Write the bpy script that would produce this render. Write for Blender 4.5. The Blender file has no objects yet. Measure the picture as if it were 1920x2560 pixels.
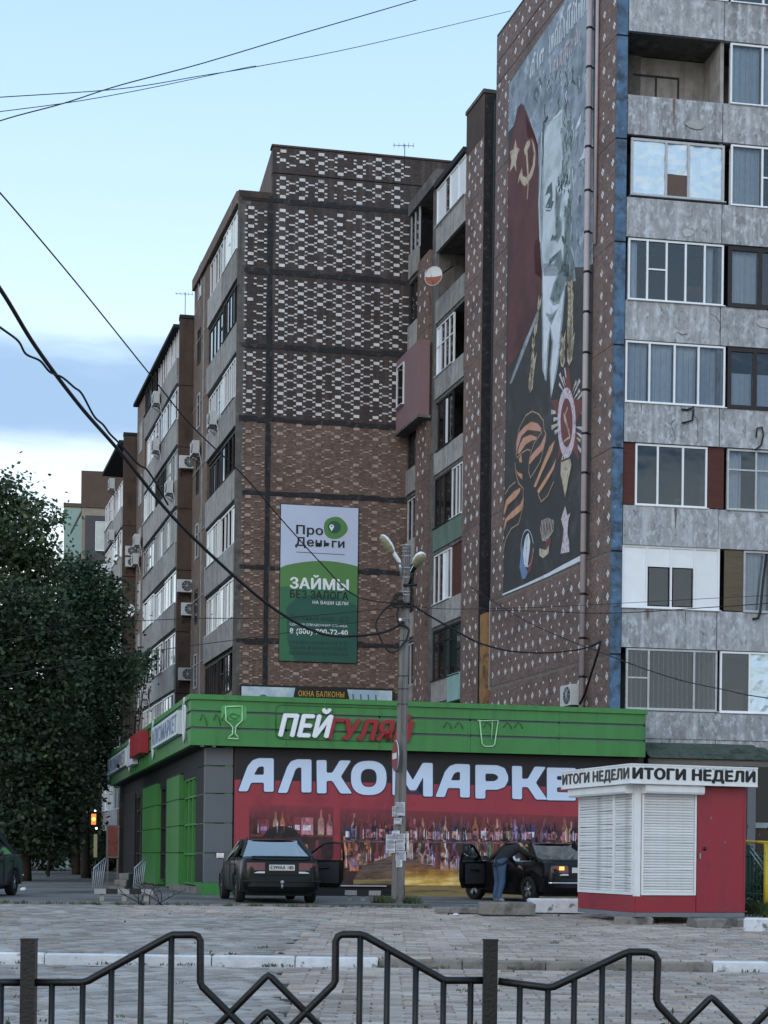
import bpy, bmesh, math, random
from mathutils import Vector, Matrix
rnd = random.Random(11)
SC = bpy.context.scene
COL = SC.collection
R_ = math.radians

# ------------------------------------------------------------------ camera, sky, sun, exposure
F, CX, CY, ROLL, EYE = 4200.0, 960.0, 2143.0, 0.012, 1.5
cam = bpy.data.cameras.new('camera')
cam.sensor_fit = 'HORIZONTAL'; cam.sensor_width = 36.0
cam.lens = 36.0 * F / 1920.0
cam.shift_x = 0.0; cam.shift_y = (CY - 1280.0) / 1920.0
cam.clip_start = 0.1; cam.clip_end = 3000
cam_o = bpy.data.objects.new('camera', cam); COL.objects.link(cam_o)
cr, sr = math.cos(ROLL), math.sin(ROLL)
cam_o.matrix_world = Matrix(((cr, -sr, 0, 0), (0, 0, -1, 0), (sr, cr, 0, EYE), (0, 0, 0, 1)))
SC.camera = cam_o

SUN_EL, SUN_AZ = 9.0, 200.0           # low sun behind the viewer, veiled
world = bpy.data.worlds.new('World'); SC.world = world; world.use_nodes = True
nt = world.node_tree; nt.nodes.clear()
def N(tree, kind, **kw):
    n = tree.nodes.new(kind)
    for k, v in kw.items(): setattr(n, k, v)
    return n
sky = N(nt, 'ShaderNodeTexSky', sky_type='NISHITA', sun_disc=False)
sky.sun_elevation = R_(SUN_EL); sky.sun_rotation = R_(SUN_AZ)
sky.air_density = 1.0; sky.dust_density = 1.2; sky.ozone_density = 2.2
bg = N(nt, 'ShaderNodeBackground'); bg.inputs[1].default_value = 0.105
outw = N(nt, 'ShaderNodeOutputWorld')
tcw = N(nt, 'ShaderNodeTexCoord')
sepw = N(nt, 'ShaderNodeSeparateXYZ'); nt.links.new(tcw.outputs['Generated'], sepw.inputs[0])
mapw = N(nt, 'ShaderNodeMapping'); mapw.inputs['Scale'].default_value = (3.0, 3.0, 16.0)
mapw.inputs['Location'].default_value = (1.35, 0.4, 0.25)
nt.links.new(tcw.outputs['Generated'], mapw.inputs[0])
nz = N(nt, 'ShaderNodeTexNoise'); nz.inputs['Scale'].default_value = 1.6; nz.inputs['Detail'].default_value = 7; nz.inputs['Roughness'].default_value = .52
nt.links.new(mapw.outputs[0], nz.inputs[0])
def ramp(tree, stops, interp='LINEAR'):
    r = N(tree, 'ShaderNodeValToRGB'); r.color_ramp.interpolation = interp
    while len(r.color_ramp.elements) < len(stops): r.color_ramp.elements.new(.5)
    for e, (p, c) in zip(r.color_ramp.elements, stops):
        e.position = p; e.color = c if len(c) == 4 else (*c, 1)
    return r
def mixc(tree, a, b, fac, mode='MIX'):
    m = N(tree, 'ShaderNodeMix', data_type='RGBA', blend_type=mode)
    for sock, val in ((m.inputs[0], fac), (m.inputs[6], a), (m.inputs[7], b)):
        if isinstance(val, bpy.types.NodeSocket): tree.links.new(val, sock)
        elif isinstance(val, (int, float)): sock.default_value = val
        else: sock.default_value = (*val, 1) if len(val) == 3 else val
    return m.outputs[2]
def mth(tree, op, a, b=None, c=None, clamp=False):
    m = N(tree, 'ShaderNodeMath', operation=op); m.use_clamp = clamp
    for i, v in enumerate((a, b, c)):
        if v is None: continue
        if isinstance(v, bpy.types.NodeSocket): tree.links.new(v, m.inputs[i])
        else: m.inputs[i].default_value = v
    return m.outputs[0]
# the evening veil: a pale high haze over the whole sky, thickening to white at the horizon all around
K = 1.0
veil = ramp(nt, [(0.0, (7.0, 7.5, 7.5)), (.18, (6.4, 7.1, 7.5)), (.27, (5.0, 6.25, 7.3)), (.36, (3.9, 5.4, 6.95)), (.46, (3.05, 4.6, 6.55)), (1, (3.0, 4.5, 6.4))])
nt.links.new(sepw.outputs[2], veil.inputs[0])
base = mixc(nt, sky.outputs[0], veil.outputs[0], 0.88)
# long grey-blue stratus banks low over the town, all round the horizon
bank = ramp(nt, [(.44, (0, 0, 0)), (.56, (1, 1, 1))]); nt.links.new(nz.outputs[0], bank.inputs[0])
lowb = ramp(nt, [(.218, (0, 0, 0)), (.240, (1, 1, 1)), (.272, (1, 1, 1)), (.290, (0, 0, 0))])
zw = mth(nt, 'ADD', sepw.outputs[2], mth(nt, 'MULTIPLY', mth(nt, 'SUBTRACT', nz.outputs[0], .5), .085))
nt.links.new(zw, lowb.inputs[0])
wn = N(nt, 'ShaderNodeTexNoise'); wn.inputs['Scale'].default_value = 1.3; wn.inputs['Detail'].default_value = 2
mw2 = N(nt, 'ShaderNodeMapping'); mw2.inputs['Scale'].default_value = (1, 1, .2); mw2.inputs['Location'].default_value = (.62, .1, 0)
nt.links.new(tcw.outputs['Generated'], mw2.inputs[0]); nt.links.new(mw2.outputs[0], wn.inputs[0])
wide = ramp(nt, [(.30, (.2, .2, .2)), (.44, (1, 1, 1))]); nt.links.new(wn.outputs[0], wide.inputs[0])
fac = mth(nt, 'MULTIPLY', mth(nt, 'MULTIPLY', lowb.outputs[0], wide.outputs[0]), .92)
cl = mixc(nt, base, (2.05, 3.15, 4.7), fac)
nt.links.new(cl, bg.inputs[0]); nt.links.new(bg.outputs[0], outw.inputs[0])

sun = bpy.data.lights.new('sun', 'SUN'); sun.energy = 0.55; sun.angle = R_(25); sun.color = (1, .93, .85)
sun_o = bpy.data.objects.new('sun', sun); COL.objects.link(sun_o)
_el, _az = R_(SUN_EL + 14), R_(SUN_AZ)
sd = Vector((math.sin(_az) * math.cos(_el), math.cos(_az) * math.cos(_el), math.sin(_el)))   # towards the sun
sun_o.rotation_euler = sd.to_track_quat('Z', 'Y').to_euler()
SC.view_settings.view_transform = 'Standard'
try: SC.view_settings.look = 'None'
except Exception: pass
SC.view_settings.gamma = 1; SC.view_settings.use_curve_mapping = False
SC.view_settings.exposure = 0.84
SC.render.engine = 'CYCLES'
SC.cycles.max_bounces = 6; SC.cycles.transparent_max_bounces = 12
SC.cycles.use_denoising = True
SC.cycles.caustics_reflective = False; SC.cycles.caustics_refractive = False

# ------------------------------------------------------------------ helpers
def ray(px, py):
    xc = (px - CX) / F; yc = (CY - py) / F
    return xc * cr - yc * sr, xc * sr + yc * cr
def at(px, py, d):
    x, z = ray(px, py); return Vector((x * d, d, EYE + z * d))
def ground_z(y): return 0.0147 * min(max(y, -60), 33.7)
def on_ground(px, py, z=.495):
    x, zz = ray(px, py); d = (z - EYE) / zz; return Vector((x * d, d, z))

class Fr:
    """a frame: x to the right as seen from outside, y outwards, z up"""
    def __init__(s, o, ang=None, X=None):
        s.o = Vector((o[0], o[1], o[2] if len(o) > 2 else 0.0))
        s.X = Vector((math.cos(ang), math.sin(ang), 0)) if X is None else Vector((X[0], X[1], 0)).normalized()
        s.Y = Vector((s.X.y, -s.X.x, 0)); s.Z = Vector((0, 0, 1))
    def p(s, x, y, z): return s.o + s.X * x + s.Y * y + s.Z * z
    def uv(s, px, py, n=0.0):
        rx, rz = ray(px, py); r = Vector((rx, 1.0, 0))
        o = s.o + s.Y * n
        t = s.Y.dot(Vector((o.x, o.y, 0))) / s.Y.dot(r)
        return s.X.dot(Vector((rx * t, t, 0)) - Vector((o.x, o.y, 0))), EYE + rz * t
    def off(s, x, y, z=0): return Fr(s.p(x, y, z), X=(s.X.x, s.X.y))
    def side(s, x, y, left=True):          # frame of a face at a right angle: left face (seen from the left) or right face
        X = (-s.Y.x, -s.Y.y) if not left else (s.Y.x, s.Y.y)
        return Fr(s.p(x, y, 0), X=X)
WORLD = Fr((0, 0, 0), 0.0)

class MB:
    def __init__(s): s.v = []; s.f = []; s.m = []; s.uv = []; s.sm = []
    def poly(s, pts, m=0, uv=None, smooth=False):
        i = len(s.v); s.v += [Vector(p) for p in pts]; n = len(pts)
        s.f.append(tuple(range(i, i + n))); s.m.append(m); s.sm.append(smooth)
        s.uv += uv if uv else [(p[0] + p[1], p[2]) for p in pts]
        return s
    def hexa(s, P, m=0, uvs=None):
        # P: 8 points, bottom 0-3 counter-clockwise then top 4-7
        i = len(s.v); s.v += [Vector(p) for p in P]
        for q in ((3, 2, 1, 0), (4, 5, 6, 7), (0, 1, 5, 4), (1, 2, 6, 5), (2, 3, 7, 6), (3, 0, 4, 7)):
            s.f.append(tuple(i + k for k in q)); s.m.append(m); s.sm.append(False)
            s.uv += [uvs[k] for k in q] if uvs else [(P[k][0] + P[k][1], P[k][2]) for k in q]
        return s
    def box(s, fr, x0, x1, y0, y1, z0, z1, m=0):
        c = [(x0, y1, z0), (x1, y1, z0), (x1, y0, z0), (x0, y0, z0), (x0, y1, z1), (x1, y1, z1), (x1, y0, z1), (x0, y0, z1)]
        return s.hexa([fr.p(*k) for k in c], m, [(fr.uo + k[0] + k[1] if hasattr(fr, 'uo') else k[0] + k[1], k[2]) for k in c])
    def quad(s, fr, x0, x1, y, z0, z1, m=0):
        c = [(x0, y, z0), (x1, y, z0), (x1, y, z1), (x0, y, z1)]
        return s.poly([fr.p(*k) for k in c], m, [(k[0], k[2]) for k in c])
    def flat(s, fr, pts, y, m=0, th=0.0):
        """polygon given in (x, z) of the frame at distance y, filled; concave allowed"""
        loops = pts if isinstance(pts[0][0], (tuple, list)) else [pts]
        bm = bmesh.new(); es = []
        for lp in loops:
            vs = [bm.verts.new((a, b, 0)) for a, b in lp]
            es += [bm.edges.new((vs[k], vs[(k + 1) % len(vs)])) for k in range(len(vs))]
        bmesh.ops.triangle_fill(bm, use_beauty=True, edges=es)
        bm.verts.index_update(); i = len(s.v)
        s.v += [fr.p(v.co.x, y, v.co.y) for v in bm.verts]
        for f in bm.faces:
            idx = [v.index for v in f.verts]
            if f.normal.z < 0: idx.reverse()
            s.f.append(tuple(i + k for k in idx)); s.m.append(m); s.sm.append(False)
            s.uv += [(v.co.x, v.co.y) for v in (f.verts if f.normal.z >= 0 else reversed(f.verts))]
        bm.free()
        if th:
          for lp in loops:
            n = len(lp)
            for k in range(n):
                a, b = lp[k], lp[(k + 1) % n]
                s.poly([fr.p(a[0], y, a[1]), fr.p(b[0], y, b[1]), fr.p(b[0], y - th, b[1]), fr.p(a[0], y - th, a[1])], m)
        return s
    def tube(s, pts, r, n=8, m=0, caps=True, r1=None):
        pts = [Vector(p) for p in pts]; i0 = len(s.v); L = len(pts)
        up = Vector((0, 0, 1)); prev = None
        for k, p in enumerate(pts):
            t = (pts[min(k + 1, L - 1)] - pts[max(k - 1, 0)])
            if t.length < 1e-9: t = Vector((0, 0, 1))
            t.normalize()
            a = prev - t * prev.dot(t) if prev is not None else (up if abs(t.z) < .95 else Vector((1, 0, 0))).cross(t)
            if a.length < 1e-6: a = t.orthogonal()
            a.normalize(); prev = a; b = t.cross(a)
            rr = r if r1 is None else r + (r1 - r) * k / max(1, L - 1)
            for j in range(n):
                q = 2 * math.pi * j / n
                s.v.append(p + a * (rr * math.cos(q)) + b * (rr * math.sin(q)))
        for k in range(L - 1):
            for j in range(n):
                s.f.append((i0 + k * n + j, i0 + k * n + (j + 1) % n, i0 + (k + 1) * n + (j + 1) % n, i0 + (k + 1) * n + j))
                s.m.append(m); s.sm.append(n > 4); s.uv += [(j / n, k), ((j + 1) / n, k), ((j + 1) / n, k + 1), (j / n, k + 1)]
        if caps:
            s.f.append(tuple(i0 + j for j in reversed(range(n)))); s.m.append(m); s.sm.append(False); s.uv += [(0, 0)] * n
            s.f.append(tuple(i0 + (L - 1) * n + j for j in range(n))); s.m.append(m); s.sm.append(False); s.uv += [(0, 0)] * n
        return s
    def lathe(s, o, axis, prof, n=20, m=0):
        """prof: list of (radius, height along axis)"""
        axis = Vector(axis).normalized(); a = axis.orthogonal().normalized(); b = axis.cross(a); i0 = len(s.v)
        for r, h in prof:
            for j in range(n):
                q = 2 * math.pi * j / n
                s.v.append(Vector(o) + axis * h + a * (r * math.cos(q)) + b * (r * math.sin(q)))
        for k in range(len(prof) - 1):
            for j in range(n):
                s.f.append((i0 + k * n + j, i0 + k * n + (j + 1) % n, i0 + (k + 1) * n + (j + 1) % n, i0 + (k + 1) * n + j))
                s.m.append(m); s.sm.append(True); s.uv += [(0, 0)] * 4
        return s
    def text(s, fr, body, x0, x1, z0, z1, y, m=0, bold=0.0, shear=0.0, depth=0.0, keep=False):
        cu = bpy.data.curves.new('t', 'FONT'); cu.body = body; cu.space_character = 1.06; cu.shear = shear; cu.extrude = 0.0
        cu.resolution_u = 3
        o = bpy.data.objects.new('t', cu); COL.objects.link(o)
        me = o.to_mesh()
        xs = [v.co.x for v in me.vertices]; ys = [v.co.y for v in me.vertices]
        a0, a1, b0, b1 = min(xs), max(xs), min(ys), max(ys)
        sx = (x1 - x0) / max(1e-6, a1 - a0); sz = (z1 - z0) / max(1e-6, b1 - b0)
        if keep: sx = sz = min(sx, sz)
        shifts = [(0, 0)] if not bold else [(0, 0), (-bold, 0), (bold, 0), (0, bold * .6), (0, -bold * .6), (-bold * .5, bold * .4), (bold * .5, -bold * .4)]
        bd = None
        if depth:
            bd = bmesh.new(); bd.from_mesh(me)
        for si, (ox, oz) in enumerate(shifts):
            i = len(s.v); yy = y + si * .0009
            s.v += [fr.p(x0 + (v.co.x - a0 + ox) * sx, yy, z0 + (v.co.y - b0 + oz) * sz) for v in me.vertices]
            for f in me.polygons:
                s.f.append(tuple(i + k for k in f.vertices)); s.m.append(m); s.sm.append(False); s.uv += [(0, 0)] * len(f.vertices)
            if bd:
                for e in bd.edges:
                    if len(e.link_faces) == 1:
                        P = [(x0 + (c.x - a0 + ox) * sx, z0 + (c.y - b0 + oz) * sz) for c in (e.verts[0].co, e.verts[1].co)]
                        s.poly([fr.p(P[0][0], yy, P[0][1]), fr.p(P[1][0], yy, P[1][1]), fr.p(P[1][0], yy - depth, P[1][1]), fr.p(P[0][0], yy - depth, P[0][1])], m)
        if bd: bd.free()
        o.to_mesh_clear(); bpy.data.objects.remove(o); bpy.data.curves.remove(cu)
        return s
    def mesh(s, name, mats, org, recalc=True):
        me = bpy.data.meshes.new(name)
        me.from_pydata([v - org for v in s.v], [], s.f)
        for x in (mats if isinstance(mats, (list, tuple)) else [mats]): me.materials.append(x)
        me.polygons.foreach_set('material_index', s.m); me.polygons.foreach_set('use_smooth', s.sm)
        ul = me.uv_layers.new(name='uv')
        ul.data.foreach_set('uv', [c for p in s.uv for c in p])
        if recalc and len(s.f) < 60000:
            bm = bmesh.new(); bm.from_mesh(me); bmesh.ops.recalc_face_normals(bm, faces=bm.faces); bm.to_mesh(me); bm.free()
        me.update(); return me
    def build(s, name, mats, parent=None, org=None, recalc=True, label=None, kind=None):
        if org is None: org = ORG.get(root_of(parent).name, Vector()) if parent is not None else Vector()
        o = bpy.data.objects.new(name, s.mesh(name, mats, Vector(org), recalc)); COL.objects.link(o)
        if parent is not None: o.parent = parent
        if label: o['label'] = label
        if kind: o['kind'] = kind
        return o
ORG = {}
def root_of(o):
    while o.parent is not None: o = o.parent
    return o
def thing(name, label, cat, loc=(0, 0, 0), group=None, rz=0.0, kind=None):
    o = bpy.data.objects.new(name, None); COL.objects.link(o); o.location = loc; o.rotation_euler = (0, 0, rz)
    o.empty_display_size = .2
    if label: o['label'] = label
    if cat: o['category'] = cat
    if group: o['group'] = group
    if kind: o['kind'] = kind
    ORG[o.name] = Vector(loc); return o
def solo(name, mb, mats, label, cat, loc, group=None, kind=None, recalc=True):
    o = mb.build(name, mats, None, org=Vector(loc), recalc=recalc); o.location = loc
    if label: o['label'] = label
    if cat: o['category'] = cat
    if group: o['group'] = group
    if kind: o['kind'] = kind
    return o
def copy_tree(o, parent=None):
    c = o.copy(); COL.objects.link(c); c.parent = parent
    for ch in list(o.children): copy_tree(ch, c)
    return c

# ------------------------------------------------------------------ materials
def lin(h):
    h = h.lstrip('#'); v = [int(h[i:i + 2], 16) / 255 for i in (0, 2, 4)]
    return tuple(x / 12.92 if x <= .04045 else ((x + .055) / 1.055) ** 2.4 for x in v)
def mk(name, col, rough=.8, var=.18, scale=3.0, bump=0.0, bscale=40.0, metal=0.0, spec=.4, rndv=0.0, streak=None, streak_amt=0.0,
       blot=None, blot_lo=.5, blot_hi=.62, blot_scale=1.2, blot2=None, b2lo=.55, b2hi=.65, b2scale=2.0, coat=0.0, coords='Object', stretch=(1, 1, 1), roff=False):
    m = bpy.data.materials.new(name); m.use_nodes = True; t = m.node_tree; p = t.nodes['Principled BSDF']
    col = lin(col) if isinstance(col, str) else col
    tc = N(t, 'ShaderNodeTexCoord'); src = tc.outputs[coords]
    mp = N(t, 'ShaderNodeMapping'); mp.inputs['Scale'].default_value = stretch; t.links.new(src, mp.inputs[0])
    if roff:
        oi0 = N(t, 'ShaderNodeObjectInfo'); va = N(t, 'ShaderNodeVectorMath', operation='ADD'); sc0 = N(t, 'ShaderNodeVectorMath', operation='SCALE'); sc0.inputs['Scale'].default_value = 37.0
        cx0 = N(t, 'ShaderNodeCombineXYZ'); [t.links.new(oi0.outputs['Random'], cx0.inputs[q]) for q in range(3)]; t.links.new(cx0.outputs[0], sc0.inputs[0]); t.links.new(src, va.inputs[0]); t.links.new(sc0.outputs[0], va.inputs[1]); src = va.outputs[0]; t.links.new(src, mp.inputs[0])
    n1 = N(t, 'ShaderNodeTexNoise'); n1.inputs['Scale'].default_value = scale; n1.inputs['Detail'].default_value = 6; n1.inputs['Roughness'].default_value = .62
    t.links.new(mp.outputs[0], n1.inputs[0])
    v = mth(t, 'MULTIPLY_ADD', mth(t, 'SUBTRACT', n1.outputs[0], .5), var * 4, 1.0)
    if rndv:
        oi = N(t, 'ShaderNodeObjectInfo')
        v = mth(t, 'MULTIPLY', v, mth(t, 'MULTIPLY_ADD', mth(t, 'SUBTRACT', oi.outputs['Random'], .5), rndv * 2, 1.0))
    c = mixc(t, col, v, 1.0, 'MULTIPLY')
    if blot is not None:
        nb = N(t, 'ShaderNodeTexNoise'); nb.inputs['Scale'].default_value = blot_scale; nb.inputs['Detail'].default_value = 8; nb.inputs['Roughness'].default_value = .65
        t.links.new(mp.outputs[0], nb.inputs[0])
        rb = ramp(t, [(blot_lo, (0, 0, 0)), (blot_hi, (1, 1, 1))]); t.links.new(nb.outputs[0], rb.inputs[0])
        c = mixc(t, c, lin(blot) if isinstance(blot, str) else blot, rb.outputs[0])
    if blot2 is not None:
        nb = N(t, 'ShaderNodeTexNoise'); nb.inputs['Scale'].default_value = b2scale; nb.inputs['Detail'].default_value = 9; nb.inputs['Roughness'].default_value = .7
        mp3 = N(t, 'ShaderNodeMapping'); mp3.inputs['Location'].default_value = (7, 3, 1); mp3.inputs['Scale'].default_value = stretch
        t.links.new(src, mp3.inputs[0]); t.links.new(mp3.outputs[0], nb.inputs[0])
        rb = ramp(t, [(b2lo, (0, 0, 0)), (b2hi, (1, 1, 1))]); t.links.new(nb.outputs[0], rb.inputs[0])
        c = mixc(t, c, lin(blot2) if isinstance(blot2, str) else blot2, rb.outputs[0])
    if streak is not None:
        mp2 = N(t, 'ShaderNodeMapping'); mp2.inputs['Scale'].default_value = (5.5, 5.5, .35); t.links.new(src, mp2.inputs[0])
        n2 = N(t, 'ShaderNodeTexNoise'); n2.inputs['Scale'].default_value = 1.0; n2.inputs['Detail'].default_value = 5; t.links.new(mp2.outputs[0], n2.inputs[0])
        r2 = ramp(t, [(.48, (0, 0, 0)), (.72, (1, 1, 1))]); t.links.new(n2.outputs[0], r2.inputs[0])
        c = mixc(t, c, lin(streak) if isinstance(streak, str) else streak, mth(t, 'MULTIPLY', r2.outputs[0], streak_amt))
    t.links.new(c, p.inputs['Base Color'])
    p.inputs['Roughness'].default_value = rough; p.inputs['Metallic'].default_value = metal
    p.inputs['Specular IOR Level'].default_value = spec
    if coat: p.inputs['Coat Weight'].default_value = coat; p.inputs['Coat Roughness'].default_value = .04
    if bump:
        nb2 = N(t, 'ShaderNodeTexNoise'); nb2.inputs['Scale'].default_value = bscale; nb2.inputs['Detail'].default_value = 6; t.links.new(mp.outputs[0], nb2.inputs[0])
        b = N(t, 'ShaderNodeBump'); b.inputs['Strength'].default_value = min(1, bump); b.inputs['Distance'].default_value = .02
        t.links.new(nb2.outputs[0], b.inputs['Height']); t.links.new(b.outputs[0], p.inputs['Normal'])
    return m
def mk_tile(name, c1, c2, mortar, bw=.12, bh=.06, stain='#2a2625', stain_amt=.5, white=None):
    """small ceramic facing tiles laid in the (u, z) of each wall, with soot and rain stains"""
    m = bpy.data.materials.new(name); m.use_nodes = True; t = m.node_tree; p = t.nodes['Principled BSDF']
    tc = N(t, 'ShaderNodeTexCoord'); br = N(t, 'ShaderNodeTexBrick')
    br.inputs['Scale'].default_value = 1.0; br.inputs['Brick Width'].default_value = bw; br.inputs['Row Height'].default_value = bh
    br.inputs['Mortar Size'].default_value = .006; br.inputs['Mortar Smooth'].default_value = .3; br.offset = .5
    br.inputs['Color1'].default_value = (*lin(c1), 1); br.inputs['Color2'].default_value = (*lin(c2), 1); br.inputs['Mortar'].default_value = (*lin(mortar), 1)
    t.links.new(tc.outputs['UV'], br.inputs[0])
    n1 = N(t, 'ShaderNodeTexNoise'); n1.inputs['Scale'].default_value = .8; n1.inputs['Detail'].default_value = 8; n1.inputs['Roughness'].default_value = .65
    t.links.new(tc.outputs['Object'], n1.inputs[0])
    r1 = ramp(t, [(.45, (0, 0, 0)), (.75, (1, 1, 1))]); t.links.new(n1.outputs[0], r1.inputs[0])
    c = mixc(t, br.outputs[0], lin(stain), mth(t, 'MULTIPLY', r1.outputs[0], stain_amt))
    n2 = N(t, 'ShaderNodeTexNoise'); n2.inputs['Scale'].default_value = 9; n2.inputs['Detail'].default_value = 4; t.links.new(tc.outputs['Object'], n2.inputs[0])
    c = mixc(t, c, mth(t, 'MULTIPLY_ADD', n2.outputs[0], .9, .55), 1.0, 'MULTIPLY')
    mp2 = N(t, 'ShaderNodeMapping'); mp2.inputs['Scale'].default_value = (4, 4, .22); t.links.new(tc.outputs['Object'], mp2.inputs[0])
    n3 = N(t, 'ShaderNodeTexNoise'); n3.inputs['Scale'].default_value = 1.2; n3.inputs['Detail'].default_value = 5; t.links.new(mp2.outputs[0], n3.inputs[0])
    r3 = ramp(t, [(.5, (0, 0, 0)), (.78, (1, 1, 1))]); t.links.new(n3.outputs[0], r3.inputs[0])
    c = mixc(t, c, lin('#8b7f78'), mth(t, 'MULTIPLY', r3.outputs[0], .22))
    t.links.new(c, p.inputs['Base Color']); p.inputs['Roughness'].default_value = .72; p.inputs['Specular IOR Level'].default_value = .3
    b = N(t, 'ShaderNodeBump'); b.inputs['Strength'].default_value = .5; b.inputs['Distance'].default_value = .01
    t.links.new(br.outputs['Fac'], b.inputs['Height']); b.invert = True; t.links.new(b.outputs[0], p.inputs['Normal'])
    return m
def mk_glass(name, tint=(.62, .68, .7), refl=.06, tr=.75, ior=1.45):
    """thin window pane: clear sheet with a mirror-like surface that strengthens at grazing angles"""
    m = bpy.data.materials.new(name); m.use_nodes = True; t = m.node_tree; t.nodes.clear()
    o = N(t, 'ShaderNodeOutputMaterial'); tr_ = N(t, 'ShaderNodeBsdfTransparent'); tr_.inputs[0].default_value = (*[x * tr for x in tint], 1)
    gl = N(t, 'ShaderNodeBsdfGlossy'); gl.inputs['Roughness'].default_value = .03; gl.inputs[0].default_value = (.95, .98, 1, 1)
    fr = N(t, 'ShaderNodeFresnel'); fr.inputs[0].default_value = ior
    tc = N(t, 'ShaderNodeTexCoord'); nz_ = N(t, 'ShaderNodeTexNoise'); nz_.inputs['Scale'].default_value = 1.3
    t.links.new(tc.outputs['Object'], nz_.inputs[0]); b = N(t, 'ShaderNodeBump'); b.inputs['Strength'].default_value = .12; b.inputs['Distance'].default_value = .05
    t.links.new(nz_.outputs[0], b.inputs['Height']); t.links.new(b.outputs[0], gl.inputs['Normal'])
    f = mth(t, 'ADD', fr.outputs[0], refl, clamp=True)
    mx = N(t, 'ShaderNodeMixShader'); t.links.new(f, mx.inputs[0]); t.links.new(tr_.outputs[0], mx.inputs[1]); t.links.new(gl.outputs[0], mx.inputs[2])
    t.links.new(mx.outputs[0], o.inputs[0]); return m
def mk_emit(name, col, k):
    m = bpy.data.materials.new(name); m.use_nodes = True; p = m.node_tree.nodes['Principled BSDF']
    p.inputs['Base Color'].default_value = (*lin(col), 1); p.inputs['Emission Color'].default_value = (*lin(col), 1); p.inputs['Emission Strength'].default_value = k
    return m
m_tile = mk_tile('brown_tile', '#87706a', '#6a5953', '#4b423f')
m_tile_red = mk_tile('red_brown_tile', '#7a635a', '#5f4f49', '#49403c', stain_amt=.3)
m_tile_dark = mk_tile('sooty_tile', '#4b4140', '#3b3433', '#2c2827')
m_white_tile = mk('white_tile', '#c9c8ca', .45, .2, 14, rndv=.1, blot='#8f8986', blot_lo=.56, blot_hi=.66, blot_scale=2.5)
m_tan_tile = mk('tan_tile', '#97877d', .5, .3, 12, rndv=.2, blot='#6f584e', blot_lo=.45, blot_hi=.6, blot_scale=3)
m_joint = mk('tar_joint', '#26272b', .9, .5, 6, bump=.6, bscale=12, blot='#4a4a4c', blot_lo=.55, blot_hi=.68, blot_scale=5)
m_seam = mk('mortar_seam', '#6f6762', .9, .3, 6, bump=.4, bscale=20)
m_conc = mk('weathered_concrete', '#8a8d91', .9, .3, 4, bump=.6, bscale=25, rndv=.16, roff=True, blot='#b3bac3', blot_lo=.50, blot_hi=.66, blot_scale=7, blot2='#55585c', b2lo=.55, b2hi=.70, b2scale=9, streak='#cdd3dc', streak_amt=.4, stretch=(1, 1, .6))
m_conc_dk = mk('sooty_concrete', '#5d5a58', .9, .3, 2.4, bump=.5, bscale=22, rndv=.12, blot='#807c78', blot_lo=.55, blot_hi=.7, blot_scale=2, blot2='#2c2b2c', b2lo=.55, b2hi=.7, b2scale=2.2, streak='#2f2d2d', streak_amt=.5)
m_conc_mid = mk('grey_concrete_panel', '#918f8d', .9, .25, 2.5, bump=.35, bscale=22, rndv=.2, roff=True, blot='#67625e', blot_lo=.55, blot_hi=.72, blot_scale=1.6, streak='#4d4946', streak_amt=.45)
m_render = mk('brown_render', '#6b5a50', .9, .22, 1.6, bump=.4, bscale=20, rndv=.05, blot='#8d8078', blot_lo=.55, blot_hi=.72, blot_scale=1.2, streak='#413833', streak_amt=.55)
m_fin = mk('dark_brown_fin', '#473a34', .9, .22, 1.4, bump=.4, bscale=20, rndv=.06, blot='#2d2725', blot_lo=.5, blot_hi=.7, blot_scale=1.0, streak='#5b4f49', streak_amt=.3)
m_blue = mk('flaking_blue_paint', '#4f6b88', .85, .3, 2, bump=.5, bscale=20, blot='#38434f', blot_lo=.44, blot_hi=.62, blot_scale=2.6, blot2='#7d93ab', b2lo=.6, b2hi=.7, b2scale=4)
m_pvc = mk('white_plastic', '#d9dde2', .35, .05, 4, rndv=.04)
m_pvc_old = mk('grey_white_paint', '#a9adb2', .6, .18, 8, rndv=.1)
m_brownpvc = mk('dark_brown_frame', '#1e1615', .4, .1, 5)
m_darkwood = mk('dark_old_frame', '#1c1d1f', .6, .2, 6)
m_glass = mk_glass('window_glass', (.80, .85, .90), .015, .95)
m_glass_side = mk_glass('bright_side_glass', (.5, .55, .5), .12, .6)
m_room = mk('dim_room', '#262423', .9, .15, 1)  # near-black base puts the dimness behind the glazing into the colour
m_curt = mk('pale_curtain', '#d3d8dd', .9, .1, 6, rndv=.15)
m_blind = mk('grey_blind', '#b3b2ae', .85, .12, 6)
m_foil = mk('crinkled_foil', '#c6d4dd', .28, .1, 3, bump=.9, bscale=6, metal=.55)
m_board = mk('brown_boards', '#4d2a24', .8, .3, 4, bump=.4, bscale=30, stretch=(.3, .3, 6))
m_board_olive = mk('olive_boards', '#5a5242', .8, .3, 4, bump=.4, bscale=30, stretch=(.3, .3, 6))
m_pink = mk('dusty_pink_cladding', '#80666a', .7, .06, 1.5, streak='#7a5054', streak_amt=.2)
m_greenp = mk('faded_green_sheet', '#5d7166', .7, .2, 2, streak='#414d48', streak_amt=.4)
m_teal = mk('pale_teal_sheet', '#86a9a6', .7, .18, 2, streak='#c2cfcd', streak_amt=.3)
m_zinc = mk('zinc_sheet', '#8d949b', .45, .15, 2, metal=.6)
m_pipe = mk('pale_pipe_paint', '#a79ea2', .55, .12, 2, streak='#6e666a', streak_amt=.25)
m_black = mk('black_iron', '#0c0d0f', .5, .25, 10, blot='#2c1d16', blot_lo=.62, blot_hi=.68, blot_scale=14, bump=.15, bscale=60)
m_cable = mk('black_cable', '#141518', .6, .1, 5)
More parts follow.
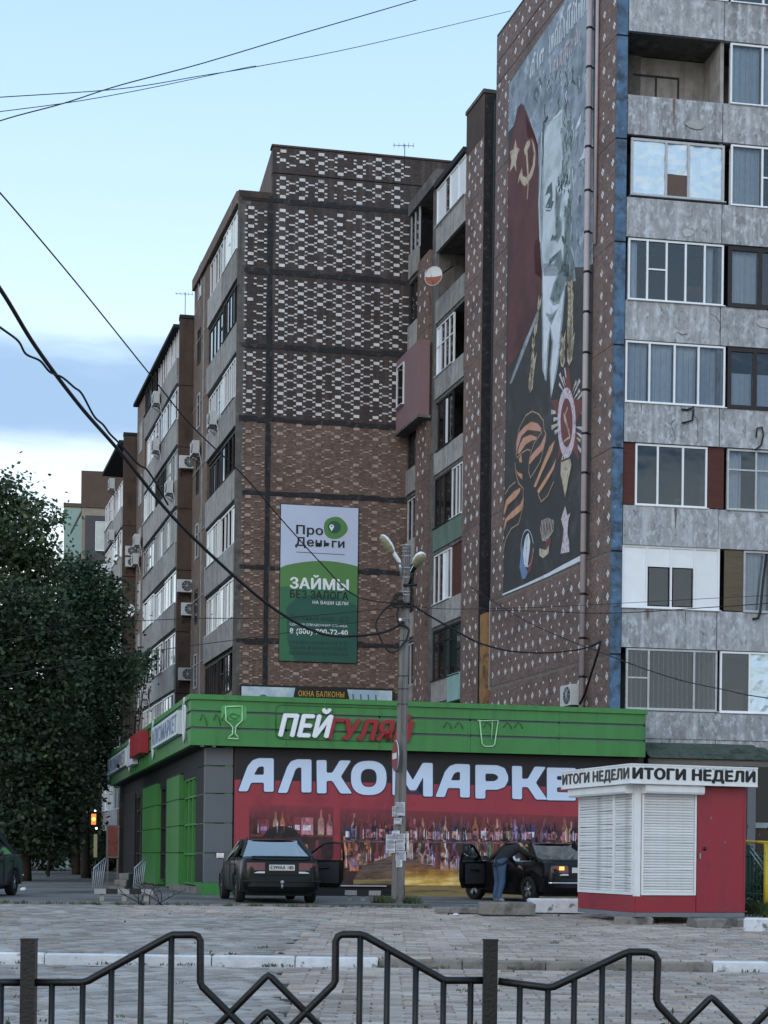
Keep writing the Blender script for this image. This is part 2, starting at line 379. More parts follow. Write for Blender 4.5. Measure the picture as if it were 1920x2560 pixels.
m_rust = mk('rusty_yellow_pipe', '#8d6b45', .8, .25, 3, blot='#5b4633', blot_lo=.5, blot_hi=.6, blot_scale=2)
m_acw = mk('air_conditioner_white', '#b3b6b8', .5, .12, 3, rndv=.12)
m_acd = mk('air_conditioner_grille', '#4b4e51', .6, .1, 5)
m_roof = mk('roof_felt', '#2c2c2e', .95, .2, 2)
# ------------------------------------------------------------------ the ground, paving, kerbs
m_ground = mk('trodden_earth', '#4a4640', .95, .3, .6, bump=.5, bscale=9, blot='#3c4232', blot_lo=.5, blot_hi=.65, blot_scale=.3)
m_asph = mk('grey_asphalt', '#75716e', .95, .25, .9, bump=.5, bscale=70, blot='#514f4e', blot_lo=.48, blot_hi=.62, blot_scale=.45, blot2='#858280', b2lo=.56, b2hi=.66, b2scale=.8, spec=.1)
m_bed = mk('sandy_joint', '#302e2b', .95, .3, 3, bump=.5, bscale=30, blot='#3d4434', blot_lo=.55, blot_hi=.68, blot_scale=.8)
def mk_paver(name, a, b):
    m = bpy.data.materials.new(name); m.use_nodes = True; t = m.node_tree; p = t.nodes['Principled BSDF']
    tc = N(t, 'ShaderNodeTexCoord'); sp = N(t, 'ShaderNodeSeparateXYZ'); t.links.new(tc.outputs['UV'], sp.inputs[0])
    oi = N(t, 'ShaderNodeNewGeometry')
    c = mixc(t, lin(a), lin(b), sp.outputs[0])
    n = N(t, 'ShaderNodeTexNoise'); n.inputs['Scale'].default_value = .55; n.inputs['Detail'].default_value = 7; t.links.new(oi.outputs['Position'], n.inputs[0])
    r = ramp(t, [(.34, (.82, .81, .80)), (.60, (1.06, 1.06, 1.06))]); t.links.new(n.outputs[0], r.inputs[0])
    c = mixc(t, c, r.outputs[0], 1.0, 'MULTIPLY')
    n3 = N(t, 'ShaderNodeTexNoise'); n3.inputs['Scale'].default_value = 1.7; n3.inputs['Detail'].default_value = 9; n3.inputs['Roughness'].default_value = .7; t.links.new(oi.outputs['Position'], n3.inputs[0])
    r3 = ramp(t, [(.57, (1, 1, 1)), (.70, (.68, .66, .65))]); t.links.new(n3.outputs[0], r3.inputs[0]); c = mixc(t, c, r3.outputs[0], 1.0, 'MULTIPLY')
    n2 = N(t, 'ShaderNodeTexNoise'); n2.inputs['Scale'].default_value = 45; n2.inputs['Detail'].default_value = 3; t.links.new(oi.outputs['Position'], n2.inputs[0])
    c = mixc(t, c, mth(t, 'MULTIPLY_ADD', n2.outputs[0], .7, .65), 1.0, 'MULTIPLY')
    t.links.new(c, p.inputs['Base Color']); p.inputs['Roughness'].default_value = .95; p.inputs['Specular IOR Level'].default_value = .08
    bu = N(t, 'ShaderNodeBump'); bu.inputs['Strength'].default_value = .35; bu.inputs['Distance'].default_value = .01
    t.links.new(n2.outputs[0], bu.inputs['Height']); t.links.new(bu.outputs[0], p.inputs['Normal']); return m
m_pav = mk_paver('grey_paver', '#908680', '#b4aaa3')
m_pav_g = mk_paver('blue_grey_paver', '#8b8580', '#aea7a2')
def sheet(mb, x0, x1, ys, dz, m=0):
    for a, b in zip(ys[:-1], ys[1:]):
        mb.poly([(x0, a, ground_z(a) + dz), (x1, a, ground_z(a) + dz), (x1, b, ground_z(b) + dz), (x0, b, ground_z(b) + dz)], m)
    return mb
MB_ = sheet(MB(), -700, 700, [-60, 0, 33.7, 60, 1800], -.22)
g = MB_.build('ground', m_ground); g['kind'] = 'structure'
g = sheet(MB(), -60, 60, [33.78, 120], -.0).build('asphalt_road', m_asph); g['kind'] = 'structure'
KY = 20.1
S_G = .0147
def paved(name, x0, x1, y0, y1, dz, seed):
    root = bpy.data.objects.new(name, None); COL.objects.link(root); root['kind'] = 'structure'
    o0 = Vector((0, y0, ground_z(y0) + dz)); root.location = o0; ORG[root.name] = o0
    sheet(MB(), x0, x1, [y0, y1], dz - .022).build('joint_bed', m_bed, root)
    r = random.Random(seed); pcs = []
    def inside(x, y, m=.0): return x0 + m < x < x1 - m and y0 + m < y < y1 - m
    bl = lambda y: -.62 - .085 * (y - 12) if y < KY else (-1.45 + .05 * (y - 20) if y < 29.5 else -4.8)      # where the diagonal slabs meet the running bond
    # running bond, long side across
    L, W, G = .30, .15, .016
    k = 0; y = y0 + W / 2
    while y < y1 - W / 2:
        x = x0 + (L / 2 if k % 2 else 0) + L / 2
        while x < x1 - L / 2:
            if abs(x) < .2286 * y + 2.4 and x > bl(y) + .13: pcs.append((x, y, 0, L - G, W - G, 0))
            x += L
        y += W; k += 1
    S = .25; c45 = math.cos(R_(40)); s45 = math.sin(R_(40)); n = int(60 / S)
    for i in range(-n, n):
        for j in range(-n, n):
            a = i * S + (S / 2 if j % 2 else 0); b = j * S
            x = a * c45 - b * s45 - 3; y = a * s45 + b * c45 + y0 + 3
            if inside(x, y, .18) and abs(x) < .2286 * y + 2.4 and x < bl(y) + .03: pcs.append((x, y, R_(40), S - G, S - G, 1))
    pcs.sort(key=lambda q: q[1] ** 2 + (q[0] * 1.5) ** 2)
    def piece(mb, x, y, a, l, w, m):
        ca, sa = math.cos(a), math.sin(a); h = r.gauss(0, .005); tx, ty = r.gauss(0, .016), r.gauss(0, .024)
        q = []
        for dz2, ins in ((-.045, 0), (0.0, .004)):
            for u, v in ((-1, -1), (1, -1), (1, 1), (-1, 1)):
                uu = u * (l / 2 - ins); vv = v * (w / 2 - ins)
                X = x + uu * ca - vv * sa; Y = y + uu * sa + vv * ca
                q.append(Vector((X, Y, ground_z(Y) + dz + dz2 + h + (uu * tx + vv * ty if dz2 == 0 else 0))))
        s = r.random(); f = [(s, s)] * 4
        for idx in ((4, 5, 6, 7), (0, 1, 5, 4), (1, 2, 6, 5), (2, 3, 7, 6), (3, 0, 4, 7)): mb.poly([q[t] for t in idx], m, f)
    seen = [q for q in pcs if (ground_z(q[1]) + dz - EYE) / q[1] * F * -1 + CY < 2570]
    near = seen[:150]; ns = set(id(q) for q in near)
    for q in near:
        mb = MB(); piece(mb, *q); c = Vector((q[0], q[1], ground_z(q[1]) + dz))
        o = mb.build('paver', [m_pav, m_pav_g], root, org=c, recalc=False); o.location = c - o0
    mb = MB()
    for q in pcs:
        if id(q) not in ns: piece(mb, *q)
    o = mb.build('paver', [m_pav, m_pav_g], root, recalc=False, kind='stuff')
    return root
paved('car_park_paving', -8.5, 8.5, 9.5, KY - .02, -.115, 1)
paved('plaza_paving', -12, 12, KY + .17, 33.55, 0, 2)
for nm_, xa, xb, ya, yb, dz_ in (('side_road', -60, -8.51, 9.5, KY - .02, -.12), ('side_road', 8.51, 60, 9.5, KY - .02, -.12), ('side_pavement', -60, -12.01, KY, 33.6, -.01), ('side_pavement', 12.01, 60, KY, 33.6, -.01), ('grass_verge', -60, 60, -40, 9.49, -.13)):
    g = sheet(MB(), xa, xb, [ya, yb], dz_).build(nm_, m_asph if nm_ != 'grass_verge' else m_ground); g['kind'] = 'structure'
# kerbs: separate concrete stones
m_kerbw = mk('whitewashed_kerb', '#c4c8ce', .8, .16, 5, bump=.5, bscale=25, blot='#6d6c6b', blot_lo=.58, blot_hi=.66, blot_scale=4, rndv=.08)
m_kerbg = mk('bare_kerb_concrete', '#77736f', .9, .25, 4, bump=.6, bscale=25, blot='#55524f', blot_lo=.5, blot_hi=.66, blot_scale=3, rndv=.1)
kb = bpy.data.objects.new('kerb', None); COL.objects.link(kb); kb['kind'] = 'structure'; kb.location = (0, KY, ground_z(KY)); ORG['kerb'] = Vector(kb.location)
def stone(root, x0, x1, y0, y1, z0, z1, mat, r, ch=.018, name='kerb_stone'):
    j = lambda: r.gauss(0, .006)
    dz = r.gauss(0, .006); ty = r.gauss(0, .008); a, b = x0 + .006, x1 - .006
    P = [(a, y0 + j(), z0), (b, y0 + j(), z0), (b, y1, z0), (a, y1, z0), (a, y0 + ty, z1 - ch + dz), (b, y0 + ty, z1 - ch + dz), (b, y1, z1 - ch + dz), (a, y1, z1 - ch + dz)]
    Q = [(a + ch, y0 + ty + ch, z1 + dz), (b - ch, y0 + ty + ch, z1 + dz), (b - ch, y1 - ch, z1 + dz), (a + ch, y1 - ch, z1 + dz)]
    mb = MB(); mb.hexa(P[:4] + P[4:])
    mb.poly(Q); 
    for k in range(4): mb.poly([P[4 + k], P[4 + (k + 1) % 4], Q[(k + 1) % 4], Q[k]])
    return mb.build(name, mat, root, recalc=True)
r = random.Random(5); x = -9.05
while x < 9.5:
    gap = -.2 < x < 3.0
    zt = ground_z(KY) + (.005 if not gap else -.02)
    stone(kb, x, x + 1.0, KY, KY + .15, ground_z(KY) - .2, zt, m_kerbg if gap else m_kerbw, r)
    x += 1.0
ke = bpy.data.objects.new('plaza_kerb', None); COL.objects.link(ke); ke['kind'] = 'structure'; ke.location = (0, 33.56, ground_z(33.56)); ORG['plaza_kerb'] = Vector(ke.location)
x = -14.0
while x < 3.2:
    l = r.uniform(.9, 1.1); stone(ke, x, x + l, 33.57, 33.77, .2, .50 + r.uniform(-.01, .035), m_kerbg, r); x += l
# loose long blocks at the plaza edge
def block(px0, px1, pyb, h, dep, mat, label, z=.495, name='concrete_block', rz=0.0):
    c0 = on_ground(px0, pyb, z); c1 = on_ground(px1, pyb, z); L = (c1 - c0).length
    fr = Fr((c0.x, c0.y, z), rz)
    mb = MB(); r = random.Random(int(px0)); ch = .03
    a = [(0, 0), (L, 0), (L, -dep), (0, -dep)]
    P = [fr.p(x + r.gauss(0, .01), y, 0) for x, y in a] + [fr.p(x + r.gauss(0, .01), y, h - ch) for x, y in a]
    Q = [fr.p(x + (ch if x == 0 else -ch), y + (-ch if y == 0 else ch), h + r.gauss(0, .006)) for x, y in a]
    mb.hexa(P); mb.poly(Q)
    for k in range(4): mb.poly([P[4 + k], P[4 + (k + 1) % 4], Q[(k + 1) % 4], Q[k]])
    return solo(name, mb, mat, label, 'concrete block', c0)
block(1197, 1326, 2285, .215, .55, m_kerbg, 'long bare grey concrete block at the plaza edge below the person in jeans', z=.49)
block(1322, 1448, 2281, .26, .45, m_kerbw, 'whitewashed concrete block lying between the dark car and the kiosk', z=.49)
block(1090, 1195, 2281, .10, .5, m_kerbg, 'low crumbling concrete block beside the lamp post, left of the others', z=.49)

# weeds rooted in the paving joints
m_jointweed = mk('joint_weed', '#4a5234', .9, .35, 5)
mb = MB(); r = random.Random(77)
def sprig(x, y, dz, n, h):
    for k in range(n):
        b = Vector((x + r.gauss(0, .03), y + r.gauss(0, .02), ground_z(y) + dz)); l = Vector((r.gauss(0, .5), r.gauss(0, .5), 1)) * h * r.uniform(.4, 1); s_ = Vector((1, r.gauss(0, .4), 0)).normalized() * .006
        mb.poly([b - s_, b + s_, b + l * .6 + s_, b + l * .6 - s_]); mb.poly([b + l * .6 - s_, b + l * .6 + s_, b + l])
for k in range(38):
    y = KY - .03 - abs(r.gauss(0, .06)); sprig(r.uniform(-5.5, 5.5), y, -.115, r.randint(3, 9), .05)
for k in range(60):
    y = r.uniform(11, 32); 
    if KY - .1 < y < KY + .2: continue
    sprig(r.uniform(-.23 * y, .23 * y), y, -.12 if y < KY else -.01, r.randint(3, 10), .05)
for k in range(120): sprig(r.uniform(-9, 3), 33.5 + r.gauss(0, .04), -.01, r.randint(3, 10), .10)
mb.build('weeds', m_jointweed, recalc=False, kind='stuff')
bpy.data.objects['weeds']['label'] = 'small weeds growing in the joints of the paving and along the kerbs'; bpy.data.objects['weeds']['category'] = 'weeds'
# ------------------------------------------------------------------ facade builders
m_board_plain = mk('brown_sheet', '#5b4a46', .8, .1, 3)
def glazing(fr, u0, u1, z0, z1, n, parent, cols, frame, fills, fw=.055, transoms=(), name='window', dep=.07, back=.35, seed=0, sill=True, glass=None, fan=None):
    """one glazed unit = part 'window' (its frame); panes, curtains and blinds are its sub-parts.
    cols: cumulative fractions of the mullions; fills: one word per light"""
    r = random.Random(seed + int(u0 * 100) + int(z0 * 37))
    mb = MB(); e = [0.0] + list(cols) + [1.0]; W = u1 - u0
    mb.box(fr, u0, u1, n - dep, n, z0, z0 + fw); mb.box(fr, u0, u1, n - dep, n, z1 - fw, z1)
    for k, f in enumerate(e):
        c = u0 + f * W; a, b = c - fw / 2, c + fw / 2
        if k == 0: a, b = u0, u0 + fw
        if k == len(e) - 1: a, b = u1 - fw, u1
        mb.box(fr, a, b, n - dep + .002, n - .002, z0 + fw, z1 - fw)
    for (k, f) in transoms:
        a, b = u0 + e[k] * W + fw / 2, u0 + e[k + 1] * W - fw / 2; zz = z0 + f * (z1 - z0)
        mb.box(fr, a, b, n - dep + .004, n - .004, zz - fw * .4, zz + fw * .4)
    if sill: mb.box(fr, u0 - .03, u1 + .03, n - dep, n + .09, z0 - .025, z0 - .002)
    w = mb.build(name, frame, parent)
    for k, fill in enumerate(fills):
        a, b = u0 + e[k] * W + fw * .45, u0 + e[k + 1] * W - fw * .45; c, d = z0 + fw * .9, z1 - fw * .9
        yy = n - dep * .55
        if fill in ('glass', 'curtain', 'blind', 'halfcurtain', 'lace', 'lamp'):
            MB().box(fr, a, b, yy - .006, yy, c, d).build('pane', glass or m_glass, w)
        if fill in ('curtain', 'halfcurtain', 'lace', 'lamp'):
            cb = MB(); nst = max(6, int((b - a) / .035)); yb = yy - .14; zt = d if fill != 'lamp' else c + (d - c) * .62
            am = .02 if fill != 'lamp' else .008; ph = r.uniform(0, 6); pts = []
            b2 = b if fill != 'halfcurtain' else a + (b - a) * .55
            for q in range(nst + 1):
                x = a + (b2 - a) * q / nst; pts.append((x, yb + am * math.sin(q * 1.3 + ph) + am * .6 * math.sin(q * 2.9 + ph * 2)))
            for p, q in zip(pts[:-1], pts[1:]):
                cb.poly([fr.p(p[0], p[1], c), fr.p(q[0], q[1], c), fr.p(q[0], q[1], zt), fr.p(p[0], p[1], zt)], 0, smooth=True)
            cb.build('curtain', m_curt, w)
        if fill == 'blind':
            cb = MB(); x = a; 
            while x < b - .05:
                cb.poly([fr.p(x, yy - .05, c), fr.p(x + .055, yy - .12, c), fr.p(x + .055, yy - .12, d), fr.p(x, yy - .05, d)]); x += .14
            cb.build('blind', m_blind, w, kind='stuff')
        if fill == 'open': pass
        if fill == 'dark': MB().box(fr, a, b, yy - .008, yy, c, d).build('pane', m_pane_dark, w)
        if fill == 'bright': MB().box(fr, a, b, yy - .008, yy, c, d).build('pane', m_pane_sky, w)
        if fill == 'panel':
            MB().box(fr, a, b, yy - .02, yy, c, d).build('infill_panel', m_pvc, w)
        if fill == 'foil':
            cb = MB(); nx, nz_ = 6, 9
            P = [[fr.p(a + (b - a) * i / nx, yy + r.uniform(-.02, .015), c + (d - c) * j / nz_) for i in range(nx + 1)] for j in range(nz_ + 1)]
            for j in range(nz_):
                for i in range(nx): cb.poly([P[j][i], P[j][i + 1], P[j + 1][i + 1], P[j + 1][i]])
            cb.build('foil', m_foil, w)
        if fill == 'halffoil':
            zm = c + (d - c) * .42
            cb = MB(); nx, nz_ = 4, 6
            P = [[fr.p(a + (b - a) * i / nx, yy + r.uniform(-.02, .015), zm + (d - zm) * j / nz_) for i in range(nx + 1)] for j in range(nz_ + 1)]
            for j in range(nz_):
                for i in range(nx): cb.poly([P[j][i], P[j][i + 1], P[j + 1][i + 1], P[j + 1][i]])
            cb.build('foil', m_foil, w)
            MB().box(fr, a, b, yy - .02, yy - .004, c, zm).build('infill_panel', m_board_plain, w)
        if fill == 'panelglass':      # white panel with a light in its lower two thirds
            zm = c + (d - c) * .68
            MB().box(fr, a, b, yy - .02, yy, zm, d).build('infill_panel', m_pvc, w)
            MB().box(fr, a + .05, b - .05, yy - .006, yy, c + .04, zm - .03).build('pane', m_glass, w)
    return w
def mk_pane(name, col, rough=.06, spec=.9, coat=.5):
    m = mk(name, col, rough, .35, .9, spec=spec, coat=coat, rndv=.35); return m
m_pane_dark = mk_pane('dark_pane', '#20262b')
m_pane_sky = mk_pane('sky_bright_pane', '#c3ccc4', .12)  # pale base colour stands in for bright sky reflected in the panes
def crosses(mb, fr, u0, u1, z0, z1, du, dz, s, y, r, drop=.06, m=0, phase=(0, 0), jit=.004):
    """white facing tiles: flowers of four tiles with a lone tile midway"""
    j = 0; z = z0 + phase[1]
    while z < z1:
        u = u0 + phase[0] + (du / 2 if False else 0)
        while u < u1:
            for ox, oz in ((-s * .70, 0), (s * .70, 0), (0, s * .80), (0, -s * .80)):
                if r.random() < drop: continue
                a, b = u + ox + r.gauss(0, jit), z + oz + r.gauss(0, jit)
                if u0 < a - s / 2 and a + s / 2 < u1 and z0 < b - s / 2 and b + s / 2 < z1: mb.box(fr, a - s * .42, a + s * .42, y - .01, y + .008, b - s * .5, b + s * .5, m)
            a, b = u + du / 2, z + dz / 2
            if r.random() > drop and u0 < a - s / 2 and a + s / 2 < u1 and z0 < b - s / 2 and b + s / 2 < z1: mb.box(fr, a - s * .42, a + s * .42, y - .01, y + .008, b - s * .5, b + s * .5, m)
            u += du
        z += dz; j += 1
    return mb

# ================================================================== right-hand block with the painted end wall
def G(xh, d): return ((xh - CX) / F * d, d)
C0 = G(1517, 46.6)
aM = R_(15.9)
WM = Fr((*C0, 0), X=(math.sin(aM), -math.cos(aM)))        # end wall: x runs towards the viewer, negative going away
WR = Fr((*C0, 0), R_(10))                                 # street front with loggias
BZ = [1.72 + 2.85 * k for k in range(-1, 10)]             # floor joints of the end wall
TOPZ = 28.97
blkR = thing('apartment_building', 'tall brown tiled apartment block with a painted portrait on its end wall and grey balconies', 'building', (C0[0], C0[1], .4))
def uM(xh): return WM.uv(xh, CY)[0]
U_MUR0 = uM(1218); U_SL = uM(1188); U_P1 = uM(1145); U_LG = uM(1073); U_FIN = uM(1056); U_P2 = uM(1027); U_END = uM(1004)
# end wall: one facing panel per storey, two per row, joints between
rr = random.Random(3)
zs = [z for z in BZ] + [28.09]
PN = []
zl = [-.4] + [7.23 + 2.86 * k for k in range(-2, 7)] + [27.35, 28.09, TOPZ]
uJ = WM.uv(1337, 1560)[0]
for a, b in zip(zl[:-1], zl[1:]):
    hb = b - (.035 if b > 12 else .10)
    MB().box(WM, U_MUR0, uJ - .006, -.30, 0, a, hb).build('wall_panel', m_tile, blkR)
    MB().box(WM, uJ + .006, -.005, -.30, 0, a, hb).build('wall_panel', m_tile, blkR)
jm = MB()
for b in zl[1:-2]: jm.box(WM, U_MUR0 + .01, -.02, -.25, -.012, b - (.04 if b > 12 else .105), b + .005)
jm.build('panel_joint', m_seam, blkR, kind='stuff')
MB().box(WM, U_MUR0 + .01, -.02, -.25, -.03, 28.05, 28.095).build('panel_joint', m_joint, blkR)
# core body and roof
cb = MB(); core = [WM.p(U_END, -.32, 0), WM.p(-.02, -.32, 0)]
MB().hexa([WM.p(U_MUR0, -6, -.4), WR.p(.36, -1.43, -.4), WR.p(12, -1.43, -.4), WR.p(12, -12, -.4),
           WM.p(U_MUR0, -6, 28.3), WR.p(.36, -1.43, 28.3), WR.p(12, -1.43, 28.3), WR.p(12, -12, 28.3)]).build('core_wall', m_conc_mid, blkR)
MB().box(WM, U_MUR0 + .0, -1.2, -5.5, -.31, -.4, 28.9).build('inner_wall', m_conc_dk, blkR)
MB().box(WM, U_MUR0 - .0, -.3, -6, -.0, TOPZ + .003, TOPZ + .06).build('parapet_coping', m_conc_dk, blkR)
# white tiles around the mural
mural_px = [(1273, 208), (1300, 168), (1345, 100), (1405, 12), (1425, -20), (1487, -100), (1484, 700), (1473, 1382), (1450, 1398), (1420, 1412), (1395, 1424), (1370, 1437), (1345, 1448), (1312, 1463), (1290, 1472), (1258, 1487), (1260, 1300), (1265, 1000), (1268, 700), (1271, 400)]
mural_uv = [WM.uv(*q) for q in mural_px]
U_ML = [p[0] for p in mural_uv][0]
fl = MB()
s = .078
def strip_flowers(u0, u1, z0, z1, ph=(0, 0), du=.62, dz=.62): crosses(fl, WM, u0, u1, z0, z1, du, dz, s, 0, rr, phase=ph)
zb = WM.uv(1263, 1487)[1]
zb_r = WM.uv(1450, 1395)[1]
for a, b in zip(zl[:-1], zl[1:]):
    # left strip beside the mural, right strip beyond the drainpipe, and the part below it
    strip_flowers(U_MUR0 + .02, WM.uv(1272, 900)[0] - .12 if b > zb else U_MUR0 + .02, a + .02, b - .06, (.3, .34))
    strip_flowers(WM.uv(1494, 900)[0], -.03, a + .02, b - .06, (.22, .3), .7, .64)
    if b < 12.5: strip_flowers(U_MUR0 + .02, WM.uv(1474, 1500)[0], a + .02, min(b - .06, 10.9), (.3, .34))
    if a > 27: strip_flowers(WM.uv(1272, 900)[0], WM.uv(1474, 1500)[0], a + .02, b - .06, (.3, .3))
fl.build('white_tile', m_white_tile, blkR, recalc=False, kind='stuff')

# ---- the painted portrait: flat paint on the wall
m_mur = mk('mural_dark_ground', '#3b3c3c', .8, .16, 2, bump=.3, bscale=18, blot='#4b4b4a', blot_lo=.55, blot_hi=.7, blot_scale=1)
m_mgrey = mk('mural_stormy_grey', '#8b97a4', .8, .2, 1.2, bump=.3, bscale=18, blot='#687380', blot_lo=.45, blot_hi=.62, blot_scale=1.4, blot2='#b3bdc8', b2lo=.55, b2hi=.66, b2scale=1.6)
m_mred = mk('mural_dark_red', '#5b3b3b', .8, .2, 1.3, bump=.3, bscale=18, blot='#4a3132', blot_lo=.5, blot_hi=.66, blot_scale=.8)
m_mred2 = mk('mural_red', '#714343', .8, .2, 2, bump=.3, bscale=18)
m_mface = mk('mural_pale_face', '#bcc8d0', .8, .16, 1.3, bump=.25, bscale=18, blot='#9fadb4', blot_lo=.5, blot_hi=.66, blot_scale=1.1)
m_mshade = mk('mural_face_shade', '#6f7d80', .8, .2, 2, bump=.25, bscale=18, blot='#4a5456', blot_lo=.5, blot_hi=.62, blot_scale=2.5)
m_mdark = mk('mural_dark_line', '#31383a', .8, .2, 3)
m_mwhite = mk('mural_white', '#ccd2dd', .8, .12, 2, bump=.2, bscale=18, blot='#a3abb6', blot_lo=.55, blot_hi=.68, blot_scale=1.6)
m_mcream = mk('mural_cream', '#b5aa98', .8, .25, 4, blot='#857a64', blot_lo=.52, blot_hi=.64, blot_scale=5)
m_morange = mk('mural_orange', '#bd8d70', .8, .25, 3, blot='#b98f86', blot_lo=.5, blot_hi=.62, blot_scale=1)
m_mpinkw = mk('mural_pink_white', '#c3b8c2', .8, .25, 5, blot='#8d7f86', blot_lo=.52, blot_hi=.62, blot_scale=8)
m_mblue = mk('mural_blue', '#6683a6', .8, .1, 3)
m_mmid = mk('mural_half_tone', '#97a4aa', .8, .25, 2.2, bump=.25, bscale=18, blot='#7a878c', blot_lo=.45, blot_hi=.65, blot_scale=3)
m_mmid2 = mk('mural_deep_half_tone', '#586366', .8, .25, 2.2, bump=.25, bscale=18)
m_mbrown = mk('mural_brown_half_tone', '#4f3f3a', .8, .25, 2)
def grow(pts, d):
    L = len(pts); area = sum(pts[k][0] * pts[(k + 1) % L][1] - pts[(k + 1) % L][0] * pts[k][1] for k in range(L)); sg = 1 if area > 0 else -1; out = []
    for k in range(L):
        a, b, c = Vector(pts[k - 1]), Vector(pts[k]), Vector(pts[(k + 1) % L])
        t = (c - a); t = t.normalized() if t.length > 1e-9 else Vector((1, 0)); out.append((b.x + sg * t.y * d, b.y - sg * t.x * d))
    return out
HALO = {'painted_shade': [(.10, 12)], 'painted_face': [(.12, 12)], 'painted_features': [(.05, 5)], 'painted_ribbon': [(.06, 14)], 'painted_star_and_sickle': [(.06, 3)], 'painted_wheat': [(.07, 14)], 'painted_pendant': [(.06, 14)]}
MUR = [m_mur, m_mgrey, m_mred, m_mred2, m_mface, m_mshade, m_mdark, m_mwhite, m_mcream, m_morange, m_mpinkw, m_mblue, m_mmid, m_mmid2, m_mbrown]
mural = MB().flat(WM, mural_uv, .006).build('mural', MUR, blkR)
def px(*q): return [WM.uv(*p) for p in q]
def paint(name, polys, lay):
    if name in HALO:
        for q_, (d_, m_) in enumerate(HALO[name]):
            for mi, pts in polys: MB().flat(WM, grow(pts, d_), .006 + .0025 * lay - .0022 + .0007 * q_, m_).build(name + '_edge', MUR, mural)
    if len(polys) <= 16 and name not in ('painted_rays',):
        for mi, pts in polys: MB().flat(WM, pts, .006 + .0025 * lay, mi).build(name, MUR, mural)
        return
    mb = MB()
    for mi, pts in polys: mb.flat(WM, pts, .006 + .0025 * lay, mi)
    return mb.build(name, MUR, mural, kind='stuff')
def Z(pts, x0, y0, k): return px(*[(x0 + a * k, y0 + b * k) for a, b in pts])
# crop-A = (1220,150) scale .2487 ; crop-B = (1240,650) .2261 ; crop-C = (1230,1000) .2260
ZA = lambda p: Z(p, 1220, 150, .2487)
ZB = lambda p: Z(p, 1240, 650, .2261)
ZC = lambda p: Z(p, 1230, 1000, .2260)
def strk(pts, w0, w1=None):
    """a brush stroke along wall points"""
    w1 = w0 if w1 is None else w1; L, Rr = [], []; n = len(pts)
    for k in range(n):
        a = pts[max(0, k - 1)]; b = pts[min(n - 1, k + 1)]; dx, dz = b[0] - a[0], b[1] - a[1]; l = math.hypot(dx, dz) or 1
        w = (w0 + (w1 - w0) * k / max(1, n - 1)) / 2
        L.append((pts[k][0] - dz / l * w, pts[k][1] + dx / l * w)); Rr.append((pts[k][0] + dz / l * w, pts[k][1] - dx / l * w))
    return L + Rr[::-1]
grey_top = px((1273.5, 210), (1300, 170), (1345, 102), (1405, 14), (1425, -18), (1486, -96), (1484, 300), (1483, 660), (1455, 668), (1430, 668), (1400, 640), (1350, 640), (1346, 560), (1346, 420), (1335, 330), (1310, 262), (1298, 275), (1284, 315), (1271.5, 330))
paint('painted_sky', [(1, grey_top)], 1)
flag = ZA([(205, 1120), (215, 900), (255, 720), (300, 480), (340, 430), (390, 520), (450, 690), (500, 840), (515, 1100), (510, 1500), (520, 1800), (545, 2000), (552, 2200)]) + ZB([(522, 300), (500, 420), (450, 560), (380, 760), (300, 900), (240, 1050), (135, 1200), (128, 1000), (140, 500), (146, 0)]) + ZA([(212, 1900), (200, 1500)])
paint('painted_flag', [(2, flag), (3, ZA([(470, 1830), (520, 1790), (540, 1990), (550, 2210), (470, 2140), (468, 2000)])),
    (3, ZA([(385, 560), (420, 640), (470, 740), (505, 850), (512, 1000), (490, 900), (440, 790), (400, 780), (390, 690)]))], 2)
star = ZA([(280, 800), (295, 880), (322, 895), (298, 960), (285, 1030), (288, 1125), (268, 1055), (222, 1125), (240, 1020), (232, 960), (225, 920), (262, 900)])
ham = ZA([(395, 820), (425, 808), (428, 850), (395, 920), (375, 965), (365, 900)])
hnd = strk(ZA([(392, 930), (400, 1050), (408, 1200), (405, 1300), (398, 1400)]), .14, .05)
sick = ZA([(440, 790), (468, 850), (482, 940), (475, 1060), (450, 1160), (410, 1230), (375, 1268), (345, 1240), (325, 1190), (305, 1245), (318, 1160), (345, 1085), (352, 1170), (385, 1180), (425, 1140), (455, 1050), (466, 940), (455, 860)])
paint('painted_star_and_sickle', [(8, star), (8, ham), (8, hnd), (8, sick)], 3)
# figure: dark coat, pale face with deep shade, white collar
coat = ZB([(128, 1380), (165, 1360), (290, 1080), (380, 830), (480, 560), (525, 300), (600, 200), (770, 250), (900, 100), (1010, 150), (985, 2200), (100, 2200)])
ZD = lambda p: Z(p, 1330, 250, .189)
ZE = lambda p: Z(p, 1330, 450, .189)
face = ZD([(160, 900), (163, 600), (168, 470), (200, 350), (245, 295), (290, 250), (350, 195), (410, 125), (440, 120), (400, 210), (400, 560), (412, 740), (402, 960), (372, 1000), (345, 1060)]) + ZE([(440, 40), (515, 40), (520, 150), (495, 290), (452, 450), (446, 780), (440, 900), (425, 1010), (440, 1270), (160, 1270), (150, 1150), (140, 1000), (130, 850), (150, 700), (155, 400)])
face2 = ZB([(520, 40), (720, 40), (700, 120), (640, 300), (680, 480), (700, 470), (765, 255), (735, 560), (690, 1050), (650, 1300), (622, 1490), (612, 1200), (640, 900), (606, 720), (575, 900), (548, 1340), (530, 1200), (525, 500)])
hair = ZD([(400, 215), (440, 122), (470, 150), (492, 210), (472, 300), (482, 450), (515, 520), (520, 700), (545, 800), (545, 960), (525, 1080), (510, 1110), (345, 1062), (372, 1002), (402, 960), (414, 740), (402, 560)])
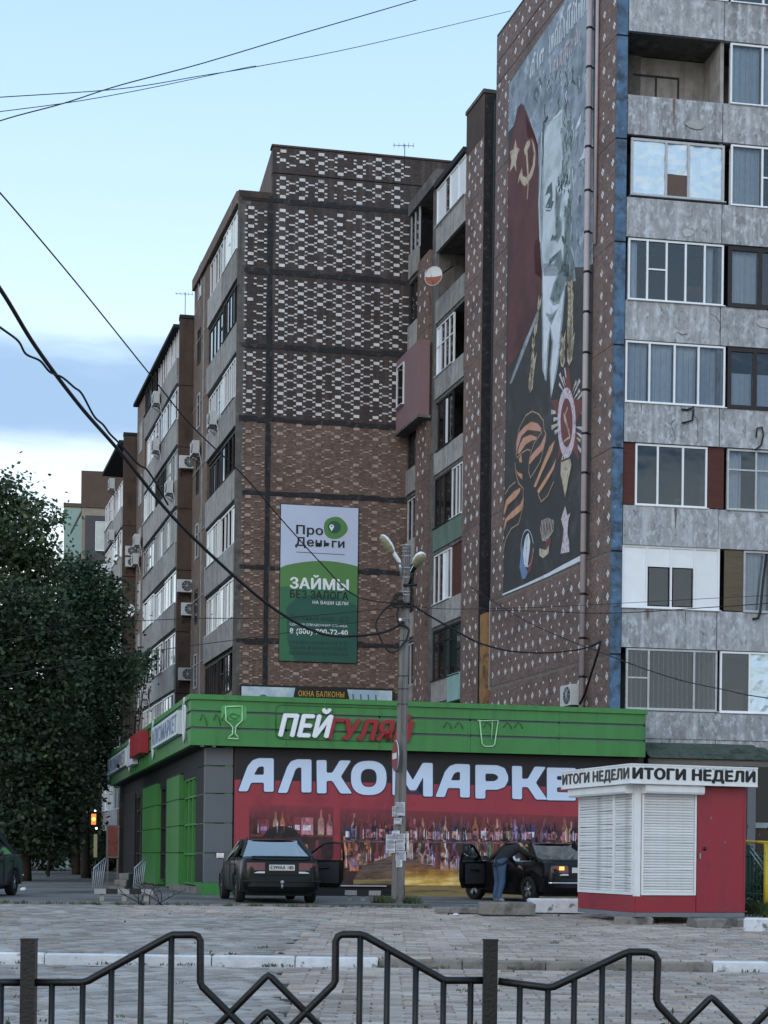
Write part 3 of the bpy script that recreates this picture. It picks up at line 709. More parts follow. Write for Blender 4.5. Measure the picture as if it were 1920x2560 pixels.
shade = [ZE([(330, 60), (345, 230), (400, 185), (365, 400), (357, 500), (388, 560), (388, 700), (345, 800), (322, 742), (325, 540), (318, 400)]),
         ZE([(525, 60), (530, 300), (520, 560), (505, 880), (550, 1010), (552, 1150), (500, 1270), (420, 1270), (430, 1050), (440, 880), (450, 460), (495, 290)]),
         ZE([(290, 1150), (320, 1070), (385, 985), (400, 1090), (420, 1200), (380, 1240), (330, 1135)]),
         ZB([(740, 40), (860, 60), (880, 200), (770, 250), (700, 450), (640, 470), (610, 425), (650, 280), (720, 120)])]
chin = ZB([(560, 560), (610, 640), (680, 560), (620, 690)])
paint('painted_figure', [(0, coat)], 2)
paint('painted_face', [(4, face), (7, face2)], 3)
paint('painted_hair', [(12, hair)], 3)
paint('painted_shade', [(5, p) for p in shade] + [(5, chin)], 4)
dk = lambda p: (13, p)
paint('painted_features', [dk(ZE([(185, 200), (215, 110), (265, 40), (272, 200), (262, 230), (250, 160), (225, 155)])), dk(ZE([(185, 370), (240, 235), (275, 225), (262, 290), (290, 290), (265, 370), (218, 378), (232, 300)])),
    dk(ZE([(258, 800), (275, 735), (300, 762), (320, 742), (332, 790), (300, 776), (275, 782)])), (5, ZE([(220, 1130), (240, 1070), (330, 990), (390, 935), (390, 980), (330, 1020), (258, 1078)])),
    dk(ZE([(398, 740), (415, 760), (445, 850), (460, 880), (440, 860), (410, 780)])), dk(ZE([(495, 1220), (560, 1160), (545, 1200), (500, 1250)])), (7, ZE([(190, 370), (225, 380), (265, 372), (250, 395), (195, 390)]))], 5)
rs = random.Random(19); fl_ = []
for k in range(90):                      # brushwork: hair at the temple, coat folds, light and dark touches down the right of the head
    q = rs.random()
    if q < .45: a, b = rs.uniform(402, 520), rs.uniform(150, 1060); m_ = rs.choice([5, 4, 13, 12, 5]); l = rs.uniform(60, 190); wd = rs.uniform(.05, .13)
    elif q < .72: a, b = rs.uniform(345, 510), rs.uniform(990, 1200); m_ = rs.choice([13, 6, 13, 4, 5]); l = rs.uniform(30, 90); wd = rs.uniform(.06, .15)
    else: a, b = rs.uniform(430, 540), rs.uniform(1300, 2200); m_ = rs.choice([5, 13, 12]); l = rs.uniform(60, 170); wd = rs.uniform(.05, .12)
    fl_.append((m_, strk(ZD([(a, b), (a + rs.uniform(-14, 10), b + l * .5), (a + rs.uniform(-20, 14), b + l)]), wd, .02)))
paint('painted_brushwork', fl_, 6)
paint('painted_outline', [(6, strk(ZD([(215, 215), (180, 280), (158, 300), (150, 420), (158, 700), (140, 870)]), .09, .03)), (4, strk(ZD([(140, 420), (130, 620), (125, 1000), (115, 1270)]), .09, .07)), (4, strk(ZE([(115, 100), (100, 300), (110, 560), (120, 820)]), .10, .14)),
    (7, ZA([(920, 1020), (960, 940), (1018, 720), (1020, 960), (985, 980)])), (7, ZA([(885, 700), (900, 640), (945, 540), (935, 640), (895, 710)])), (7, strk(ZD([(410, 135), (350, 200), (290, 255)]), .10, .05))], 6)
rs = random.Random(9); ln = []
for k in range(150):                      # storm strokes in the painted sky
    a = rs.uniform(1330, 1478); b = rs.uniform(150, 640) + (1478 - a) * .2
    if a < 1400 and b > 300: continue
    if a < 1432 and b > 330: continue
    l = rs.uniform(14, 46); ln.append((rs.choice([12, 1, 13, 13, 4, 12, 5]), strk(px((a, b), (a + rs.uniform(-5, 5), b + l / 2), (a + rs.uniform(-8, 8), b + l)), rs.uniform(.04, .16), .02)))
for row, (xa, ya, xb, yb, hh) in enumerate(((1328, 190, 1472, 20, 62), (1372, 195, 1455, 100, 42))):       # two weathered rows of tall lettering, past reading
    n = 34 if row == 0 else 17
    for k in range(n):
        f = k / n; a = xa + (xb - xa) * f; b = ya + (yb - ya) * f
        if rs.random() < .15: continue
        h2 = hh * rs.uniform(.55, 1) * (.75 + .35 * f)
        ln.append((7 if row == 0 else 10, strk(px((a, b + rs.uniform(-3, 6)), (a + rs.uniform(-2, 2), b - h2)), .075, .06)))
        if rs.random() < .35: ln.append((7 if row == 0 else 10, strk(px((a, b - h2), (a + 4, b - h2 - 3)), .12)))
paint('painted_lettering', ln, 5)
# sprigs, medal, ribbon, badges
ww = []
ww.append((1, ZB([(155, 1370), (200, 1240), (330, 880), (370, 800), (470, 545), (480, 590), (400, 800), (300, 1060), (180, 1360)])))
rw_ = random.Random(2)
def ear(path, n, size, lean):
    P_ = [Vector((*q, 0)) for q in path]; tot = len(P_) - 1
    for k in range(n):
        f = k / (n - 1) * tot; i = min(int(f), tot - 1); c = P_[i] + (P_[i + 1] - P_[i]) * (f - i); d = (P_[i + 1] - P_[i]).normalized()
        for sd in (-1, 1):
            ax = (d * -1 + Vector((-d.y, d.x, 0)) * sd * lean).normalized(); w = Vector((-ax.y, ax.x, 0)) * size * .22
            tip = c + ax * size * rw_.uniform(.8, 1.25); mid = c + ax * size * .45
            ww.append((8, [tuple(v)[:2] for v in (c, mid + w, tip, mid - w)]))
    ww.append((8, strk(path, .07, .05)))
ear(ZB([(470, 570), (440, 780), (415, 1000), (400, 1250), (380, 1470)]), 7, .42, .25)
ear(ZB([(825, 260), (828, 500), (825, 760), (830, 980), (815, 1170)]), 16, .50, .45)
ear(ZB([(745, 960), (740, 1080), (750, 1190)]), 6, .42, .4)
ear(ZB([(410, 1200), (395, 1340), (382, 1470)]), 5, .45, .5)
paint('painted_wheat', ww, 4)
cx, cy = 805, 1740
med = []
for k in range(40):
    q = 2 * math.pi * k / 40; q2 = q + .10
    ra = 1.0 if k % 2 else .86
    if 0.35 < (q / (2 * math.pi) * 10) % 2 < 1.7: med.append((10 if k % 3 else 8, ZB([(cx + 70 * math.cos(q), cy - 330 * math.sin(q)), (cx + 190 * ra * math.cos(q), cy - 560 * ra * math.sin(q)), (cx + 190 * ra * math.cos(q2), cy - 560 * ra * math.sin(q2))])))
paint('painted_rays', med, 4)
st5 = []
for k in range(10):
    q = math.pi / 2 + k * math.pi / 5; ra = (1.0, .42)[k % 2]; st5.append((cx + 205 * ra * math.cos(q), cy - 600 * ra * math.sin(q)))
paint('painted_red_star', [(3, ZB(st5))], 5)
def ell(cx, cy, rx, ry, n=36): return [(cx + rx * math.cos(2 * math.pi * k / n), cy + ry * math.sin(2 * math.pi * k / n)) for k in range(n)]
paint('painted_medal_ring', [(10, ZB(ell(788, 1800, 100, 390)))], 6)
paint('painted_medal_disc', [(3, ZB(ell(788, 1800, 66, 270)))], 7)
paint('painted_medal_emblem', [(8, strk(ZB([(800, 1630), (770, 1720), (800, 1850), (825, 1950)]), .07)), (8, strk(ZB([(830, 1960), (790, 1980), (760, 2010)]), .06)), (8, strk(ZB([(760, 1690), (765, 1760), (820, 1900)]), .06))], 8)
rib = []
def band(outer, inner, n=5):           # striped ribbon between two outlines
    pass
edge = []
loopA = [(275, 600), (275, 480), (310, 300), (380, 170), (450, 125), (520, 155), (575, 230), (580, 330)]
loops = [([(270, 640), (275, 500), (300, 370), (370, 290), (440, 240), (510, 260), (550, 310), (548, 350), (490, 340), (400, 330), (330, 400), (290, 530)], 9),
         ([(285, 600), (310, 500), (350, 420), (430, 385), (500, 410), (495, 440), (440, 450), (380, 490), (310, 590)], 9),
         ([(410, 700), (420, 640), (480, 560), (540, 500), (600, 370), (598, 460), (560, 560), (480, 640), (425, 710)], 9),
         ([(465, 960), (640, 520), (700, 450), (670, 560), (560, 800), (490, 965)], 9),
         ([(505, 1005), (660, 760), (720, 640), (690, 760), (600, 920), (520, 1040)], 9),
         ([(262, 760), (290, 800), (340, 820), (342, 880), (290, 830)], 9),
         ([(135, 1230), (160, 1110), (250, 1010), (320, 970), (315, 1010), (270, 1080), (180, 1160), (140, 1270)], 9),
         ([(133, 1450), (150, 1320), (220, 1240), (320, 1150), (355, 1060), (355, 1130), (330, 1220), (250, 1290), (170, 1340), (140, 1440)], 9),
         ([(300, 650), (330, 600), (338, 690), (310, 690)], 9)]
outl = [loopA, [(580, 330), (605, 380), (590, 470), (540, 680), (470, 800), (430, 860), (412, 800), (415, 680), (430, 600), (470, 480), (560, 350)], [(280, 640), (340, 580), (400, 545), (430, 560)],
        [(260, 690), (265, 800), (300, 920), (350, 980), (350, 1180), (300, 1370), (220, 1420), (160, 1530), (125, 1680)], [(150, 1040), (200, 960), (265, 905)], [(515, 1040), (550, 1125), (620, 1060), (690, 900)], [(1000, 60), (990, 160)]]
paint('painted_ribbon', [(mi, ZC(p)) for p, mi in loops] + [(8, strk(ZC(p), .028)) for p in outl], 4)
paint('painted_pendant', [(8, ZC([(770, 690), (870, 650), (885, 720), (850, 880), (830, 1000), (815, 1080), (795, 960), (765, 820)])), (10, ZC([(815, 1175), (840, 1280), (875, 1245), (850, 1340), (840, 1470), (860, 1580), (862, 1680), (765, 1700), (790, 1530), (800, 1430), (770, 1320)]))], 5)
paint('painted_badges', [(11, ZC([(345, 1600), (325, 1700), (310, 1850), (340, 1980), (375, 1975), (400, 1900), (360, 1800)])), (3, ZC([(455, 1600), (465, 1750), (440, 1880), (385, 1965), (400, 1870), (435, 1740)])),
    (7, strk(ZC(ell(395, 1640, 68, 205, 24)), .03)), (7, ZC([(365, 1560), (385, 1500), (410, 1470), (430, 1560), (420, 1680), (400, 1840), (365, 1850), (350, 1700)])),
    (6, strk(ZC([(395, 1500), (385, 1650), (380, 1800)]), .05))], 5)
bd = []
for k in range(9):
    a = 545 + k * 17; bd.append((10 if k % 2 else 8, strk(ZC([(a + 10, 1300 + abs(k - 4) * 8), (a, 1440), (590 + (k - 4) * 6, 1560)]), .06, .04)))
bd.append((3, ZC([(600, 1540), (660, 1520), (660, 1600), (600, 1640)])))
bd.append((8, ZC([(530, 1640), (600, 1660), (640, 1600), (630, 1700), (570, 1750), (530, 1720)])))
paint('painted_eagle_badge', bd, 5)
paint('bare_cement_edge', [(7, strk(px((1257, 1487), (1312, 1464), (1372, 1437), (1402, 1421), (1452, 1396)), .05, .16))], 4)
# ---- drainpipe down the end wall
def pipe_part(parent, name, pts, r, mat, n=12): return MB().tube(pts, r, n).build(name, mat, parent)
ud, _ = WM.uv(1473, 1300)
dp = MB(); dp.tube([WM.p(ud, .17, 5.0), WM.p(ud, .17, 28.6)], .085, 14)
dpo = dp.build('drainpipe', m_pipe, blkR)
br = MB()
for k in range(20):
    z = 5.6 + k * 1.16 + rr.uniform(-.1, .1)
    br.lathe(WM.p(ud, .17, z), (0, 0, 1), [(.088, -.035), (.097, -.03), (.097, .03), (.088, .035)], 14); br.box(WM, ud - .02, ud + .02, 0, .09, z - .015, z + .015)
br.build('pipe_bracket', m_black, dpo, kind='stuff')
ud2 = WM.uv(1492, 600)[0]
MB().tube([WM.p(ud2, .06, 19), WM.p(ud2, .06, 28.6)], .05, 8).build('vent_pipe', m_pipe, blkR)
# ---- blue pilaster at the corner
for a, b in zip(zl[:-1], zl[1:]): MB().box(WR, .005, .315, -.30, .05, a, b - .05).build('corner_pilaster', m_blue, blkR)
MB().box(WR, .02, .30, -.28, .02, 0, 28.9).build('pilaster_joint', m_joint, blkR)
# ---- street front: loggias
U1, U2, U3, U4 = .33, 3.12, 5.75, 8.6
rr = random.Random(21)
zb0 = [7.42 + 2.85 * k for k in range(-1, 8)]        # underside of each parapet (its slab)
for zz in zb0:
    MB().box(WR, U1, U4 + 2, -1.32, -.09, zz + .0, zz + .16).build('floor_slab', m_conc_dk, blkR)
for u in (U2, U3, U4): MB().box(WR, u - .05, u + .05, -1.32, -.095, -.2, 28).build('party_wall', m_conc_mid, blkR)
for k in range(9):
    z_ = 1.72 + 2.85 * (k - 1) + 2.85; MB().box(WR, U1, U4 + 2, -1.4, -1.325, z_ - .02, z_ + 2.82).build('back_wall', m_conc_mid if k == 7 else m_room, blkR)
    if k != 7:
        for q in range(4):       # furniture and washing seen dimly behind the glass
            a = rr.uniform(.5, 5.2); w = rr.uniform(.25, .6); h = rr.uniform(.9, 1.7); MB().box(WR, a, a + w, -1.2, -.75, z_ + .2, z_ + .2 + h).build('stored_box', rr.choice([m_board_plain, m_room, m_board_olive, m_board]), blkR)
for k, zz in enumerate(zb0):
    h = 1.09
    for a, b in ((U1, U2), (U2, U3), (U3, U4)):
        t = rr.uniform(-.02, .02)
        MB().box(WR, a + .012, b - .012, -.09 + t, .03 + t, zz, zz + h).build('balcony_panel', m_conc, blkR)
# plaster patches, cracks and rust drips on the balcony panels
m_plas = mk('plaster_patch', '#a0a3a6', .9, .2, 5, bump=.4, bscale=20, rndv=.2); m_crack = mk('crack_line', '#35373a', .9, .1, 3); m_drip = mk('rust_drip', '#6b5a50', .9, .3, 4)
for k in range(26):
    zz = rr.choice(zb0); u = rr.uniform(U1 + .3, 6.2); z = zz + rr.uniform(.2, .85)
    if abs(u - U2) < .3 or abs(u - U3) < .3: continue
    n = rr.randint(6, 9); a = rr.uniform(.10, .34); pts_ = [(u + a * rr.uniform(.6, 1.2) * math.cos(2 * math.pi * q / n), z + a * rr.uniform(.3, .7) * math.sin(2 * math.pi * q / n)) for q in range(n)]
    if k % 3 == 0: MB().flat(WR, pts_, .055, 0, th=.02).build('plaster_patch', m_plas, blkR)
    elif k % 3 == 1:
        P_ = [(u, zz + rr.uniform(.6, 1.05))]
        for q in range(5): P_.append((P_[-1][0] + rr.gauss(0, .08), P_[-1][1] - rr.uniform(.05, .18)))
        MB().tube([WR.p(a_, .05, max(zz + .02, b_)) for a_, b_ in P_], .006, 4).build('crack', m_crack, blkR)
    else:
        L_ = rr.uniform(.25, .8); w = rr.uniform(.015, .05); MB().flat(WR, [(u - w, zz + 1.06), (u + w, zz + 1.06), (u + w * .5, zz + 1.06 - L_ * .6), (u, zz + 1.06 - L_)], .054).build('rust_drip', m_drip, blkR)
def WIN(px0, py0, px1, py1, *a, **k):
    u0, zt = WR.uv(px0, py0); u1, zb_ = WR.uv(px1, py1); zt = max(zt, WR.uv(px0, py0)[1])
    z_l = WR.uv(px0, py1)[1]
    return u0, u1, WR.uv((px0 + px1) / 2, py1)[1], zt
def rw(i, px0, px1, cols, frame, fills, z0o=.0, z1o=0.0, n=-.01, **k):
    z0 = 8.51 + 2.85 * (i - 1) + .02 + z0o; z1 = 7.42 + 2.85 * i - .02 + z1o
    return glazing(WR, WR.uv(px0, 900)[0], WR.uv(px1, 900)[0], z0, z1, n, blkR, cols, frame, fills, seed=i, **k)
# column next to the pilaster, bottom to top (x given near mid height)
rw(0, 1575, 1803, (.245, .745), m_pvc_old, ['blind', 'blind', 'blind'], z0o=.02, transoms=[(0, .52)])
rw(1, 1562, 1806, (.25, .5, .74), m_pvc, ['panel', 'panelglass', 'panelglass', 'panel'], z1o=.02)
rw(2, 1592, 1772, (.31, .66), m_pvc, ['glass', 'glass', 'glass'])
for a, b in ((1560, 1590), (1774, 1814)):
    MB().box(WR, WR.uv(a, 900)[0], WR.uv(b, 900)[0], -.06, -.03, 11.4, 13.1).build('boarding', m_board, blkR)
rw(3, 1564, 1814, (.24, .49, .73), m_pvc, ['curtain', 'curtain', 'lace', 'curtain'])
rw(4, 1568, 1807, (.2, .4, .6, .8), m_pvc, ['halfcurtain', 'glass', 'glass', 'glass', 'halfcurtain'], transoms=[(1, .52)])
rw(5, 1572, 1806, (.375, .615), m_pvc_old, ['foil', 'halffoil', 'foil'], fw=.07, z0o=.06, z1o=-.06)
# open loggia on the floor above: window in its back wall
glazing(WR, .75, 2.3, 22.0, 24.0, -1.30, blkR, (.55,), m_darkwood, ['glass', 'glass'], back=.1, sill=False)
rw(7, 1575, 1806, (.33, .66), m_pvc, ['glass', 'curtain', 'glass'])
# second column
rw(0, 1810, 2040, (.32, .66), m_pvc, ['glass', 'foil', 'glass'])
rw(1, 1866, 2040, (.37, .7), m_pvc_old, ['lace', 'glass', 'glass'])
MB().box(WR, WR.uv(1818, 900)[0], WR.uv(1864, 900)[0], -.06, -.03, 8.55, 10.25).build('boarding', m_board_olive, blkR)
rw(2, 1822, 2040, (.33, .66), m_pvc_old, ['halfcurtain', 'lace', 'lace'], transoms=[(0, .66), (1, .66)])
rw(3, 1820, 2040, (.31, .66), m_brownpvc, ['lamp', 'lamp', 'glass'], fw=.11)
rw(4, 1818, 2040, (.36, .7), m_brownpvc, ['curtain', 'glass', 'glass'], fw=.12)
rw(5, 1822, 2040, (.36, .7), m_pvc, ['curtain', 'glass', 'glass'], transoms=[(1, .5)])
rw(6, 1818, 2040, (.36, .7), m_pvc, ['curtain', 'curtain', 'glass'])
rw(7, 1818, 2040, (.36, .7), m_pvc, ['glass', 'glass', 'glass'])
for i in range(8): rw(i, 2052, 2250, (.5,), m_pvc, ['glass', 'curtain'])
# ground floor: dark shop windows under the awning roof
# ---- recess, pillars and loggias of the end wall's far half
zs_low = [-.4] + [7.23 + 2.86 * k for k in range(-2, 7)] + [27.65]
pf = MB(); rr = random.Random(8)
for a, b in zip(zs_low[:-1], zs_low[1:]):
    MB().box(WM, U_P1, U_SL, -.9, 0, a, b - .03).build('pillar_panel', m_tile, blkR)
    crosses(pf, WM, U_P1 + .04, U_SL - .04, a + .05, b - .1, .62, .62, .085, 0, rr, phase=(.35, .3))
    if b < 27.3:
        MB().box(WM, U_P2, U_FIN, -.9, 0, a, b - .03).build('pillar_panel', m_tile, blkR)
        crosses(pf, WM, U_P2 + .04, U_FIN - .04, a + .05, b - .1, .62, .62, .085, 0, rr, phase=(.3, .3), drop=.35)
pf.build('white_tile', m_white_tile, blkR, recalc=False, kind='stuff')
jm = MB()
for b in zs_low[1:-1]:
    jm.box(WM, U_P1 + .01, U_SL - .01, -.85, -.01, b - .035, b + .005); jm.box(WM, U_P2 + .01, U_FIN - .01, -.85, -.01, b - .035, b + .005)
jm.build('panel_joint', m_seam, blkR, kind='stuff')
MB().box(WM, U_SL + .002, U_SL + .03, -.9, -.012, -.4, 27.6).build('recess_shade_sheet', m_joint, blkR)  # dark sheet over the tiled pillar side, standing in for shade in the recess
MB().box(WM, U_P1 - .05, U_SL + .03, -.95, .04, 27.65, 27.78).build('pillar_cap', m_conc_dk, blkR)
# ragged weathered head of the pillar
MB().box(WM, U_P1 + .02, U_SL - .02, -.02, .012, 26.2, 27.62).build('pillar_head', m_fin, blkR)
MB().box(WM, U_SL + .01, U_MUR0 - .01, -2.2, -.9, -.4, 27.4).build('recess_wall', m_tile_dark, blkR)  # darker tile than the pillars, recess shade put into the colour
us = (U_SL + U_MUR0) / 2
rp = MB(); rp.tube([WM.p(us - .15, -.3, 4.9), WM.p(us - .15, -.3, 27.2)], .11, 10); rp.build('waste_pipe', m_cable, blkR)
MB().box(WM, us + .1, us + .5, -.8, -.15, 7.2, 10.2).build('pipe_casing', m_pvc_old, blkR)
MB().box(WM, us - .55, us + .12, -.5, -.05, 5.3, 9.8).build('rusty_casing', m_rust, blkR)
for zz in (11.5, 14.4, 17.2, 20.1, 23):
    MB().box(WM, us + .25, us + .62, -.7, -.5, zz, zz + 1.4).build('slot_window', m_pvc_old, blkR)
# grey fin and small loggias
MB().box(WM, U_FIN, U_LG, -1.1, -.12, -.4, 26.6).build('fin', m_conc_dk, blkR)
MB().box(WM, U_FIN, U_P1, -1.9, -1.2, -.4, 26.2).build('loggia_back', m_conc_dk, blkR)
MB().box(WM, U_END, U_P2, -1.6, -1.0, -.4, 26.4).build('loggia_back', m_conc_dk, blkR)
rl = MB(); rl.box(WM, U_LG - .05, U_P1, -1.3, .12, 26.35, 26.55); rl.build('loggia_roof', m_roof, blkR)
MB().box(WM, U_END, U_LG, -3, .05, 26.61, 27.1).build('pillar_cap', m_conc_dk, blkR)
lz = [7.2 + 2.82 * k for k in range(-1, 7)]
for zz in lz:
    MB().box(WM, U_LG, U_P1, -1.2, -.02, zz - .14, zz + .02).build('floor_slab', m_conc_dk, blkR); MB().box(WM, U_END, U_P2, -1.0, -.05, zz - .14, zz + .02).build('floor_slab', m_conc_dk, blkR)
pm = [m_conc_mid, m_conc_mid, m_conc_mid, m_greenp, m_conc_mid, m_conc_mid, m_conc_mid, m_conc_mid]
for k, zz in enumerate(lz):
    h = .82
    um = (U_LG + U_P1) / 2
    if k == 1:
        MB().box(WM, U_LG + .02, um + .3, -.08, .02, zz, zz + h).build('balcony_panel', m_conc_mid, blkR)
        MB().box(WM, um + .32, U_P1 - .02, -.06, .04, zz - .1, zz + h + .05).build('balcony_panel', m_teal, blkR)
    else:
        MB().box(WM, U_LG + .02, um - .01, -.08, .02, zz, zz + h).build('balcony_panel', pm[k], blkR)
        MB().box(WM, um + .01, U_P1 - .02, -.08, .02, zz, zz + h).build('balcony_panel', pm[k], blkR)
    # narrow loggias beside the corner
    MB().box(WM, U_END + .05, U_P2 - .03, -.08, .03, zz, zz + .95).build('balcony_panel', m_conc_mid, blkR)
W_ = U_P1 - U_LG
def lw(k, f0, f1, cols, frame, fills, **q):
    z0 = lz[k] + .84; z1 = lz[k] + 2.66
    return glazing(WM, U_LG + W_ * f0, U_LG + W_ * f1, z0, z1, -.02, blkR, cols, frame, fills, seed=k + 30, glass=m_glass, **q)
lw(1, .02, .98, (.2, .4, .6, .8), m_darkwood, ['dark', 'glass', 'dark', 'glass', 'dark'], transoms=[(0, .75), (1, .75), (2, .75), (3, .7), (4, .5)])
lw(2, .02, .62, (.3, .6), m_pvc, ['glass', 'glass', 'glass'], z=0) if False else lw(2, .02, .62, (.28, .55, .8), m_pvc, ['dark', 'dark', 'panel', 'dark'])
MB().box(WM, U_LG + W_ * .64, U_P1 - .05, -.1, -.05, lz[2] + .84, lz[2] + 2.66).build('boarding', m_board, blkR)
lw(3, .62, .98, (.4, .7), m_pvc, ['dark', 'dark', 'glass'])
lw(3, .02, .58, (.3, .6), m_darkwood, ['curtain', 'dark', 'curtain'])
lw(4, .1, .62, (.4, .7), m_darkwood, ['curtain', 'dark', 'glass'])
MB().box(WM, U_LG + W_ * .42, U_LG + W_ * .46, -.03, .02, lz[4] + .9, lz[4] + 2.5).build('mullion', m_pvc, blkR)
lw(5, .02, .62, (.25, .5, .75), m_pvc, ['panel', 'dark', 'dark', 'glass'], transoms=[(0, .6), (1, .6), (2, .6), (3, .6)])
lw(7 - 1 + 1, .02, .98, (.3, .45, .75), m_pvc, ['panel', 'dark', 'panel', 'panel']) if False else None
# top loggia
glazing(WM, U_LG + .02, U_P1 - .02, 24.9, 26.3, .02, blkR, (.3, .47, .75), m_pvc, ['panel', 'dark', 'panel', 'panel'], seed=77)
MB().box(WM, U_LG + .02, (U_LG + U_P1) / 2 - .01, -.08, .03, 23.95, 24.88).build('balcony_panel', m_conc_mid, blkR)
MB().box(WM, (U_LG + U_P1) / 2 + .01, U_P1 - .02, -.08, .03, 23.95, 24.88).build('balcony_panel', m_conc_mid, blkR)
# narrow loggia glazing
for k in range(1, 8):
    z0 = lz[k] + .97 if k < 8 else 0
    if k in (5,): continue
    glazing(WM, U_END + .06, U_P2 - .06, z0, z0 + 1.65, -.05, blkR, (.5,), m_pvc_old if k % 2 else m_darkwood, ['curtain', 'dark'], seed=50 + k, sill=False)
# dusty pink bay built over two bays of the pillar
up1 = WM.uv(1069, 950)[0]
pk = MB(); z0, z1 = WM.uv(1085, 1028)[1], WM.uv(1094, 832)[1]
pk.box(WM, U_END - .1, up1 + .25, 0, .42, z0, z1)
pko = pk.build('bay_extension', m_pink, blkR)
glazing(WM, U_END + .05, U_END + 1.0, z0 + .9, z1 - .3, .47, blkR, (), m_pvc, ['glass'], sill=True, name='window')
MB().box(WM, U_END - .13, up1 + .28, -.05, .45, z0 - .1, z0 - .004).build('bay_floor', m_conc_dk, blkR)

# ================================================================== middle block with the patterned tile front
A0 = G(578, 65.0)
W1F = Fr((*A0, 0), R_(11))
W1L = Fr((*A0, 0), X=(math.sin(R_(15.8)), -math.cos(R_(15.8))))
blk1 = thing('apartment_building', 'middle apartment block faced with brown tiles in a white honeycomb pattern', 'building', (A0[0], A0[1], .4))
FZ = [1.26 + 2.87 * k for k in range(-1, 10)]        # joints
UE = W1F.uv(1004, CY)[0] + .25; US = W1F.uv(659, CY)[0]
fzs = [-.5] + FZ[1:] ; ztop_main = 29.05
rows = list(zip([-.5, 1.26, 4.13, 7.0, 9.87, 12.74, 15.61, 18.48, 21.35, 24.22], [1.26, 4.13, 7.0, 9.87, 12.74, 15.61, 18.48, 21.35, 24.22, 27.0]))
tw = MB(); tt = MB(); blocks = []; rr = random.Random(31)
def honey(mb, fr, u0, u1, z0, z1, ph, fade, collect=None):
    pu, pz = .757, .356; hb = pz * .19; nrow = int((z1 - z0) / pz); zo = z0 + ((z1 - z0) - nrow * pz) / 2
    i0 = int(u0 / pu) - 1
    bad = [(rr.uniform(u0, u1), rr.uniform(z0, z1), rr.uniform(.15, .55)) for _ in range(int((u1 - u0) * .9) + 1)]
    for i in range(i0, int(u1 / pu) + 2):
        uc = i * pu + ph
        for j in range(nrow + 1):
            zc = zo + j * pz
            for (du, dz, w, h, kind) in ((0, 0, .235, .125, 'A'), (.19, .30 * pz, .115, .062, 's'), (.19, -.30 * pz, .115, .062, 's'), (.3785, .5 * pz, .25, .06, 'B'), (-.19, .30 * pz, .115, .062, 's'), (-.19, -.30 * pz, .115, .062, 's')):
                a, b = uc + du + rr.gauss(0, .006), zc + dz + rr.gauss(0, .004)
                if a - w / 2 < u0 + .03 or a + w / 2 > u1 - .03 or b - h / 2 < z0 or b + h / 2 > z1: continue
                if rr.random() < fade: continue
                if any((a - q[0]) ** 2 + ((b - q[1]) * 1.3) ** 2 < q[2] ** 2 for q in bad) and rr.random() < .35: continue
                if kind == 'A' and collect is not None and len(collect) < 295: collect.append((a, b, w, h)); continue
                mb.box(fr, a - w / 2 + .004, a + w / 2 - .004, -.01, .012, b - h / 2 + .003, b + h / 2 - .003)
PH = .18
for k, (a, b) in enumerate(rows):
    top = b > 18.5
    mt = m_tile_dark if top else m_tile_red
    MB().box(W1F, .0, US - .06, -.4, -.02, a, b - .05).build('wall_panel', mt, blk1)
    MB().box(W1F, US + .03, UE + .9, -.4, 0, a, b - .05).build('wall_panel', mt, blk1)
    if b < 6: continue
    if top:
        honey(tw, W1F, .03, US - .08, a + .14, b - .3, PH + .30, .10)
        honey(tw, W1F, US + .05, UE - .12, a + .14, b - .3, PH, .03, blocks)
    else:
        honey(tt, W1F, .03, US - .08, a + .1, b - .12, PH + .30, .35)
        honey(tt, W1F, US + .05, UE - .12, a + .1, b - .12, PH, .3)
# attic, set back from the street side
MB().box(W1F, US + .03, UE + 1.5, -.4, 0, 27.0, 28.0).build('attic_panel', m_tile_dark, blk1)
MB().box(W1F, US + .03, UE + 1.5, -.4, .01, 28.05, ztop_main).build('attic_panel', m_tile_dark, blk1)
MB().box(W1F, US + .05, UE + 1.5, -.4, -.03, 27.9, 28.1).build('panel_joint', m_joint, blk1)
honey(tw, W1F, US + .05, UE - .15, 27.02, 27.97, PH, .1); honey(tw, W1F.off(0, .01), US + .05, UE - .15, 28.1, 29.0, PH, .05)
MB().hexa([W1F.p(US + .03, -.4, 27.0), W1F.p(US + .43, -.4, 27.0), W1F.p(US + .43, -12, 27.0), W1F.p(US + .03, -12, 27.0), W1F.p(US + .03, -.4, 29.05), W1F.p(US + .43, -.4, 29.05), W1F.p(US + .43, -12, 29.05), W1F.p(US + .03, -12, 29.05)]).build('attic_side', m_render, blk1)
MB().box(W1F, US - .02, UE + 1.5, -.45, .05, 29.055, 29.13).build('attic_coping', m_fin, blk1)
MB().box(W1F, -.02, US, -.5, .02, 27.0, 27.25).build('parapet_coping', m_fin, blk1)
tw.build('white_tile', m_white_tile, blk1, recalc=False, kind='stuff'); tt.build('tan_tile', m_tan_tile, blk1, recalc=False, kind='stuff')
bm_ = MB().box(WORLD, -.1135, .1135, -.012, .01, -.0595, .0595)
bm_.v = [W1F.X * v.x + W1F.Y * v.y + Vector((0, 0, v.z)) for v in bm_.v]
bme = bm_.mesh('white_tile_block', m_white_tile, Vector(), True)
for a, b, w, h in blocks:
    o = bpy.data.objects.new('white_tile', bme); COL.objects.link(o); o.parent = blk1; o.location = W1F.p(a, 0, b) - ORG[blk1.name]
jt = MB()
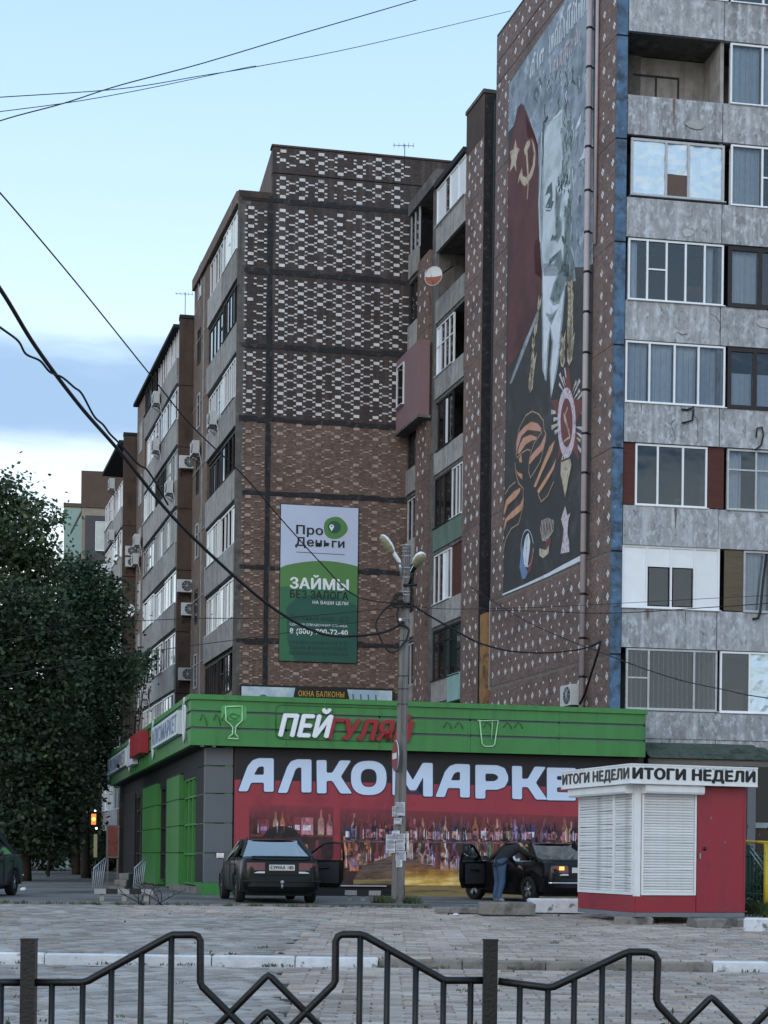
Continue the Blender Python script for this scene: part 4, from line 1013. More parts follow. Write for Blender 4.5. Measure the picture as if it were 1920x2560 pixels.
for a, b in rows:
    for q in range(9):        # smeared tar over the joints, uneven in height
        u = US + (UE - US) * q / 9; jt.box(W1F, u, u + (UE - US) / 9, -.1, .014 + rr.uniform(0, .012), b - .11 - rr.uniform(0, .06), b + rr.uniform(.01, .10))
    for q in range(3):
        u = .02 + (US - .1) * q / 3; jt.box(W1F, u, u + (US - .1) / 3, -.1, -.004 + rr.uniform(0, .02), b - .1 - rr.uniform(0, .08), b + rr.uniform(.01, .1))
for k in range(16): jt.box(W1F, US - .10 - rr.uniform(0, .03), US + .05 + rr.uniform(0, .03), -.1, .016 + rr.uniform(0, .01), 6 + k * 1.32, 6 + (k + 1) * 1.32)
jt.build('tar_joint', m_joint, blk1, kind='stuff')
MB().box(W1L, -.05, .02, -.3, .03, 4, 27).build('corner_trim', m_conc_dk, blk1)
MB().hexa([W1L.p(-10.6, -1.15, -.5), W1L.p(-.4, -1.15, -.5), W1F.p(UE - .1, -.41, -.5), W1F.p(UE - .1, -11.5, -.5),
           W1L.p(-10.6, -1.15, 26.4), W1L.p(-.4, -1.15, 26.4), W1F.p(UE - .1, -.41, 26.4), W1F.p(UE - .1, -11.5, 26.4)]).build('core_wall', m_render, blk1)
MB().hexa([W1L.p(-10.6, -1.0, 26.5), W1L.p(-.4, -.6, 26.5), W1F.p(UE, -.41, 26.5), W1F.p(UE, -11.5, 26.5),
           W1L.p(-10.6, -1.0, 26.7), W1L.p(-.4, -.6, 26.7), W1F.p(UE, -.41, 26.7), W1F.p(UE, -11.5, 26.7)]).build('roof', m_roof, blk1)
rs = random.Random(17)
def loggia_stack(fr, blk, ua, ub, zbs, ph, zone, split, seed, cfg=None, tops=True):
    """a tier of loggias: slab, parapet panels, glazing for each floor"""
    r = random.Random(seed)
    for k, zz in enumerate(zbs):
        MB().box(fr, ua, ub, -1.14, -.09, zz - .12, zz + .03).build('floor_slab', m_conc_dk, blk)
        e = [ua] + [ua + (ub - ua) * s_ for s_ in split] + [ub]
        for a, b in zip(e[:-1], e[1:]):
            MB().box(fr, a + .012, b - .012, -.09 + r.uniform(-.01, .015), .03 + r.uniform(0, .03), zz, zz + ph).build('balcony_panel', m_conc_mid, blk)
        for a, b in zip(e[:-1], e[1:]):
            n = r.choice([4, 5, 6]); kind = r.choice(['w', 'w', 'w', 'd', 'o'])
            if cfg and (k, round(a, 1)) in cfg: kind = cfg[(k, round(a, 1))]
            frm = {'w': m_pvc, 'd': m_darkwood, 'o': m_pvc_old}[kind]
            fills = [r.choice(['bright', 'bright', 'open', 'glass', 'open', 'dark', 'open']) if kind != 'd' else r.choice(['open', 'open', 'glass', 'open', 'dark']) for _ in range(n)]
            g0, g1 = a + .04 + r.choice([0, 0, .3]), b - .04 - r.choice([0, 0, .2])
            cols = [(q + 1) / n + r.uniform(-.03, .03) for q in range(n - 1)]
            glazing(fr, g0, g1, zz + ph + .03, zz + zone - r.choice([.16, .16, .3]), -.01 + r.uniform(-.05, .04), blk, cols, frm, fills, seed=seed + k, glass=m_glass_side, transoms=[(r.randrange(n), .55)] if r.random() < .4 else ())
    MB().box(fr, ub - .02, ub + .0, -1.1, -.1, zbs[0], zbs[-1] + zone).build('party_wall', m_conc_dk, blk)
z1s = [6.75 + 2.855 * k for k in range(0, 7)]
loggia_stack(W1L, blk1, -6.72, -.08, z1s, 1.13, 2.855, (.5,), 5, {(5, -6.7): 'd', (5, -3.4): 'd', (3, -6.7): 'd', (3, -3.4): 'd', (4, -3.4): 'w', (4, -6.7): 'w', (2, -3.4): 'w', (2, -6.7): 'w', (1, -3.4): 'w', (1, -6.7): 'w', (0, -3.4): 'd', (0, -6.7): 'd', (6, -3.4): 'w'})
MB().box(W1L, -10.6, .02, -1.2, .10, 26.72, 27.2).build('cornice', m_render, blk1)
# stair wall with narrow windows
MB().box(W1L, -10.6, -6.74, -1.1, -.02, -.5, 26.7).build('stair_wall', m_render, blk1)
for k in range(9):
    z = 3.1 + 2.855 * k
    glazing(W1L, -9.5, -8.75, z, z + 1.5, .012, blk1, (), m_darkwood if k % 2 else m_pvc_old, ['dark'], sill=False, dep=.05)
sm = MB()
for k in range(9): sm.box(W1L, -10.55, -6.76, -.05, .008, 4.13 + 2.855 * k - .02, 4.13 + 2.855 * k + .02)
sm.box(W1L, -7.95, -7.9, -.05, .02, 4, 26.5)
sm.build('mortar_seam', m_conc_mid, blk1, kind='stuff')
# ================================================================== second section, projecting
P2 = W1L.p(-10.6, 0, 0); B0 = Vector(((434 - CX) / F * 75.25, 75.25, 0))
W2F = Fr((B0.x, B0.y, 0), R_(11)); W2L = Fr((B0.x, B0.y, 0), X=(math.sin(R_(15.8)), -math.cos(R_(15.8))))
blk2 = thing('apartment_building', 'grey and brown apartment section with glazed balconies left of the patterned block', 'building', (B0.x, B0.y, .4))
z2 = [8.95 + 2.76 * k for k in range(-1, 6)]
for a, b in zip([-.5] + [z2[0] - .2 + 2.76 * k for k in range(0, 7)], [z2[0] - .2 + 2.76 * k for k in range(0, 7)] + [25.55]):
    MB().box(W2F, .0, .86, -.45, 0, a, b - .03).build('fin_panel', m_fin, blk2)
MB().box(W2F, -.02, .9, -.5, .03, 25.55, 25.7).build('fin_cap', m_roof, blk2)
LG2 = 14.6
MB().box(W2L, -LG2, -.46, -7, -1.15, -.5, 25.2).build('core_wall', m_render, blk2)
loggia_stack(W2L, blk2, -11.4, -.46, z2, 1.14, 2.76, (.36, .68), 9)
MB().box(W2L, -LG2, -.46, -1.25, .22, 25.25, 25.4).build('loggia_roof', m_roof, blk2)
MB().box(W2L, -LG2, -11.45, -1.2, -.02, -.5, 25.2).build('stair_wall', m_render, blk2)
for k in range(8): glazing(W2L, -13.6, -12.6, 3.2 + 2.76 * k, 4.7 + 2.76 * k, .01, blk2, (.5,), m_pvc_old, ['dark', 'bright'], sill=False, dep=.05)
# third section
C3 = Vector(((297 - CX) / F * 89.4, 89.4, 0))
W3F = Fr((C3.x, C3.y, 0), R_(11)); W3L = Fr((C3.x, C3.y, 0), X=(math.sin(R_(15.8)), -math.cos(R_(15.8))))
blk3 = thing('apartment_building', 'lower apartment section behind the tree with a dark end fin and air conditioners', 'building', (C3.x, C3.y, .3))
z3 = [8.2 + 2.7 * k for k in range(-2, 5)]
for a, b in zip([-1] + [z3[0] + 2.7 * k for k in range(7)], [z3[0] + 2.7 * k for k in range(7)] + [23.8]):
    MB().box(W3F, 0, .9, -.45, 0, a, b - .03).build('fin_panel', m_fin, blk3)
MB().box(W3L, -8.6, -.46, -7, -1.15, -1, 23.4).build('core_wall', m_render, blk3)
loggia_stack(W3L, blk3, -8.4, -.46, z3, 1.1, 2.7, (.5,), 14)
MB().box(W3L, -8.6, -.4, -1.3, .2, 23.45, 23.62).build('loggia_roof', m_roof, blk3)
MB().box(W3F, -.02, .95, -.5, .03, 23.8, 23.95).build('fin_cap', m_roof, blk3)
# far blocks beyond the tree
D4 = Vector(((194 - CX) / F * 115, 115, 0)); W4F = Fr((D4.x, D4.y, 0), R_(8)); W4L = Fr((D4.x, D4.y, 0), X=(math.sin(R_(15.8)), -math.cos(R_(15.8))))
m_far = mk('far_brown_panel', '#57483f', .9, .15, .6, bump=.2, bscale=8, streak='#3e332d', streak_amt=.3)
m_farg = mk('far_purple_grey_paint', '#4f4a4f', .9, .08, .6)
m_farw = mk('far_pale_tile', '#8e857b', .9, .15, 4)
blk4 = thing('apartment_building', 'far brown apartment block with purple grey balcony walls above the tree top', 'building', (D4.x, D4.y, .3))
MB().box(W4F, 0, 6, -9, -.01, -1, 27.2).build('wall', m_farw, blk4)
MB().box(W4F, -.05, 6, -9.05, .1, 25.2, 27.7).build('parapet', m_far, blk4)
MB().box(W4F, .25, 5.8, -.5, .35, 3, 24.6).build('balcony_tower', m_farg, blk4)
for k in range(8):
    z = 22.2 - 2.9 * k
    glazing(W4F, .95, 2.05, z, z + 2.0, .42, blk4, (.7,), m_pvc, ['bright', 'glass'], dep=.06)
    glazing(W4F, 2.1, 2.9, z, z + 2.0, .42, blk4, (), m_darkwood, ['dark'], dep=.06)
for k in range(9): MB().box(W4L, -8, -.05, -.02, .04, 24.8 - 2.9 * k, 25.0 - 2.9 * k).build('string_course', m_far, blk4)
E4 = Vector(((150 - CX) / F * 128, 128, 0)); W5F = Fr((E4.x, E4.y, 0), R_(8)); W5L = Fr((E4.x, E4.y, 0), X=(math.sin(R_(15.8)), -math.cos(R_(15.8))))
blk5 = thing('apartment_building', 'far pale green block end rising just above the tree leaves', 'building', (E4.x, E4.y, .3))
m_palegreen = mk('pale_green_render', '#8ba39c', .9, .08, .5)
MB().box(W5F, 0, 3.4, -8, 0, -1, 27.9).build('wall', m_palegreen, blk5)
MB().box(W5F, -.05, 3.4, -8.1, .1, 27.905, 28.2).build('parapet', m_far, blk5)
for k in range(8): glazing(W5L, -4.5, -2.6, 24 - 2.9 * k, 25.7 - 2.9 * k, .03, blk5, (.5,), m_pvc, ['dark', 'bright'], dep=.05, sill=False)
# ================================================================== the shop
def rnd_poly(pts, r, n=3):
    out = []; L = len(pts)
    for k in range(L):
        p0, p, p2 = (Vector(pts[k - 1]), Vector(pts[k]), Vector(pts[(k + 1) % L]))
        a, b = p0 - p, p2 - p; ra = min(r, a.length * .45, b.length * .45)
        A, B = p + a.normalized() * ra, p + b.normalized() * ra
        for q in range(n + 1):
            t = q / n; out.append(tuple((1 - t) ** 2 * A + 2 * t * (1 - t) * p + t * t * B))
    return out
def grow(pts, d):
    L = len(pts); area = sum(pts[k][0] * pts[(k + 1) % L][1] - pts[(k + 1) % L][0] * pts[k][1] for k in range(L)); sg = 1 if area > 0 else -1; out = []
    for k in range(L):
        a, b, c = Vector(pts[k - 1]), Vector(pts[k]), Vector(pts[(k + 1) % L])
        t = (c - a); t = t.normalized() if t.length > 1e-9 else Vector((1, 0)); out.append((b.x + sg * t.y * d, b.y - sg * t.x * d))
    return out
m_green = mk('shop_green_cladding', '#377a39', .42, .10, 1.2, streak='#28542c', streak_amt=.4, spec=.5, rndv=.03, blot='#2e6a31', blot_lo=.55, blot_hi=.75, blot_scale=.6)
m_green2 = mk('shop_green_patch', '#4f9a55', .4, .06, 2)
m_groove = mk('shop_groove', '#4f5a62', .5, .1, 3)
m_cass = mk('grey_cassette', '#555a60', .42, .06, 1.5, spec=.5, rndv=.05)
m_cassd = mk('dark_grey_cassette', '#222428', .6, .08, 1.5, spec=.15, rndv=.08)
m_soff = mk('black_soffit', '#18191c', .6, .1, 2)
m_shopglass = mk_pane('shop_dark_glass', '#11161a', .08, spec=.35, coat=0)
m_red_letter = mk('red_letter', '#8f1f2a', .45, .08, 4)
m_wht_letter = mk('white_letter', '#dfe3ea', .4, .05, 4)
m_neon = mk('unlit_neon_tube', '#9fcf9f', .3, .05, 4)
m_neong = mk('dead_neon_stain', '#35683a', .5, .1, 3)
S0 = Vector(((473 - CX) / F * 42.0, 42.0, 0))
WF = Fr((S0.x, S0.y, 0), R_(13.5))                                     # fascia front
WFL = Fr((S0.x, S0.y, 0), X=(math.sin(R_(13.5)), -math.cos(R_(13.5)))) # fascia, street side
p_ = .44
Q0 = S0 + WF.X * p_ - WF.Y * p_
WS = Fr((Q0.x, Q0.y, 0), R_(13.5)); WSL = Fr((Q0.x, Q0.y, 0), X=(math.sin(R_(13.5)), -math.cos(R_(13.5))))
shop = thing('shop', 'single storey shop with bright green fascia and grey corner column', 'shop', (S0.x, S0.y, .49))
zt, zbm = WF.uv(478, 1735)[1], WF.uv(478, 1862)[1]
UR = WF.uv(1614, 1830)[0]; UL = WFL.uv(275, 1930)[0]
H_ = zt - zbm
zb1, zb2 = zbm + H_ * .34, zbm + H_ * .665       # grooves
def fband(fr, a, b, name='fascia_band'):
    MB().box(fr, a, b, -.12, 0, zbm, zb1 - .03).build(name, m_green, shop)
    MB().box(fr, a, b, -.12, -.004, zb1 + .03, zb2 - .03).build(name, m_green, shop)
    MB().box(fr, a, b, -.12, 0, zb2 + .03, zt - .13).build(name, m_green, shop)
    MB().box(fr, a + .02, b - .02, -.14, -.05, zbm + .02, zt - .15).build('fascia_groove', m_groove, shop)
NP = 5
for k in range(NP): fband(WF, .0 + UR * k / NP + (.003 if k else 0), UR * (k + 1) / NP - .003)
for k in range(NP): fband(WFL, UL + (-UL) * k / NP + .003, UL + (-UL) * (k + 1) / NP - (.003 if k < NP - 1 else .122))
MB().box(WF, -.05, UR + .03, -.3, .06, zt - .128, zt).build('coping', m_green, shop)
MB().box(WFL, UL, -.302, -.3, .06, zt - .128, zt - .002).build('coping', m_green, shop)
MB().box(WF, UR - .004, UR + .0, -3, 0, zbm, zt - .13).build('fascia_end', m_green, shop)
# soffit and dark header
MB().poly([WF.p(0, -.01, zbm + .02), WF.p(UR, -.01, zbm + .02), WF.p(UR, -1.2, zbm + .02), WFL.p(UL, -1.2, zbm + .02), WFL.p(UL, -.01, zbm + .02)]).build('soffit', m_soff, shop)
MB().poly([WF.p(0, -.3, zt - .05), WF.p(UR, -.3, zt - .05), WF.p(UR, -3.2, zt - .05), WF.p(6, -9, zt - .05), WFL.p(UL, -6, zt - .05), WFL.p(UL, -.3, zt - .05)]).build('roof', m_roof, shop)
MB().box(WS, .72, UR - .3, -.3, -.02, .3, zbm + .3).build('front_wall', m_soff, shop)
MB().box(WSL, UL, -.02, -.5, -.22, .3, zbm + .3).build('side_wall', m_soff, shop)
MB().box(WSL, UL, -.02, -.5, -.02, 3.6, zbm + .3).build('header', m_cassd, shop)
zj = [.80, 1.57, 2.33, 3.08, 3.78, zbm]
uc = WS.uv(581, 2050)[0]; ucl = WSL.uv(489, 2050)[0]
for a, b in zip(zj[:-1], zj[1:]):
    MB().box(WS, 0, uc, -.3, 0, a, b - .03).build('column_cassette', m_cass, shop)
    MB().box(WSL, ucl, -.002, -.3, -.001, a, b - .03).build('column_cassette', m_cassd, shop)
MB().box(WS, .02, uc - .02, -.28, -.02, .5, zbm).build('column_core', m_green, shop)
MB().box(WSL, ucl + .02, -.02, -.28, -.02, .5, zbm).build('column_core', m_green, shop)
for a_ in (.32, .62): MB().lathe(WF.p(a_, -.2, zbm + .02), (0, 0, -1), [(.0, .05), (.045, .05), (.05, 0)], 12).build('spotlight', m_pvc, shop)
MB().box(WS, -.06, uc + .02, -.6, .10, .45, .795).build('base', m_green, shop)
MB().box(WSL, -6.8, -.5, -.3, .14, .45, .66).build('step', m_kerbg, shop)
MB().box(WS, uc + .03, UR - .3, -.2, .35, .45, .62).build('step', m_cassd, shop)
# street side: green and grey columns, dark glazing in frames
def ul(pxx): return WSL.uv(pxx, 2050)[0]
def colL(p0, p1, mat, proud):
    a, b = ul(p0), ul(p1)
    for z0, z1 in zip(zj[:-2], zj[1:-1]): MB().box(WSL, a, b, -.5, proud, z0 - (.25 if z0 < 1 else 0), z1 - .03).build('column_cassette', mat, shop)
    MB().box(WSL, a + .03, b - .03, -.5, proud - .02, .5, 3.8).build('column_core', m_soff, shop)
colL(424, 456, m_green, .10); colL(363, 398, m_green, .10); colL(311, 338, m_cassd, .02)
def glz(p0, p1, nx, mat, frame):
    a, b = ul(p0), ul(p1); 
    for i in range(nx):
        c, d = a + (b - a) * i / nx, a + (b - a) * (i + 1) / nx
        w = MB().box(WSL, c + .01, c + .07, -.2, -.04, .7, 3.6).box(WSL, d - .07, d - .01, -.2, -.04, .7, 3.6)
        for z in (.7, 1.5, 2.3, 3.05, 3.55): w.box(WSL, c + .07, d - .07, -.2, -.045, z, z + .05)
        wo = w.build('shop_window', frame, shop)
        for z0, z1 in ((.75, 1.5), (1.55, 2.3), (2.35, 3.05), (3.1, 3.55)): MB().box(WSL, c + .07, d - .07, -.15, -.13, z0, z1).build('pane', mat, wo)
glz(457, 488, 3, m_shopglass, m_green); glz(399, 423, 2, m_shopglass, m_soff); glz(339, 362, 2, m_cassd, m_soff)
# fascia signs -------------------------------------------------
def rectp(fr, x0, y0, x1, y1):
    u0, za = fr.uv(x0, y0); u1, zb_ = fr.uv(x1, y1); return u0, u1, zb_, za
sg = thing('shop_sign', 'white and red slanted letters on the front of the green shop fascia', 'sign', tuple(WF.p(3.4, .05, zbm + .5)))
def word(body, x0, ytop, x1, ybot, mat, proud, bold=.05, shear=.28, fr=WF):
    u0 = fr.uv(x0, 1810)[0]; u1 = fr.uv(x1, 1810)[0]; xm = (x0 + x1) / 2
    return MB().text(fr, body, u0, u1, fr.uv(xm, ybot)[1], fr.uv(xm, ytop)[1], proud, 0, bold, shear, depth=.06)
word('ПЕЙ', 697, 1772, 829, 1842, m_wht_letter, .1).build('white_letters', m_wht_letter, sg)
word('ГУЛЯЙ', 818, 1786, 1031, 1850, m_red_letter, .09).build('red_letters', m_red_letter, sg)
pl = MB()
u0, u1, z0, z1 = rectp(WF, 690, 1762, 1012, 1856)
fr_ = rnd_poly([(u0, z0), (u1, z0), (u1, z1), (u0, z1)], .15, 5)
pts = [WF.p(a, .012, b) for a, b in fr_ + fr_[:1]]
pl.tube(pts, .012, 6); pl.build('rounded_outline', m_neong, sg)
# fixings along the fascia sheets
fx = MB()
for k in range(NP + 1):
    for z in (zbm + .06, zb1 - .07, zb1 + .07, zb2 - .07, zb2 + .07, zt - .18):
        for o_ in (-.05, .05):
            u = UR * k / NP + o_
            if 0 < u < UR: fx.lathe(WF.p(u, 0, z), WF.Y, [(.014, 0), (.012, .008), (0, .009)], 6)
fx.build('screw_head', m_groove, shop, kind='stuff', recalc=False)
# unlit neon goblet and glass
ng = thing('neon_sign', 'unlit pale green neon outline of a wine glass on the left of the fascia', 'neon sign', tuple(WF.p(1.2, .03, zbm + .5)))
def npx(lst, off=.035): return [WF.p(*(lambda q: (q[0], off, q[1]))(WF.uv(a, b, 0))) for a, b in lst]
kk = lambda pts, x0, y0, k: [(x0 + a * k, y0 + b * k) for a, b in pts]
gob = kk([(1390, 320), (1585, 310), (1590, 480), (1540, 525), (1510, 560), (1505, 640), (1530, 665), (1545, 700), (1415, 690), (1445, 665), (1475, 640), (1475, 560), (1440, 520), (1395, 480), (1390, 320)], 270, 1700, .211)
MB().tube(npx(gob), .02, 8).build('neon_tube', m_neon, ng)
MB().tube(npx(kk([(1435, 420), (1480, 395), (1560, 425), (1500, 465), (1435, 430)], 270, 1700, .211)), .012, 6).build('inner_tube', m_neong, ng)
for x0 in (1090, 1250, 1350):
    MB().tube(npx(kk([(x0, 480), (x0 + 30, 400), (x0 + 60, 440), (x0 + 85, 540)], 270, 1700, .211), .02), .011, 6).build('bracket_loop', m_neong, ng)
u0, u1, z0, z1 = rectp(WF, 553, 1762, 616, 1822)
MB().flat(WF, rnd_poly([(u0, z0 + .2), (u1, z0 + .2), (u1, z1), (u0, z1)], .1, 4), .006).build('backing_patch', m_green2, ng)
ng2 = thing('neon_sign', 'unlit pale neon outline of a tumbler with a straw on the right of the fascia', 'neon sign', tuple(WF.p(8.5, .03, zbm + .5)))
MB().tube(npx(kk([(335, 365), (375, 370), (520, 365), (490, 580), (470, 600), (400, 600), (375, 575), (355, 365)], 1100, 1700, .2773)), .018, 8).build('neon_tube', m_neon, ng2)
MB().tube(npx(kk([(468, 375), (462, 535)], 1100, 1700, .2773)), .012, 6).build('straw_tube', m_neon, ng2)
for x0 in (60, 160, 420, 600, 700):
    MB().tube(npx(kk([(x0 - 30, 430), (x0, 380), (x0 + 30, 400), (x0 + 45, 440)], 1100, 1700, .2773), .02), .011, 6).build('bracket_loop', m_neong, ng2)
# street-side lightboxes
m_boxw = mk('dull_white_lightbox', '#c9ced6', .45, .08, 3, streak='#8d96a3', streak_amt=.25)
def boxsign(fr, px0, px1, f0, f1, label, body, ends=True):
    a, b = fr.uv(px0, 1850)[0], fr.uv(px1, 1850)[0]; z0, z1 = zbm + H_ * f0, zbm + H_ * f1
    t = thing('light_box', label, 'sign', tuple(fr.p((a + b) / 2, .1, z0)))
    MB().box(fr, a, b, .02, .16, z0, z1).build('box', m_boxw, t)
    if body: MB().text(fr, body, a + .2, b - .2, z0 + .08, z1 - .08, .164, 0, .02).build('letters', m_wl_blue, t)
    return t, a, b
m_wl_blue = mk('faded_blue_letters', '#6d7f9d', .6, .1, 4)
boxsign(WFL, 392, 458, .30, .78, 'white lightbox on the side fascia nearest the shop corner', 'АЛКОМАРКЕТ')
boxsign(WFL, 280, 325, .30, .78, 'white lightbox at the far end of the side fascia', 'АЛКОМАРКЕТ')
t = thing('shop_sign', 'white and red lettered sign in the middle of the side fascia', 'sign', tuple(WFL.p(WFL.uv(352, 1850)[0], .1, zbm + .4)))
a, b, c = (WFL.uv(q, 1850)[0] for q in (332, 347, 373))
MB().box(WFL, a, b, .02, .2, zbm + .25, zbm + .98).build('white_letters', m_boxw, t); MB().box(WFL, b + .02, c, .02, .3, zbm + .42, zbm + 1.12).build('red_letters', m_red_letter, t)
for q, l in ((466, 'unlit neon glass tubes hanging at the corner end of the side fascia'), (388, 'unlit neon glass tubes between the white and red side signs'), (329, 'unlit neon bottle tubes left of the white and red side sign'), (277, 'unlit neon tubes at the very far end of the side fascia')):
    u = WFL.uv(q, 1850)[0]; t = thing('neon_sign', l, 'neon sign', tuple(WFL.p(u, .1, zbm + .2)))
    w = .55 if q > 380 else 1.0
    MB().tube([WFL.p(u - w * .4, .06, zbm + 1.1), WFL.p(u - w * .35, .06, zbm + .5), WFL.p(u - .05, .06, zbm + .25), WFL.p(u, .06, zbm + .12), WFL.p(u + .1, .06, zbm + .3), WFL.p(u + w * .4, .06, zbm + .55), WFL.p(u + w * .45, .06, zbm + 1.0), WFL.p(u - w * .4, .06, zbm + 1.1)], .035, 6).build('neon_tube', m_boxw, t)
    MB().tube([WFL.p(u, .07, zbm + 1.05), WFL.p(u + .1, .07, zbm + 1.25)], .03, 6).build('neon_tube', m_boxw, t)
# ---- the big printed banner under the fascia
m_bblack = mk('banner_black', '#201c20', .55, .12, 1.5)
m_bred = mk('banner_red', '#95343f', .5, .1, .8, bump=.35, bscale=2.2, blot='#742a35', blot_lo=.5, blot_hi=.7, blot_scale=.7)
m_bdark = mk('banner_dark_shelf', '#2b1b1d', .55, .2, 1.2, blot='#4a2c2e', blot_lo=.5, blot_hi=.7, blot_scale=1.2)
m_bgrey = mk('banner_grey_shelf', '#5d5253', .55, .2, 2)
m_blet = mk('banner_letters', '#c3d4ee', .5, .04, 2)
m_bnavy = mk('banner_navy_outline', '#27304f', .5, .05, 2)
m_brown = mk('banner_brown_sack', '#5d483c', .55, .3, 3, blot='#7c614e', blot_lo=.48, blot_hi=.66, blot_scale=3, blot2='#3f302a', b2lo=.52, b2hi=.64, b2scale=4, stretch=(.6, .6, 2))
m_byel = mk('banner_yellow_table', '#c9a24a', .5, .25, 1.2, blot='#e8d07c', blot_lo=.48, blot_hi=.62, blot_scale=1, blot2='#8a6a3c', b2lo=.55, b2hi=.66, b2scale=1.3, stretch=(.6, .6, 4))
m_bplank = mk('banner_plank', '#8d7a4f', .55, .3, 1.3, stretch=(.5, .5, 8), blot='#5b4d34', blot_lo=.48, blot_hi=.6, blot_scale=1.2)
def mk_print(name, col):
    m = mk(name, col, .5, .5, 5, blot='#2a1a1c', blot_lo=.50, blot_hi=.66, blot_scale=4.5, blot2=tuple(min(1, x * 1.7 + .02) for x in lin(col)), b2lo=.56, b2hi=.66, b2scale=9, stretch=(1, 1, .7)); t = m.node_tree; p = t.nodes['Principled BSDF']; src = p.inputs['Base Color'].links[0].from_socket
    tc = N(t, 'ShaderNodeTexCoord'); sp = N(t, 'ShaderNodeSeparateXYZ'); t.links.new(tc.outputs['Object'], sp.inputs[0])
    n = N(t, 'ShaderNodeTexNoise'); n.inputs['Scale'].default_value = 2.5; t.links.new(tc.outputs['Object'], n.inputs[0])
    f = mth(t, 'MULTIPLY_ADD', mth(t, 'SUBTRACT', n.outputs[0], .5), .5, sp.outputs[2])
    rp_ = ramp(t, [(.31, (0, 0, 0)), (.45, (1, 1, 1))]); mp_ = mth(t, 'MULTIPLY', f, .2); t.links.new(mp_, rp_.inputs[0])
    t.links.new(mixc(t, src, lin('#8b3440'), rp_.outputs[0]), p.inputs['Base Color']); return m
PR = [mk_print('print_' + n, c) for n, c in (('purple', '#86709c'), ('navy', '#2f3659'), ('wine', '#71343a'), ('amber', '#9a5d3c'), ('pale', '#d0c9d6'), ('tan', '#ab8d76'), ('orange', '#c07450'), ('black', '#1a1417'), ('rose', '#b57a86'), ('green', '#55775b'), ('shelf', '#3d2523'), ('mid', '#6a5258'))]
bn = thing('banner', 'wide printed banner with huge pale letters over red and bottle shelves', 'banner', tuple(WS.p(6, .04, .65)))
bz0 = WS.uv(900, 2213)[1]; bz1 = zbm - .02; UB0 = uc + .04; UB1 = UR - .35
zr = WS.uv(585, 1949)[1]
MB().box(WS, UB0, UB1, .02, .045, bz0, bz1).build('sheet', m_bred, bn)
pr = MB().quad(WS, UB0 + .003, UB1 - .003, .049, zr, bz1 - .003); pr.build('black_print', m_bblack, bn)
def bp(lst): return [WS.uv(*q) for q in lst]
pr = MB(); OFF = .052
def prt(lst, m, o=0): pr.flat(WS, bp(lst) if lst[0][0] > 100 else lst, OFF + o * .003, m)
# shelves of bottles
prt([(622, 2012), (832, 2016), (832, 2140), (800, 2212), (622, 2210)], 10)
prt([(850, 2020), (1460, 2042), (1460, 2215), (850, 2212)], 10)
prt([(852, 2101), (1460, 2108), (1460, 2112), (852, 2105)], 11, 2); prt([(624, 2086), (832, 2088), (832, 2093), (624, 2091)], 2, 2)
rb = random.Random(44)
def bottle(x, yb_, w, h, body, lab):
    hh = h; s_ = w / 2
    prt([(x - s_, yb_), (x + s_, yb_), (x + s_, yb_ - hh * .55), (x + s_ * .35, yb_ - hh * .72), (x + s_ * .32, yb_ - hh), (x - s_ * .32, yb_ - hh), (x - s_ * .35, yb_ - hh * .72), (x - s_, yb_ - hh * .55)], body, 1)
    if lab is not None: prt([(x - s_ * .85, yb_ - hh * .12), (x + s_ * .85, yb_ - hh * .12), (x + s_ * .85, yb_ - hh * .42), (x - s_ * .85, yb_ - hh * .42)], lab, 2)
    prt([(x + s_ * .45, yb_ - hh * .05), (x + s_ * .7, yb_ - hh * .05), (x + s_ * .7, yb_ - hh * .52), (x + s_ * .45, yb_ - hh * .5)], rb.choice([4, body, body]), 3)
x = 640
while x < 1445:
    if not 828 < x < 862:
        yb_ = 2085 + (x - 640) * .016 if x < 830 else 2099 + (x - 850) * .012
        if rb.random() < .28: 
            w = rb.uniform(18, 32); h = rb.uniform(34, 48); c = rb.choice([0, 1, 1, 6, 5, 8, 2]); prt([(x - w / 2, yb_), (x + w / 2, yb_), (x + w / 2, yb_ - h), (x - w / 2, yb_ - h)], c, 1); prt([(x - w * .3, yb_ - h * .25), (x + w * .3, yb_ - h * .25), (x + w * .3, yb_ - h * .55), (x - w * .3, yb_ - h * .55)], rb.choice([4, 8, 0, 7]), 2); x += w + 4
        else:
            w = rb.uniform(11, 18); bottle(x, yb_, w, rb.uniform(48, 66), rb.choice([2, 3, 7, 1, 0, 5, 2, 8]), rb.choice([4, 5, 8, None, 0])); x += w + rb.uniform(2, 7)
    else: x += 8
for q in range(70):          # half-hidden back rows
    x = rb.uniform(870, 1440); bottle(x, 2098 + (x - 850) * .012, rb.uniform(9, 15), rb.uniform(30, 60), rb.choice([2, 7, 11, 1, 5]), rb.choice([None, 11, 8]))
    x = rb.uniform(870, 1440); bottle(x, 2165 + rb.uniform(-14, 4), rb.uniform(10, 18), rb.uniform(40, 66), rb.choice([2, 7, 11, 3, 5, 8]), rb.choice([None, 11, 5]))
x = 860
while x < 1445:
    yb_ = 2178 + (x - 860) * .012 + rb.uniform(-12, 8); w = rb.uniform(14, 26)
    bottle(x, yb_, w, rb.uniform(58, 86), rb.choice([2, 3, 3, 6, 5, 0, 1, 8, 4, 9]), rb.choice([4, 5, 8, None, 0, 6])); x += w + rb.uniform(3, 12)
x = 640
while x < 800:
    w = rb.uniform(14, 24); bottle(x, 2160 + rb.uniform(-5, 8), w, rb.uniform(50, 64), rb.choice([2, 3, 6, 7]), rb.choice([5, 8, None])); x += w + 6
prt([(655, 2094), (668, 2074), (690, 2065), (715, 2065), (738, 2074), (752, 2092)], 7, 3)
pr.build('printed_bottles', PR, bn, kind='stuff')
p2 = MB()
